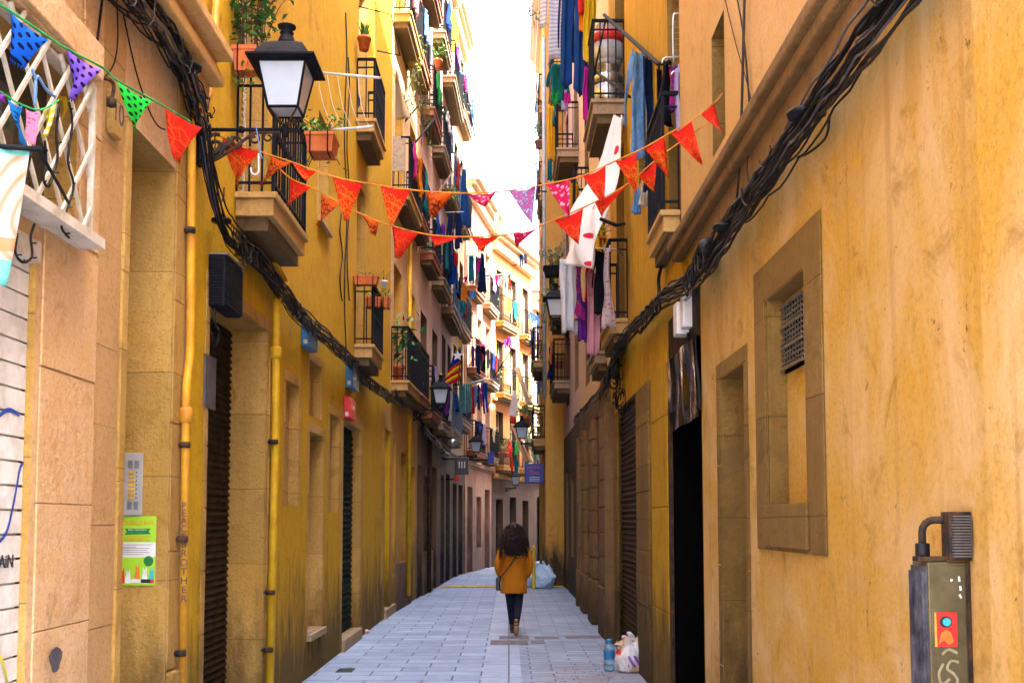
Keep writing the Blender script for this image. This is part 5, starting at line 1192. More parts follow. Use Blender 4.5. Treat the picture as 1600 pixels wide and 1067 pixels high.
# ---------------------------------------------------------------- plants
def leafcloud(mb, pts, size, rnd, flat=.5, droop=0):
    for p in pts:
        s = size * rnd.uniform(.6, 1.25); a = rnd.uniform(0, 6.283); e = rnd.uniform(-.6, 1.0) - droop
        d = V((math.cos(a) * math.cos(e), math.sin(a) * math.cos(e), math.sin(e))); sd_ = d.cross(V((rnd.uniform(-1, 1), rnd.uniform(-1, 1), 1))).normalized() * s * flat * .5
        up_ = sd_.cross(d).normalized() * s * .12
        mb.faces([p, p + d * s * .5 + sd_ + up_, p + d * s, p + d * s * .5 - sd_ + up_, p + d * s * .5], [(0, 4, 1), (4, 2, 1), (0, 3, 4), (4, 3, 2)])
def plant(label, cat, pos, pot=('pot', .13, .2, 'terracotta'), fol=('bush', .2, .3, 90, .06, 'leaf_mid'), seed=0, name='potted_plant', fol2=None, group=None):
    rnd = random.Random(seed * 7 + 3); pos = V(pos); r = empty(name, pos, label, cat, group); k, w_, h_, m = pot
    if k == 'pot':
        mb = MB(); mb.lathe([(w_ * .68, 0), (w_ * .92, h_ * .8), (w_ * 1.02, h_ * .8), (w_ * 1.05, h_), (w_ * .92, h_), (w_ * .9, h_ * .88), (0, h_ * .88)], pos, 16); mb.build('pot', m, r)
    elif k == 'box':
        mb = MB(); lx, ly = w_ if isinstance(w_, tuple) else (w_, .1)
        def rr_(f, z): return [pos + V((x * lx * f, y * ly * f, z)) for x, y in ((-1, -1), (1, -1), (1, 1), (-1, 1))]
        mb.loft([rr_(.82, 0), rr_(.96, h_ * .82), rr_(1.04, h_ * .83), rr_(1.04, h_), rr_(.95, h_), rr_(.93, h_ * .9)]); mb.build('planter', m, r, bevel=.006)
        for x in (-.6, .6):
            mb = MB(); c = pos + V((x * lx, -ly, 0)); mb.tube([c + V((0, -.012, h_ * 1.05)), c + V((0, -.014, h_ * .3)), c + V((0, -.01, -.02)), c + V((0, ly, -.02))], .006, 5); mb.build('hanger', 'iron', r)
    top = pos + V((0, 0, h_ * .9 if k != 'none' else 0))
    for fi, fo in enumerate([fol] + ([fol2] if fol2 else [])):
        kind, rx, rz, n, ls, fm = fo; mb = MB(); st = MB(); ex = rx if isinstance(rx, tuple) else (rx, rx)
        tips = []
        for i in range(max(5, n // 14)):
            a = rnd.uniform(0, 6.283); q = rnd.uniform(.3, 1)
            if kind == 'bush': e = top + V((math.cos(a) * ex[0] * q, math.sin(a) * ex[1] * q, rz * rnd.uniform(.35, 1))); mid = top.lerp(e, .5) + V((0, 0, rz * .12)); 
            elif kind == 'trail': e = top + V((math.cos(a) * ex[0] * q, math.sin(a) * ex[1] * q, -rz * rnd.uniform(.3, 1))); mid = top + (e - top) * .3 + V((0, 0, rz * .12))
            elif kind == 'spiky': e = top + V((math.cos(a) * ex[0] * q, math.sin(a) * ex[1] * q, rz * rnd.uniform(.7, 1))); mid = top.lerp(e, .5)
            c = spline([top + V((math.cos(a) * ex[0] * .2, math.sin(a) * ex[1] * .2, 0)), mid, e], 6); tips.append(c); st.tube(c, .004 if kind != 'spiky' else [.016 * (1 - t / 13) for t in range(len(c))], 4)
        if kind == 'spiky': st.build('foliage', fm, r); continue
        ps = []
        for i in range(n):
            c = rnd.choice(tips); ps.append(c[rnd.randrange(3, len(c))] + V((rnd.gauss(0, 1), rnd.gauss(0, 1), rnd.gauss(0, 1))) * ls * .7)
        leafcloud(mb, ps, ls, rnd, .55, .3 if kind == 'trail' else 0); mb.build('foliage', fm, r); st.build('stem', 'stem', r)
    return r
B_ = ('bush',)
plant('leafy green creeper in an orange planter above and behind the large lantern', 'plant', P(391, 116, 8.42), ('box', (.13, .09), .20, 'terracotta'), ('bush', (.48, .25), .75, 380, .07, 'leaf_dark'), 1, 'planter_box', ('trail', (.14, .1), .45, 60, .05, 'leaf_mid'))
plant('orange planter with trailing green leaves on the far end of the first balcony', 'plant', P(503, 244, 9.62), ('box', (.13, .16), .17, 'terracotta'), ('bush', (.22, .2), .20, 110, .06, 'leaf_mid'), 2, 'planter_box', ('trail', (.2, .15), .25, 60, .05, 'leaf_dark'))
plant('aloe in a round terracotta pot on the rail of the upper small balcony', 'plant', P(569, 79, 15.2), ('pot', .10, .19, 'terracotta'), ('spiky', .14, .26, 300, .05, 'leaf_dark'), 3)
plant('long terracotta planter with dry stems on the small mustard house balcony', 'plant', P(572, 446, 15.2), ('box', (.18, .08), .13, 'terracotta'), ('bush', (.18, .1), .12, 16, .03, 'leaf_pale'), 4, 'planter_box')
plant('second terracotta planter hung lower inside the small balcony', 'plant', P(583, 480, 15.7), ('box', (.12, .08), .14, 'terracotta'), ('bush', .1, .12, 14, .05, 'leaf_pale'), 5, 'planter_box')
plant('little white pot with dry twigs on the corner of the small balcony', 'plant', P(600, 450, 16.4), ('pot', .055, .11, 'plastic_white'), ('bush', .16, .22, 24, .03, 'leaf_pale'), 6)
plant('small planter of pale leaves at the far side of the small balcony', 'plant', P(604, 482, 16.5), ('box', (.06, .1), .16, 'terracotta'), ('bush', .12, .16, 26, .06, 'leaf_pale'), 7, 'planter_box')
# rubber plant
rb = plant('big leaved rubber plant in a terracotta pot on the balcony of the ochre house', 'plant', (P(620, 592, 20.6).x, 20.6, 4.335), ('pot', .15, .34, 'terracotta'), ('bush', (.30, .34), .85, 80, .20, 'leaf_dark'), 8)
plant('terracotta pot with sprawling stems on the second balcony of the ochre house', 'plant', (P(652, 624, 23.2).x, 23.2, 4.405), ('pot', .13, .28, 'terracotta'), ('bush', .22, .5, 50, .09, 'leaf_mid'), 9)
plant('ferns spilling over the third floor balcony on the left and trailing down', 'plant', P(646, 106, 21.8), ('pot', .15, .18, 'terracotta_pink'), ('bush', (.22, .3), .55, 200, .09, 'leaf_pale'), 10, fol2=('trail', (.30, .3), 1.5, 240, .08, 'leaf_pale'))
plant('green creeper trailing under the upper balcony of the ochre house', 'plant', P(664, 110, 24.6), ('none', 0, 0, ''), ('trail', (.18, .4), 1.9, 220, .09, 'leaf_pale'), 11, 'climbing_plant')
plant('pale fern hanging from the top left balcony near the frame edge', 'plant', P(630, 12, 21.6), ('none', 0, 0, ''), ('bush', .22, .35, 80, .09, 'leaf_pale'), 12, 'climbing_plant')
plant('bush in a white pot on a second floor balcony of the pinkish house', 'plant', P(671, 421, 25.6), ('pot', .17, .22, 'plastic_white'), ('bush', .25, .45, 90, .09, 'leaf_dark'), 13)
plant('square terracotta planter beside the white pot on the left', 'plant', P(692, 441, 28.2), ('box', (.13, .12), .22, 'terracotta'), ('bush', .16, .2, 30, .08, 'leaf_mid'), 14, 'planter_box')
plant('lower terracotta planter on the next balcony to the white pot', 'plant', P(699, 475, 29.2), ('box', (.13, .12), .26, 'terracotta'), ('bush', .16, .3, 40, .08, 'leaf_mid'), 15, 'planter_box')
plant('hanging green plant between the dark garments on the left', 'plant', P(702, 320, 27.5), ('none', 0, 0, ''), ('bush', .2, .5, 80, .09, 'leaf_pale'), 16, 'climbing_plant')
plant('tiny green plant by the dark projecting sign', 'plant', P(684, 718, 31), ('pot', .14, .2, 'terracotta'), ('bush', .25, .7, 70, .10, 'leaf_mid'), 17)
plant('rosemary overflowing its black trough above the right hand lantern', 'plant', P(868, 432, 23.2), ('box', (.26, .2), .2, 'iron'), ('bush', (.45, .4), .5, 320, .07, 'leaf_grey'), 18, 'planter_box', ('trail', (.3, .3), 1.1, 160, .07, 'leaf_mid'))
plant('leafy vine hanging beside the drainpipe under the rosemary', 'plant', P(856, 460, 26.4), ('none', 0, 0, ''), ('trail', (.25, .3), 1.2, 120, .09, 'leaf_mid'), 19, 'climbing_plant')
plant('small blue green plant sticking out at the top of the right wall against the sky', 'plant', P(838, 45, 28.9), ('none', 0, 0, ''), ('bush', .25, .7, 60, .11, 'leaf_grey'), 20, 'climbing_plant')
plant('round plant on the wall corner silhouetted against the sky on the right', 'plant', P(843, 232, 29.2), ('pot', .14, .2, 'terracotta_pink'), ('bush', .28, .5, 80, .11, 'leaf_grey'), 21, fol2=('trail', .15, 1.2, 60, .08, 'leaf_grey'))
plant('bright green bush on the balcony right behind the lantern over the shop sign', 'plant', P(824, 665, 33.5), ('pot', .16, .25, 'terracotta'), ('bush', .35, .5, 110, .13, 'leaf_mid'), 22)
plant('terracotta trough with small plants on the shelf of the right corner balcony', 'plant', P(869, 575, 28.6), ('box', (.22, .1), .18, 'terracotta'), ('bush', .2, .2, 40, .06, 'leaf_mid'), 23, 'planter_box')
plant('dry grasses in a pot on the far middle balcony', 'plant', P(786, 715, 41), ('pot', .2, .2, 'terracotta_pink'), ('bush', .4, .6, 60, .10, 'leaf_pale'), 24)
plant('tiny green plant under the yellow flag cloth on the right', 'plant', P(937, 385, 15.4), ('pot', .09, .12, 'terracotta'), ('bush', .16, .22, 60, .05, 'leaf_mid'), 25)
plant('terracotta pot on the third balcony rail of the far left row', 'plant', P(683, 108, 27), ('pot', .14, .22, 'terracotta'), ('bush', .3, .5, 80, .1, 'leaf_mid'), 26)
plant('grey leaved plant on a distant top balcony at the sky line', 'plant', P(727, 186, 34.6), ('pot', .14, .2, 'terracotta_pink'), ('bush', .3, .5, 50, .1, 'leaf_grey'), 27)

# ---------------------------------------------------------------- laundry
KINDS = dict(
    towel=[((0, .06, .94), (1, .0, 1.0))],
    sheet=[((0, .0, 1.0), (1, .04, .96))],
    shirt=[((0, .32, .68), (.05, .24, .76), (.3, .25, .75), (.9, .22, .78)), ((.03, .22, .36), (.25, .06, .22), (.55, .0, .13)), ((.03, .64, .78), (.25, .78, .94), (.66, .88, 1.0))],
    coat=[((0, .34, .66), (.06, .26, .74), (.4, .27, .73), (1, .22, .80)), ((.04, .22, .38), (.3, .06, .22), (.72, .0, .12)), ((.04, .62, .78), (.3, .78, .93), (.80, .87, 1.0))],
    trousers=[((0, .12, .90), (.3, .08, .94)), ((.28, .08, .50), (1, .14, .42)), ((.28, .50, .94), (.96, .58, .88))],
    dress=[((0, .34, .66), (.25, .28, .72), (.4, .24, .78), (1, .02, .98))],
    sock=[((0, .2, .6), (.7, .2, .62), (.85, .2, .95), (1, .35, .9))])
lr = random.Random(77)
def cloth_mesh(mb, kind, P00, dx, w_, h_, amp, ph, side, shear=0):
    for strip in KINDS[kind]:
        t0, t1 = strip[0][0], strip[-1][0]; nr = max(3, int((t1 - t0) * 16)); wd = strip[0][2] - strip[0][1]; nc = max(3, int(wd * 16)); vs, uvs, fs = [], [], []
        for j in range(nr + 1):
            t = t0 + (t1 - t0) * j / nr; k = 0
            while k < len(strip) - 2 and strip[k + 1][0] < t: k += 1
            a, b = strip[k], strip[k + 1]; f = (t - a[0]) / max(1e-6, b[0] - a[0]); l = a[1] + (b[1] - a[1]) * f; r_ = a[2] + (b[2] - a[2]) * f
            for i in range(nc + 1):
                u = l + (r_ - l) * i / nc
                o = amp * (math.sin(u * 17 + ph + t * 1.5) + .5 * math.sin(u * 31 + ph * 2 - t * 2.3)) * (.45 + .55 * t) + amp * .5 * math.sin(t * 5 + ph)
                zz = -t * h_ - (.03 * h_ * math.sin(u * 9 + ph) * t)
                vs.append(P00 + dx * (w_ * (u + .012 * math.sin(t * 14 + ph))) + side * (o + shear * t) + V((0, 0, zz))); uvs.append((u * w_, -t * h_))
        fs = [(j * (nc + 1) + i, j * (nc + 1) + i + 1, (j + 1) * (nc + 1) + i + 1, (j + 1) * (nc + 1) + i) for j in range(nr) for i in range(nc)]
        mb.smooth = True; mb.faces(vs, fs, uvs)
def garment(kind, box, D, mat, label, name=None, yaw=35, amp=.022, th=.004, cat=None, group=None, shear=0):
    x0, y0, x1, y1 = box; A = P(x0, y0, D); Bp = P(x1, y0, D); C_ = P(x0, y1, D); w_ = (Bp.x - A.x) / math.cos(R(yaw)); h_ = A.z - C_.z
    dx = V((math.cos(R(yaw)), math.sin(R(yaw)), 0)); sd_ = V((-dx.y, dx.x, 0)); mb = MB(); ph = lr.uniform(0, 6)
    if D > 25: amp *= 1.6
    if D < 17: w_ *= 1.3; amp *= 1.5
    cloth_mesh(mb, kind, A, dx, w_, h_, amp, ph, sd_, shear)
    if D < 30:
        for u_ in (.3, .7): c_ = A + dx * (w_ * u_) + V((0, 0, .0)); mb.tube([c_ + V((0, 0, .035)), c_ + V((0, 0, -.04))], .009, 4)
    nm = name or dict(towel='towel', sheet='bed_sheet', shirt='shirt', coat='jacket', trousers='trousers', dress='dress', sock='sock')[kind]
    o = mb.build(nm, mat); s_ = o.modifiers.new('solid', 'SOLIDIFY'); s_.thickness = th; s_.offset = 0
    return tag(o, label, cat or nm.replace('_', ' '), group)
G = garment
# right side, near
G('coat', (975, 78, 1010, 245), 11.6, 'cloth_denim', 'light blue denim jacket hanging from the black pole on the right', 'denim_jacket', 30)
G('trousers', (1002, 85, 1030, 300), 10.9, 'cloth_navy', 'navy trousers next to the denim jacket', yaw=50)
G('dress', (1022, 98, 1048, 318), 10.2, 'cloth_black', 'black dress beside the navy trousers in front of the yellow wall', yaw=60)
G('towel', (1036, 100, 1046, 190), 9.7, 'cloth_black', 'narrow black towel at the corner of the near right balcony', yaw=60)
G('towel', (1056, 106, 1070, 218), 9.35, 'cloth_lilac', 'pale lilac towel inside the near right balcony rail', yaw=20)
G('shirt', (1044, 104, 1058, 178), 9.6, 'cloth_floral', 'dark floral shirt folded over the near right balcony rack', yaw=40)
G('towel', (988, 296, 1000, 332), 11.4, 'cloth_sky', 'small pale blue cloth below the denim jacket', 'cloth', yaw=30)
G('towel', (999, 296, 1010, 320), 11.3, 'cloth_cream', 'small off white cloth below the denim jacket', 'cloth', yaw=30)
G('shirt', (843, -40, 889, 108), 15.6, 'cloth_stripe', 'blue grey striped shirt at the top of the right side washing', yaw=15, amp=.03)
G('coat', (870, -60, 893, 132), 15.2, 'cloth_mid_blue', 'dark blue sweatshirt beside the striped shirt', yaw=25)
G('coat', (890, -50, 914, 142), 14.9, 'cloth_mid_blue', 'dark blue jacket with long sleeve hanging low at the top right', yaw=25)
G('shirt', (853, 100, 882, 165), 16.2, 'cloth_teal', 'teal shirt with green cuffs under the striped shirt', yaw=10)
G('sock', (858, 145, 874, 165), 16.1, 'cloth_green', 'bright green sock under the teal shirt', yaw=0)
G('towel', (905, -20, 922, 48), 14.7, 'cloth_orange', 'orange and red cloth at the top beside the gas bottles', 'cloth', yaw=35)
G('towel', (904, -20, 912, 20), 14.65, 'cloth_red', 'red strip of cloth at the top beside the orange one', 'cloth', yaw=35)
G('sheet', (912, -10, 928, 95), 14.4, 'cloth_yellow', 'yellow top panel of the long hanging flag cloth', 'flag_cloth', yaw=45)
G('sheet', (912, 72, 930, 150), 14.5, 'cloth_royal', 'blue middle panel of the long hanging flag cloth', 'flag_cloth', yaw=50)
G('sheet', (912, 105, 924, 188), 14.45, 'cloth_magenta', 'crimson bottom panel of the long hanging flag cloth', 'flag_cloth', yaw=45)
G('towel', (856, 165, 867, 250), 23.4, 'cloth_amber', 'long yellow cloth with red hem against the sky on the right', 'cloth', yaw=20)
G('towel', (855, 245, 863, 282), 24.5, 'cloth_teal', 'dark teal cloth hanging below the long yellow one', 'cloth', yaw=10)
G('shirt', (872, 128, 892, 178), 22.6, 'cloth_lilac', 'faded violet top above the far right balcony', yaw=10)
G('towel', (880, 145, 892, 160), 22.5, 'cloth_magenta', 'tiny pink cloth above the far right balcony', 'cloth', yaw=10)
G('sheet', (885, 285, 905, 345), 20.5, 'cloth_amber', 'yellow striped cloth behind the spotted sheet', 'cloth', yaw=30)
G('towel', (930, 350, 944, 392), 15.3, 'cloth_yellow', 'yellow cloth behind the black brackets on the right', 'cloth', yaw=40)
# spotted sheet blowing diagonally
def quad_cloth(name, label, cat, q, mat, nx=10, ny=24, amp=.03, th=.004, ph=1.0, freq=9):
    TL, TR, BR, BL = [P(*p) for p in q]; vs, uvs = [], []; nrm = (TR - TL).cross(BL - TL)
    nrm = nrm.normalized() if nrm.length > 1e-6 else V((0, 1, 0)); Wm = ((TR - TL).length + (BR - BL).length) / 2
    for j in range(ny + 1):
        for i in range(nx + 1):
            u, v = i / nx, j / ny; p = TL.lerp(TR, u).lerp(BL.lerp(BR, u), v); vs.append(p + nrm * amp * math.sin(u * freq + v * 3 + ph) * (.4 + v)); uvs.append((u, v))
    mb = MB(); mb.smooth = True; mb.faces(vs, [(j * (nx + 1) + i, j * (nx + 1) + i + 1, (j + 1) * (nx + 1) + i + 1, (j + 1) * (nx + 1) + i) for j in range(ny) for i in range(nx)], uvs)
    o = mb.build(name, mat); s_ = o.modifiers.new('solid', 'SOLIDIFY'); s_.thickness = th; return tag(o, label, cat)
Lp = spline([P(*q) for q in ((962, 178, 13.7), (930, 268, 13.7), (897, 330, 13.6), (884, 372, 13.7), (879, 413, 13.8))], 6)
Rp = spline([P(*q) for q in ((976, 180, 13.5), (970, 262, 13.3), (944, 326, 13.1), (930, 372, 13.0), (926, 420, 12.9))], 6)
mb = MB(); mb.smooth = True; nx = 14; vs = []; uvs = []; m_ = len(Lp)
for j_, (a_, b_) in enumerate(zip(Lp, Rp)):
    for i_ in range(nx + 1):
        u = i_ / nx; v = j_ / (m_ - 1); p = a_.lerp(b_, u); d = (b_ - a_).cross(V((0, 0, 1))).normalized()
        vs.append(p + d * (.05 * math.sin(u * 8 + v * 5) * (.3 + v) + .03 * math.sin(u * 15 - v * 9)) + V((0, 0, -.05 * math.sin(u * 3.14) * (1 - v)))); uvs.append((u, v))
mb.faces(vs, [(j_ * (nx + 1) + i_, j_ * (nx + 1) + i_ + 1, (j_ + 1) * (nx + 1) + i_ + 1, (j_ + 1) * (nx + 1) + i_) for j_ in range(m_ - 1) for i_ in range(nx)], uvs)
o = mb.build('spotted_sheet', 'spotted_sheet'); o.modifiers.new('s', 'SOLIDIFY').thickness = .004; tag(o, 'long white sheet with red and beige dots blown across the right side', 'sheet')
for bxx, D, kind, m, lb in (((876, 404, 902, 518), 14.2, 'sheet', 'cloth_white', 'plain white pillowcase hanging under the spotted sheet, hiding the lantern'), ((896, 414, 909, 500), 14.0, 'dress', 'cloth_floral', 'purple and orange floral dress next to the white pillowcase'),
                            ((903, 470, 917, 532), 14.1, 'towel', 'cloth_purple', 'purple cloth below the floral dress'), ((914, 418, 924, 470), 13.9, 'towel', 'cloth_red', 'small red cloth between the purple dress and pale trousers'),
                            ((914, 425, 934, 556), 13.6, 'trousers', 'cloth_pink', 'long pale pink trousers hanging lowest on the right'), ((924, 392, 944, 500), 13.4, 'shirt', 'cloth_black', 'black shirt with sleeves on the right side line'),
                            ((938, 386, 955, 512), 13.1, 'dress', 'cloth_floral_pink', 'cream dress with small red flowers nearest the wall')):
    G(kind, bxx, D, m, lb, yaw=25)
mb = MB(); mb.tube([P(876, 404, 14.2), P(934, 394, 13.5)], .008, 5); mb.tube([P(924, 388, 13.5), P(962, 390, 13.1)], .012, 5); mb.tube([P(962, 390, 13.1), wp(sR2, 975, 400)], .012, 5)
tag(mb.build('clothes_line', 'steel'), 'steel line holding the dresses and shirt below the spotted sheet', 'clothes line')
# poles
def polething(name, label, pts, r, mat, cat='pole'):
    mb = MB(); mb.tube(pts, r, 8); return tag(mb.build(name, mat), label, cat)
polething('clothes_pole', 'thick black pole slanting from the gas bottle balcony over the denim jacket', [P(944, 24, 13.75), P(1028, 100, 10.4), wp(sR2, 1046, 98, .05)], .022, 'iron')
polething('clothes_pole', 'thinner black pole below, ending beside the denim jacket', [P(930, 112, 13.8), P(984, 152, 11.8)], .016, 'iron')
polething('clothes_pole', 'short black strut crossing in front of the gas bottles', [P(947, 28, 13.7), P(929, 112, 13.7)], .012, 'iron')
polething('clothes_bracket', 'black bracket sticking out of the wall above the dresses on the right', [P(938, 342, 13.0), P(962, 352, 12.9), wp(sR2, 975, 350)], .022, 'iron', 'bracket')
rk = empty('drying_rack', (1.4, 9.5, 5.2), 'bent steel drying rack standing in the near right balcony', 'drying rack')
for pts in ([(1034, 100), (1040, 91), (1070, 90)], [(1052, 98), (1052, 30), (1058, 22), (1068, 20)], [(1048, 118), (1054, 112), (1068, 112)]):
    mb = MB(); mb.tube(spline([P(x, y, 9.4) for x, y in pts], 4), .010, 6); mb.build('rail', 'steel', rk)
mb = MB()
for y in range(34, 92, 9): mb.tube([P(1053, y, 9.4), P(1068, y, 9.4)], .003, 4)
mb.build('wire', 'steel', rk)
# white drying rack with lines beyond the large lantern
dr = empty('drying_rack', P(490, 208, 9.7), 'white clothes rack with slack strings reaching out from the first balcony', 'drying rack')
for a, b in (((488, 113, 9.8), (594, 122, 9.4)), ((480, 207, 9.8), (582, 198, 9.4))):
    mb = MB(); mb.tube([P(*a), P(*b)], .012, 8); mb.build('arm', 'white_paint', dr)
for k in range(5):
    x = 495 + k * 16; mb = MB(); a = P(x, 114 + k * 1.5, 9.75 - k * .06); b = P(x + 28 - k * 2, 203, 9.75 - k * .06); mb.tube(spline([a, a.lerp(b, .5) + V((-.02, 0, -.04)), b], 5), .0022, 4); mb.build('string', 'plastic_white', dr)
# wire frame at the upper small balcony
mb = MB(); mb.tube([P(554, 9, 15.4), P(611, 23, 15.9), P(625, 87, 15.9), P(590, 80, 15.4)], .011, 5); tag(mb.build('wire_frame', 'iron'), 'bent black wire frame on the wall by the aloe', 'wire frame')
for i, (a, b, m, lb) in enumerate((((612, 214, 21.5), (662, 156, 22.6), 'iron', 'black pole angling up from a second floor balcony on the left'), ((645, 228, 22.5), (680, 184, 24.5), 'iron', 'second black pole just below, with a bent tip'), ((664, 330, 25), (708, 268, 27), 'wood_brown', 'brown wooden pole among the dark garments on the left'), ((731, 150, 35), (742, 215, 35), 'iron', 'thin dark aerial at the sky line on the left'), ((771, 590, 38), (800, 545, 38), 'iron', 'thin line angled across the sunlit orange house'))):
    polething('clothes_pole', lb, [P(*a), P(*b)], .022, m)
polething('wall_hook', 'cream hooked pipe on the ochre house above the railings', spline([P(x, y, 21) for x, y in ((622, 158), (636, 158), (645, 152), (648, 143))], 4), .02, 'white_wood', 'hook')
polething('clothes_pole', 'white rail over the teal screened balcony holding the bright washing', [P(730, 600, 31.8), P(760, 592, 31.5)], .025, 'plastic_white')
# left side laundry
lefts = [('coat', (698, 332, 709, 432), 27.5, 'navy', 'long navy coat hanging high on the left under the bunting'), ('coat', (708, 332, 722, 388), 27.2, 'navy', 'navy jacket beside the long navy coat'),
         ('dress', (716, 262, 734, 352), 30, 'mid_blue', 'deep blue dress high on the left at the sky edge'), ('shirt', (680, 388, 690, 420), 27, 'purple', 'purple shirt left of the navy coat'), ('trousers', (701, 398, 714, 444), 27.6, 'royal', 'royal blue trousers under the navy coat'),
         ('towel', (709, 395, 716, 415), 27.3, 'red', 'small red towel under the navy jacket'), ('shirt', (688, 350, 696, 370), 27, 'purple', 'tiny violet top near the wooden pole'),
         ('towel', (732, 400, 741, 440), 32, 'teal', 'teal towel right of the navy jacket'), ('dress', (746, 396, 761, 456), 32, 'navy', 'slim navy dress hanging alone in the middle distance'), ('towel', (745, 402, 751, 425), 33, 'magenta', 'crimson towel touching the slim navy dress'),
         ('dress', (719, 440, 731, 470), 31, 'orange', 'orange dress left of the slim navy one'), ('towel', (718, 470, 728, 488), 31, 'teal', 'green towel under the orange dress'), ('shirt', (732, 454, 744, 468), 32, 'sky', 'sky blue shirt under the teal towel'),
         ('shirt', (724, 432, 730, 442), 31, 'magenta', 'pink top over the orange dress'),
         ('shirt', (735, 540, 743, 575), 33, 'purple', 'violet shirt in the row above the bright washing'), ('coat', (743, 536, 752, 584), 33, 'navy', 'navy jumper in the row above the bright washing'), ('trousers', (751, 540, 758, 580), 33, 'black', 'black trousers in the row above the bright washing'), ('shirt', (758, 545, 766, 578), 33, 'grey', 'grey shirt in the row above the bright washing'),
         ('towel', (736, 604, 741, 645), 31.7, 'red', 'red towel at the left end of the bright washing'), ('shirt', (740, 602, 746, 640), 31.7, 'sky', 'light blue shirt second in the bright washing'), ('coat', (745, 600, 751, 640), 31.6, 'navy', 'dark navy top third in the bright washing'),
         ('shirt', (750, 598, 755, 640), 31.6, 'magenta', 'magenta shirt in the middle of the bright washing'), ('trousers', (754, 597, 763, 645), 31.5, 'royal', 'royal blue trousers at the right end of the bright washing'),
         ('dress', (795, 610, 812, 650), 38, 'white', 'white shirt drying out over the street in front of the far houses'),
         ('shirt', (786, 432, 793, 452), 41, 'sky', 'blue shirt on the sunlit house line'), ('shirt', (793, 428, 798, 456), 41, 'red', 'red shirt on the sunlit house line'), ('towel', (780, 432, 785, 450), 41, 'pink', 'pink towel on the sunlit house line'), ('towel', (773, 430, 777, 442), 41, 'magenta', 'tiny crimson towel on the sunlit house line'),
         ('shirt', (801, 394, 809, 418), 44, 'orange', 'orange shirt on the farthest high line'), ('trousers', (812, 390, 818, 416), 44, 'mid_blue', 'blue trousers on the farthest high line'), ('shirt', (818, 396, 824, 414), 44, 'navy', 'dark shirt on the farthest high line'),
         ('shirt', (786, 530, 793, 546), 40, 'purple', 'violet shirt on the sunlit balcony rail'), ('shirt', (793, 526, 799, 546), 40, 'purple', 'purple vest at the end of the sunlit balcony rail'), ('towel', (752, 370, 757, 392), 36, 'amber', 'mustard towel under the middle pennants'), ('towel', (772, 332, 779, 365), 38, 'cream', 'cream towel at the base of the pale roof'),
         ('towel', (830, 512, 838, 582), 31.5, 'lilac', 'long lilac towel by the grey drainpipe on the right'), ('towel', (838, 520, 842, 560), 31.5, 'purple', 'thin purple towel beside the lilac one'), ('shirt', (838, 575, 847, 620), 32.5, 'sky', 'blue shirt in the right corner balcony'), ('towel', (847, 580, 850, 615), 32.6, 'yellow', 'yellow towel in the right corner balcony'),
         ('shirt', (797, 650, 805, 664), 39, 'red', 'red shirt beneath the white shirt'), ('shirt', (797, 718, 803, 740), 41, 'red', 'red shirt on the far lower balcony'), ('towel', (804, 716, 809, 738), 41, 'teal', 'teal towel on the far lower balcony'),
         ('towel', (668, 606, 672, 650), 26, 'yellow', 'yellow cloth strip behind the second left lantern'), ('towel', (660, 590, 664, 612), 25, 'red', 'red cloth by the pots on the left'),
         ('shirt', (551, 150, 560, 170), 15.9, 'mid_blue', 'blue cloth inside the upper small balcony')]
for i, (k, b, D, c, lb) in enumerate(lefts): G(k, b, D, 'cloth_' + c, lb, yaw=lr.uniform(10, 40), name={'sky': None}.get(c))
for (a, b, lb) in (((770, 430, 41), (800, 427, 41), 'line carrying tiny shirts across the sunlit house'), ((798, 392, 44), (826, 392, 44), 'farthest high clothes line'), ((730, 536, 33), (768, 542, 33), 'clothes line with navy jumper and black trousers'), ((694, 332, 27.4), (724, 331, 27.2), 'line holding the navy coats'), ((728, 396, 32), (764, 396, 32), 'line holding the slim navy dress')):
    polething('clothes_line', lb, [P(*a), P(*b)], .01, 'plastic_white', 'clothes line')
# cloth awnings
quad_cloth('awning', 'amber yellow awning hanging at the top of the tall cream house', 'awning', ((697, 22, 29.5), (712, 16, 31), (718, 84, 31), (699, 80, 29.5)), 'awning_amber', amp=.02)
quad_cloth('shade_cloth', 'peach shade cloth swooping down toward the blue shop sign', 'shade cloth', ((796, 662, 38), (804, 662, 37), (832, 722, 33), (822, 722, 34)), 'cloth_peach', amp=.05)
quad_cloth('shade_cloth', 'mint green shade cloth beside the peach one', 'shade cloth', ((818, 668, 38), (826, 670, 37), (843, 720, 33), (836, 720, 34)), 'cloth_mint', amp=.05)
quad_cloth('shade_cloth', 'cream shade cloth draped above the white shirt', 'shade cloth', ((803, 575, 40), (812, 572, 38), (832, 632, 34), (826, 634, 35)), 'cloth_cream', amp=.05)
quad_cloth('curtain', 'grey beige curtain blowing outside the upper balcony of the ochre house', 'curtain', ((612, 85, 20.6), (617, 85, 20.4), (640, 185, 20.6), (616, 188, 20.9)), 'cloth_cream', amp=.05)
mb = MB(); a = (P(612, 270, 20.2), P(636, 216, 20.2)); mb.box((a[0].x, 20.1, a[0].z), (a[1].x - .02, 20.13, a[1].z)); tag(mb.build('reed_screen', 'reed'), 'pale reed screen inside the second floor balcony of the ochre house', 'screen')
mb = MB(); x0 = P(717, 640, 31).x; x1 = P(737, 640, 31).x; z0, z1 = P(725, 644, 31).z, P(725, 600, 31).z
for i in range(6):
    q = i / 6; w6 = (x1 - x0) / 6; mb.box((x0 + w6 * i + .006, 30.98 + .01 * (i % 2), z0), (x0 + w6 * (i + 1) - .006, 31.02, z1))
tag(mb.build('balcony_screen', 'teal_wood'), 'teal boarded screen across the front of a left balcony', 'screen')
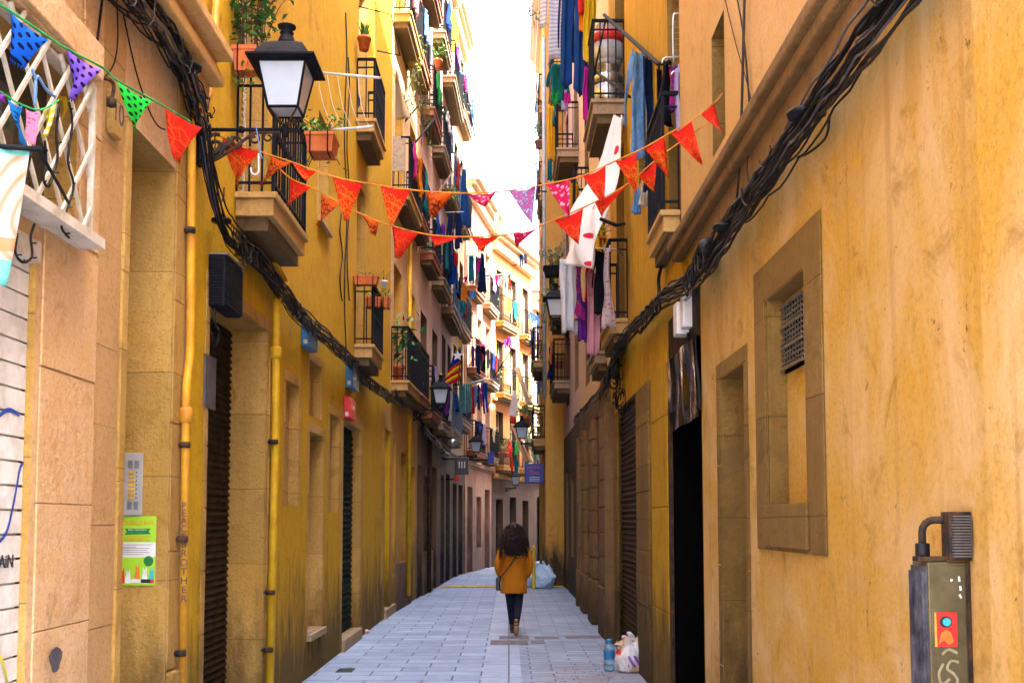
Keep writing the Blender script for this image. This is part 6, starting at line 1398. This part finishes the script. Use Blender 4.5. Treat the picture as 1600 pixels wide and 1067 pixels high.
polething('screen_bracket', 'steel bracket holding the teal boarded screen to the balcony', [V((x0 + .02, 31.0, z0 + .1)), V((-1.8, 31.0, z0 + .1))], .02, 'iron', 'bracket')
# independence flag
fq = ((712, 546), (720, 535), (720, 592), (689, 609)); Df = 29.6
fl = empty('flag', P(720, 560, Df), 'flag with red and yellow stripes, blue field and white star hung on the left', 'flag')
def fpt(u, v, dy=0): TL, TR, BR, BL = [P(x, y, Df) for x, y in fq]; return TL.lerp(TR, u).lerp(BL.lerp(BR, u), v) + V((0, .05 * math.sin(u * 5 + v * 3) - dy, 0))
def fband(v0, v1, mat, s0=0., nm='stripe', dy=0):
    mb = MB(); mb.smooth = True; n = 8; vs = []
    for i in range(n + 1): u = i / n; vs += [fpt(u, v0 - s0 * u, dy), fpt(u, v1 - s0 * u, dy)]
    mb.faces(vs, [(2 * i, 2 * i + 1, 2 * i + 3, 2 * i + 2) for i in range(n)]); o = mb.build(nm, mat, fl); o.modifiers.new('s', 'SOLIDIFY').thickness = .004
fband(0, .5, 'cloth_royal', .0, 'blue_field')
for i in range(5): fband(.5 + i * .1, .6 + i * .1, 'cloth_red' if i % 2 == 0 else 'cloth_yellow')
fband(-.0, .12, 'cloth_yellow', 0, 'stripe', .012)
mb = MB(); c = fpt(.68, .30, .03); mb.prism([(c.x + math.cos(R(90 + k * 36)) * (.16 if k % 2 == 0 else .065), c.z + math.sin(R(90 + k * 36)) * (.16 if k % 2 == 0 else .065)) for k in range(10)], 0, .012, lambda x, y, z: V((x, c.y - z, y))); mb.build('star', 'white_letter', fl)
polething('flag_pole', 'pole carrying the striped flag', [P(721, 530, 29.6), P(716, 600, 29.62)], .02, 'wood_brown')

# ---------------------------------------------------------------- gas bottles on the balcony
def gas(loc, top, body, label):
    r = empty('gas_bottle', loc, label, 'gas bottle'); c = V(loc)
    mb = MB(); mb.lathe([(.17, 0), (.175, .05), (.165, .06), (.195, .08), (.20, .11), (.20, .30)], c, 24); mb.build('body', body, r)
    mb = MB(); mb.lathe([(.20, .302), (.20, .40), (.19, .44), (.165, .465), (.10, .475)], c, 24); mb.build('shoulder', top, r)
    mb = MB(); mb.lathe([(.150, .46), (.155, .47), (.155, .555), (.160, .56), (.160, .57), (.14, .57), (.14, .47)], c, 20); mb.build('collar', body, r)
gz = 7.155; gx = P(950, 100, 14.1).x
gas((gx, 14.1, gz), 'steel', 'steel', 'bare steel gas bottle standing on the right balcony floor')
gas((gx, 14.1, gz + .575), 'red_paint', 'grey_paint', 'red topped grey gas bottle stacked on the steel one')

# ---------------------------------------------------------------- projecting signs
sg = empty('shop_sign', P(835, 755, 29.9), 'blue projecting shop sign with red lettering under the long armed lantern', 'sign')
a, b = P(820, 724, 29.9), P(850, 755, 29.9)
mb = MB(); mb.box((a.x, 29.9, b.z), (b.x, 30.02, a.z)); mb.build('panel', 'blue_sign', sg, bevel=.015)
mb = MB(); mb.box((b.x, 29.93, a.z - .1), (.98, 29.97, a.z - .06)); mb.box((b.x, 29.93, b.z + .06), (.98, 29.97, b.z + .1)); mb.build('bracket', 'iron', sg)
cx = (a.x + b.x) / 2; hz = a.z - b.z
text_mesh('LAMPISTERIA', .088, 'pink_letter', sg, frameM(V((cx, 29.896, a.z - hz * .20)), V((1, 0, 0))), font_scale=(.80, 1.1), extr=.002)
text_mesh('Diez', .15, 'pink_letter', sg, frameM(V((cx, 29.896, a.z - hz * .45)), V((1, 0, 0))), extr=.002)
for i in range(3): mb = MB(); mb.box((cx - .14, 29.895, b.z + hz * (.12 + i * .09)), (cx + .14, 29.899, b.z + hz * (.15 + i * .09))); mb.build('small_text', 'white_letter', sg)
sg = empty('shop_sign', P(722, 742, 30), 'dark maroon box sign with pale vertical marks on the left', 'sign')
a, b = P(711, 714, 30), P(732, 741, 30)
mb = MB(); mb.box((a.x, 30, b.z), (b.x, 30.15, a.z)); mb.build('panel', 'dark_sign', sg, bevel=.015)
mb = MB(); mb.box((-1.9, 30.05, a.z - .06), (a.x, 30.09, a.z - .02)); mb.build('bracket', 'iron', sg)
for i in range(3): mb = MB(); x = a.x + .1 + i * .075; mb.box((x, 29.994, a.z - .30), (x + .03, 29.998, a.z - .12)); mb.build('mark', 'white_letter', sg)
sg = empty('shop_sign', P(724, 748, 31), 'small red sign under the maroon box sign', 'sign')
a, b = P(712, 743, 31), P(718, 752, 31); mb = MB(); mb.box((a.x - .05, 31, b.z), (b.x, 31.08, a.z)); mb.build('panel', 'red_box', sg, bevel=.01); mb = MB(); mb.box((-1.83, 31.02, b.z + .05), (a.x - .05, 31.05, b.z + .08)); mb.build('bracket', 'iron', sg)
sg = empty('shop_sign', P(766, 725, 36), 'plain blue projecting panel on the rose pink house', 'sign')
a, b = P(762, 706, 36), P(772, 724, 36); mb = MB(); mb.box((a.x, 36, b.z), (b.x, 36.1, a.z)); mb.build('panel', 'blue_sign', sg, bevel=.01); mb = MB(); mb.box((-1.52, 36.03, b.z + .1), (a.x, 36.07, b.z + .14)); mb.build('bracket', 'iron', sg)
# floodlight under the cables, left
c = P(707, 694, 28); fd = empty('floodlight', c, 'small silver floodlight on the dark left wall', 'floodlight')
mb = MB(); mb.lathe([(.05, -.05), (.12, 0), (.13, .06), (.09, .12), (.02, .14)], c, 12); mb.build('housing', 'steel', fd)
mb = MB(); mb.tube([c + V((0, 0, .13)), c + V((-.2, 0, .2)), V((-1.9, 28, c.z + .2))], .02, 5); mb.build('arm', 'iron', fd)

# ---------------------------------------------------------------- street items
def Gd(px, py):
    r = ray(px, py); t = -CAM.z / r.z; p = CAM + r * t; return p
# yellow raised strip
a = Gd(700, 917); b = Gd(893, 917)
for xa, xb in ((-1.78, .15), (.35, 1.42)):
    mb = MB(); mb.box((xa, a.y - .14, .002), (xb, a.y + .14, .035)); o = mb.build('kerb_strip', 'yellow_paint', bevel=.01); tag(o, 'yellow painted strip across the paving ' + ('on the left half' if xa < 0 else 'reaching the right wall'), 'road strip', kind=None)
def dark_paver(x0, y0, x1, y1):
    mb = MB(); mb.box((x0, y0, -.01), (x1, y1, .004)); return mb
pz = bpy.data.objects['street']
for (px0, py0, px1, py1) in ((766, 1000, 824, 1007), (780, 993, 826, 998), (836, 994, 872, 998), (884, 993, 936, 997), (830, 1000, 850, 1005)):
    A, B2 = Gd(px0, py1), Gd(px1, py0); mb = MB(); mb.box((A.x, A.y, -.01), (B2.x, B2.y, .0045)); mb.build('worn_slab', 'pave_dark', pz)
A, B2 = Gd(524, 1050), Gd(556, 1044)
gr = empty('drain_cover', ((A.x + B2.x) / 2, (A.y + B2.y) / 2, 0), 'small dark drain cover set in the paving on the left', 'drain cover')
mb = MB(); mb.box((A.x, A.y, -.01), (B2.x, B2.y, .005)); mb.build('frame', 'grey_metal', gr)
mb = MB(); n = 7
for i in range(n): x = A.x + (B2.x - A.x) * (i + .2) / n; mb.box((x, A.y + .02, .005), (x + .012, B2.y - .02, .0085))
mb.build('grate', 'iron', gr)
# white shopping bag
def sack(name, label, c, w_, dpt, h_, mat, seed, ears=True, n=44, m=26, tie=False):
    rnd = random.Random(seed); c = V(c); vs = []; root = empty(name, c, label, 'bag')
    for j in range(m + 1):
        t = j / m
        prof = (.80 + .25 * math.sin(min(t * 1.5, 1) * math.pi * .62)) if t < .55 else 1.05 - (t - .55) * 1.15
        if t < .06: prof *= .75 + t * 4
        for i in range(n):
            a = 2 * math.pi * i / n; k = mnoise.noise(V((math.cos(a) * 1.6 + seed, math.sin(a) * 1.6, t * 3))) * .30 + mnoise.noise(V((math.cos(a) * 4 + seed, math.sin(a) * 4, t * 5))) * .16 + .07 * math.sin(a * 7 + t * 6) * t
            f = prof * (1 + k)
            vs.append(c + V((math.cos(a) * w_ / 2 * f, math.sin(a) * dpt / 2 * f * (1 - .35 * t), h_ * (t + .13 * math.sin(a * 3 + 1) * t * t))))
    fs = [(j * n + i, j * n + (i + 1) % n, (j + 1) * n + (i + 1) % n, (j + 1) * n + i) for j in range(m) for i in range(n)]
    fs.append(tuple(range(n - 1, -1, -1))); fs.append(tuple(m * n + i for i in range(n)))
    mb = MB(); mb.smooth = True; mb.faces(vs, fs); mb.build('body', mat, root)
    if ears:
        for k, (sx, hh, yy) in enumerate(((-1, .30, -.02), (1, .18, .03), (.15, .40, .02))[:3]):
            b0 = c + V((sx * w_ * .26, yy, h_ * .93)); mb = MB(); N = 9; vv = []
            for i in range(N + 1):
                t = i / N; ww = (.075 * (1 - t) + .018) * (1 + .2 * math.sin(t * 9))
                q = b0 + V((-sx * .03 * t + .02 * math.sin(t * 4), .02 * math.sin(t * 5), hh * h_ * t - .06 * h_)); vv += [q + V((-ww, 0, 0)), q + V((-ww * .2, -.022 * (1 - t), 0)), q + V((ww, 0, 0)), q + V((0, .03 * (1 - t) + .004, 0))]
            mb.smooth = True; mb.faces(vv, [(4 * i + a, 4 * i + (a + 1) % 4, 4 * i + 4 + (a + 1) % 4, 4 * i + 4 + a) for i in range(N) for a in range(4)] + [(4 * N, 4 * N + 1, 4 * N + 2, 4 * N + 3)]); mb.build('handle', mat, root)
    return root
bc = Gd(984, 1050)
sack('shopping_bag', 'white plastic shopping bag with purple stripes standing by the right wall', bc, .31, .24, .36, 'bag_white', 4)
c = Gd(952, 1048); wb = empty('water_bottle', c, 'clear plastic water bottle with blue cap beside the shopping bag', 'bottle')
mb = MB(); mb.lathe([(.052, .0), (.060, .012), (.062, .05), (.057, .06), (.062, .07), (.062, .12), (.057, .13), (.062, .14), (.062, .25), (.050, .29), (.030, .315), (.028, .33)], c, 24); mb.build('body', 'bottle_plastic', wb)
mb = MB(); mb.lathe([(.0635, .15), (.0640, .155), (.0640, .235), (.0635, .24)], c, 24); mb.build('label', 'blue_box', wb)
mb = MB(); mb.lathe([(.032, .32), (.034, .325), (.034, .36), (.030, .365)], c, 16); mb.build('cap', 'blue_box', wb)
bb = Gd(848, 919); sack('rubbish_bag', 'big pale blue rubbish sack slumped behind the yellow post', bb, .62, .5, .56, 'bag_blue', 9)
bb = Gd(832, 917); sack('rubbish_bag', 'smaller pale sack leaning behind the big one, peaked top', bb, .42, .4, .60, 'bag_blue', 12)
c = Gd(834, 920)
bo = empty('yellow_post', c, 'slim yellow post beside the walking woman', 'post')
mb = MB(); mb.lathe([(.05, 0), (.045, .01), (.045, 1.0), (.05, 1.02), (.03, 1.10), (.0, 1.12)], c, 12); mb.build('shaft', 'yellow_paint', bo)
mb = MB(); mb.tube([c + V((0, 0, .95)), c + V((-.07, 0, 1.0)), c + V((-.11, 0, .95)), c + V((-.10, 0, .85)), c + V((-.04, 0, .80))], .014, 6); mb.build('ring', 'yellow_paint', bo)
c = Gd(753, 886); bn = empty('litter_bin', c, 'small blue grey litter bin by the far left wall', 'litter bin')
mb = MB(); mb.lathe([(.14, .0), (.14, .55), (.17, .56)], c, 14); mb.build('base', 'grey_metal', bn)
mb = MB(); mb.lathe([(.17, .60), (.19, 1.0), (.20, 1.0), (.20, 1.05), (.0, 1.1)], c, 14); mb.build('body', 'blue_wood', bn)
c = Gd(573, 989); mb = MB(); rr = random.Random(2); 
mb.loft([[c + V((math.cos(a) * q * (1 + .3 * rr.uniform(-1, 1)), math.sin(a) * q * (1 + .3 * rr.uniform(-1, 1)), z)) for a in [k * .785 for k in range(8)]] for q, z in ((.03, 0), (.05, .02), (.04, .045), (.015, .06))]); tag(mb.build('crumpled_wrapper', 'trash_pink'), 'crumpled pink wrapper by the left doorstep', 'litter')
ls = random.Random(8)
mb = MB()
for i in range(60):
    p = Gd(ls.uniform(860, 960), ls.uniform(1035, 1066)); a = ls.uniform(0, 6); s = ls.uniform(.01, .03); d = V((math.cos(a), math.sin(a), 0)) * s; e = V((-d.y, d.x, 0)) * .4
    z = V((0, 0, .006)); mb.face([p + z - d, p + z + e, p + z + d + V((0, 0, .006)), p + z - e])
o = mb.build('dead_leaves', 'dark_wood'); tag(o, 'scattered brown leaf scraps on the paving near the shopping bag', 'leaves', kind='stuff')

# washing and pots on the deeper balconies, each named for its own place
PH = {id(L3): ('ochre house', 3), id(L4): ('pinkish brown house', 4), id(L5): ('pale mauve house', 5), id(L6): ('tall cream house', 6), id(L7): ('rose pink house', 7), id(L8): ('sunlit orange house', 8), id(L9): ('pale end house', 9), id(R4): ('right hand peach house', 10), id(R5): ('corner house on the right', 11)}
FL = ('first', 'second', 'third', 'fourth', 'fifth', 'sixth')
cr = random.Random(2024); seen = set(); COLS = ['navy', 'mid_blue', 'white', 'red', 'teal', 'purple', 'sky', 'orange', 'grey', 'magenta', 'pink', 'black', 'green', 'lilac', 'royal', 'yellow', 'cream']
byb = {}
for (rt, sg_, a, b, z, pr, rl) in BAL: byb.setdefault(id(rt), []).append((sg_, a, b, z, pr, rl))
for key, bl in byb.items():
    ph = [v for k, v in PH.items() if k == key]
    if not ph: continue
    ph = ph[0][0]; mid = sum((q[1] + q[2]) / 2 for q in bl) / len(bl); zs_ = sorted({round(q[3]) for q in bl})
    lv = []
    for zq in sorted(q[3] for q in bl):
        if not lv or zq - lv[-1] > 1.2: lv.append(zq)
    for (sg_, a, b, z, pr, rl) in bl:
        if sg_ is sL3 and z < 4.5: continue
        fl_ = FL[max(i for i, q in enumerate(lv) if z >= q - .01)]; side_ = 'nearer' if (a + b) / 2 < mid - .2 else ('farther' if (a + b) / 2 > mid + .2 else 'only')
        used = []; pos_ = a + .12
        for k in range(cr.choice((1, 2, 3))):
            kd = cr.choice(('shirt', 'shirt', 'towel', 'trousers', 'coat', 'dress', 'towel')); cn = cr.choice([c for c in COLS if c not in used]); used.append(cn)
            w_ = cr.uniform(.42, .95); h_ = cr.uniform(.40, .95)
            if pos_ + w_ > b - .05: break
            nm = dict(towel='towel', shirt='shirt', coat='jacket', trousers='trousers', dress='dress')[kd]
            lb = '%s %s on the rail of the %s %s-level balcony, %s' % (cn.replace('_', ' '), nm, side_, fl_, ph)
            lb = lb.replace('only ', '')
            if lb in seen: continue
            seen.add(lb); mb = MB(); cloth_mesh(mb, kd, sg_.w(pos_, pr + .03, z + rl + .02), sg_.d, w_, h_, .028, cr.uniform(0, 6), sg_.n)
            o = mb.build(nm, 'cloth_' + cn); o.modifiers.new('solid', 'SOLIDIFY').thickness = .005; tag(o, lb, nm); pos_ += w_ + cr.uniform(.05, .3)
        if cr.random() < .45:
            q = sg_.w(b - .22, pr * .55, z + .005); pk = cr.choice((('small leafy plant', 'leaf_mid', 'bush'), ('trailing pale plant', 'leaf_pale', 'trail'), ('dark bushy plant', 'leaf_dark', 'bush')))
            plant('%s in a pot on the %s %s-level balcony, %s' % (pk[0], side_, fl_, ph) if side_ != 'only' else '%s in a pot on the %s-level balcony, %s' % (pk[0], fl_, ph), 'plant', q, ('pot', .12, .22, 'terracotta'), ('bush', .26, .7, 90, .09, pk[1]), cr.randrange(99), fol2=('trail', .25, .9, 70, .08, pk[1]) if pk[2] == 'trail' else None)
# ---------------------------------------------------------------- the walking woman
c = Gd(803, 990); PC = V((c.x, c.y, 0)); pr = empty('person', PC, 'woman with long curly dark hair walking away in a mustard orange coat', 'person')
def ell(cx, cy, z, a, b, n=20): return [PC + V((cx + math.cos(t) * a, cy + math.sin(t) * b, z)) for t in [2 * math.pi * k / n for k in range(n)]]
def remesh(o, vox, sm=4):
    m = o.modifiers.new('remesh', 'REMESH'); m.mode = 'VOXEL'; m.voxel_size = vox; m.use_smooth_shade = True
    s_ = o.modifiers.new('smooth', 'SMOOTH'); s_.iterations = sm; s_.factor = .5
def limb(mb, pts, rs, n=14):
    c = spline([PC + V(p) for p in pts], 5); m = len(c); rad = []
    for i in range(m):
        t = i / (m - 1) * (len(rs) - 1); k = min(int(t), len(rs) - 2); rad.append(rs[k] + (rs[k + 1] - rs[k]) * (t - k))
    mb.tube(c, rad, n)
# body
mb = MB()
mb.loft([ell(0, .01, z, a, b) for z, a, b in ((.80, .12, .09), (.88, .165, .11), (.98, .15, .10), (1.10, .125, .085), (1.22, .145, .09), (1.32, .165, .085), (1.37, .10, .06), (1.40, .05, .05), (1.48, .047, .05))])
mb.loft([ell(0, .02 + dy, z, a, b) for z, a, b, dy in ((1.43, .02, .03, .04), (1.45, .055, .065, .02), (1.50, .07, .085, .01), (1.56, .075, .095, 0), (1.61, .068, .088, 0), (1.645, .045, .06, 0), (1.66, .012, .02, 0))])
mb.loft([[PC + V((x, .115 + y, z)) for x, y in ((-.014, 0), (.014, 0), (.006, w), (-.006, w))] for z, w in ((1.565, .004), (1.53, .026), (1.522, .004))])
for s in (-1, 1):
    mb.loft([ell(s * .078, .015, z, .008, .016, 8) for z in (1.515, 1.535, 1.56)])
    limb(mb, [(s * .15, .01, 1.33), (s * .235, -.03, 1.07), (s * .19, .09, .87)], [.05, .042, .03, .026])
    mb.loft([ell(s * .188, .10, z, .022, .036, 10) for z in (.89, .84, .80)])
    for k in range(4): limb(mb, [(s * .188, .074 + k * .018, .81), (s * (.184 - .002 * k), .078 + k * .018, .77), (s * .175, .08 + k * .018, (.745, .735, .738, .75)[k])], [.009, .008, .0065], 6)
    limb(mb, [(s * .185, .13, .86), (s * .175, .145, .83), (s * .168, .14, .805)], [.011, .009, .008], 6)
limb(mb, [(.085, .01, .88), (.07, -.02, .50), (.035, -.25, .20)], [.085, .062, .048, .036]); limb(mb, [(.035, -.27, .20), (.03, -.22, .09), (.03, -.17, .04)], [.035, .038, .025])
limb(mb, [(-.085, .02, .88), (-.055, .14, .49), (-.02, .20, .09)], [.085, .062, .048, .036]); limb(mb, [(-.02, .17, .05), (-.02, .26, .04), (-.02, .34, .03)], [.04, .038, .025])
b_ = mb.build('body', 'skin', pr); remesh(b_, .009, 3)
# trousers
mb = MB(); mb.loft([ell(0, .01, z, a, b) for z, a, b in ((.76, .15, .11), (.88, .175, .12), (.98, .16, .11))])
limb(mb, [(.085, .01, .86), (.072, -.01, .50), (.04, -.23, .23)], [.10, .075, .062, .05]); limb(mb, [(-.085, .02, .86), (-.055, .13, .49), (-.02, .195, .12)], [.10, .075, .062, .05])
t_ = mb.build('trousers', 'trousers', pr); remesh(t_, .012, 4)
# ankle boots: back foot has its heel lifted, sole toward the camera
for nm, A_, B_2, C_2, top in (('b', (.036, -.275, .175), (.032, -.235, .085), (.030, -.165, .035), (.045, -.20, .245)), ('f', (-.02, .155, .055), (-.02, .24, .045), (-.02, .345, .038), (-.02, .20, .20))):
    mb = MB(); limb(mb, [A_, B_2, C_2], [.042, .046, .030]); limb(mb, [A_, ((A_[0] + top[0]) / 2, (A_[1] + top[1]) / 2 + .01, (A_[2] + top[2]) / 2), top], [.042, .046, .05]); o = mb.build('boot', 'boot', pr); remesh(o, .009, 3)
    mb = MB(); limb(mb, [(A_[0], A_[1] - .03, A_[2] - .02), (B_2[0], B_2[1] - .028, B_2[2] - .028), (C_2[0], C_2[1], C_2[2] - .022)] if nm == 'b' else [(A_[0], A_[1] - .02, .014), (B_2[0], B_2[1], .012), (C_2[0], C_2[1], .012)], [.030, .036, .02], 8); mb.build('sole', 'skin' if nm == 'b' else 'boot', o)
# coat with sleeves
mb = MB()
mb.loft([ell(.0, .0, z, a, b, 28) for z, a, b in ((.615, .205, .155), (.70, .200, .150), (.85, .192, .142), (1.0, .178, .132), (1.12, .168, .122), (1.22, .172, .118), (1.30, .182, .110), (1.355, .165, .095), (1.39, .10, .075), (1.41, .065, .06))])
for s in (-1, 1):
    limb(mb, [(s * .155, .0, 1.325), (s * .205, -.025, 1.20), (s * .245, -.04, 1.06), (s * .235, .0, .97), (s * .195, .07, .875)], [.062, .064, .060, .055, .052, .050])
co = mb.build('coat', 'coat_fabric', pr); remesh(co, .012, 4)
dt = bpy.data.textures.new('folds', 'CLOUDS'); dt.noise_scale = .16; dm = co.modifiers.new('folds', 'DISPLACE'); dm.texture = dt; dm.strength = .034; dm.mid_level = .5
for s in (-1, 1):
    mb = MB(); limb(mb, [(s * .197, .072, .885), (s * .193, .08, .865)], [.054, .054], 14); mb.build('cuff', 'coat_fabric', co)
# bag and strap
mb = MB(); sp_ = [PC + V(p) for p in ((-.06, .02, 1.40), (.085, -.10, 1.33), (.03, -.142, 1.18), (-.06, -.150, 1.05), (-.15, -.125, .93), (-.205, -.06, .86))]
mb.tube(spline(sp_, 6), .010, 6); mb.build('bag_strap', 'leather_black', pr)
mb = MB(); mb.box((PC.x - .275, PC.y - .09, .66), (PC.x - .205, PC.y + .12, .86)); mb.build('shoulder_bag', 'leather_black', pr, bevel=.02)
# hair: a full head of curls
mb = MB(); mb.loft([ell(0, y, z, a, b, 18) for z, a, b, y in ((1.20, .10, .045, -.09), (1.26, .155, .075, -.07), (1.36, .178, .10, -.05), (1.46, .17, .115, -.03), (1.55, .145, .12, -.01), (1.62, .11, .11, 0), (1.67, .065, .075, 0), (1.685, .02, .03, 0))])
hr = mb.build('hair', 'hair', pr); remesh(hr, .014, 3)
dt = bpy.data.textures.new('curls', 'CLOUDS'); dt.noise_scale = .045; dm = hr.modifiers.new('curls', 'DISPLACE'); dm.texture = dt; dm.strength = .085; dm.mid_level = .42
hrn = random.Random(4); mb = MB()
for i in range(460):
    a = hrn.uniform(0, 6.283); t = hrn.random(); zz = 1.66 - .42 * t ** .9; rx = .06 + .13 * math.sin(min(1, (1.70 - zz) / .30) * 1.57); ry = rx * .75
    if math.sin(a) > .55 and zz < 1.56: continue
    p = PC + V((math.cos(a) * rx, math.sin(a) * ry - .04, zz)); out = V((math.cos(a), math.sin(a), 0)); sd2 = V((-out.y, out.x, 0)); n = 9; rr_ = hrn.uniform(.008, .016); ln = hrn.uniform(.07, .16); ph = hrn.uniform(0, 6)
    mb.tube([p + out * (.012 + .03 * k / n * 1.3 + rr_ * math.cos(ph + k * 1.5)) + sd2 * rr_ * math.sin(ph + k * 1.5) + V((0, 0, -ln * k / n)) for k in range(n)], [.0075 * (1 - .6 * k / n) for k in range(n)], 4, False)
mb.build('curls', 'hair', hr)
# ---------------------------------------------------------------- light
w = bpy.data.worlds.new('World'); S.world = w; w.use_nodes = True
nt = w.node_tree; bg = nt.nodes['Background']; sky = nt.nodes.new('ShaderNodeTexSky'); sky.sky_type = 'NISHITA'; sky.sun_disc = False
SE, AZ = R(58), R(112)     # azimuth clockwise from the street axis (+Y)
sky.sun_elevation = SE; sky.sun_rotation = AZ; sky.air_density = .8; sky.dust_density = 5.5; sky.ozone_density = .1
nt.links.new(sky.outputs[0], bg.inputs[0]); bg.inputs[1].default_value = .15
sd = bpy.data.lights.new('sun', 'SUN'); so = bpy.data.objects.new('sun', sd); COL.objects.link(so)
sd.energy = 4.0; sd.angle = R(.5); sd.color = (1, .93, .82)
dv = V((math.sin(AZ) * math.cos(SE), math.cos(AZ) * math.cos(SE), math.sin(SE)))
so.rotation_euler = dv.to_track_quat('Z', 'Y').to_euler(); so.location = (20, 0, 40)
S.view_settings.view_transform = 'Standard'; S.view_settings.look = 'None'; S.view_settings.gamma = 1; S.view_settings.exposure = EXPO
S.cycles.max_bounces = 10; S.cycles.diffuse_bounces = 6; S.cycles.use_denoising = True
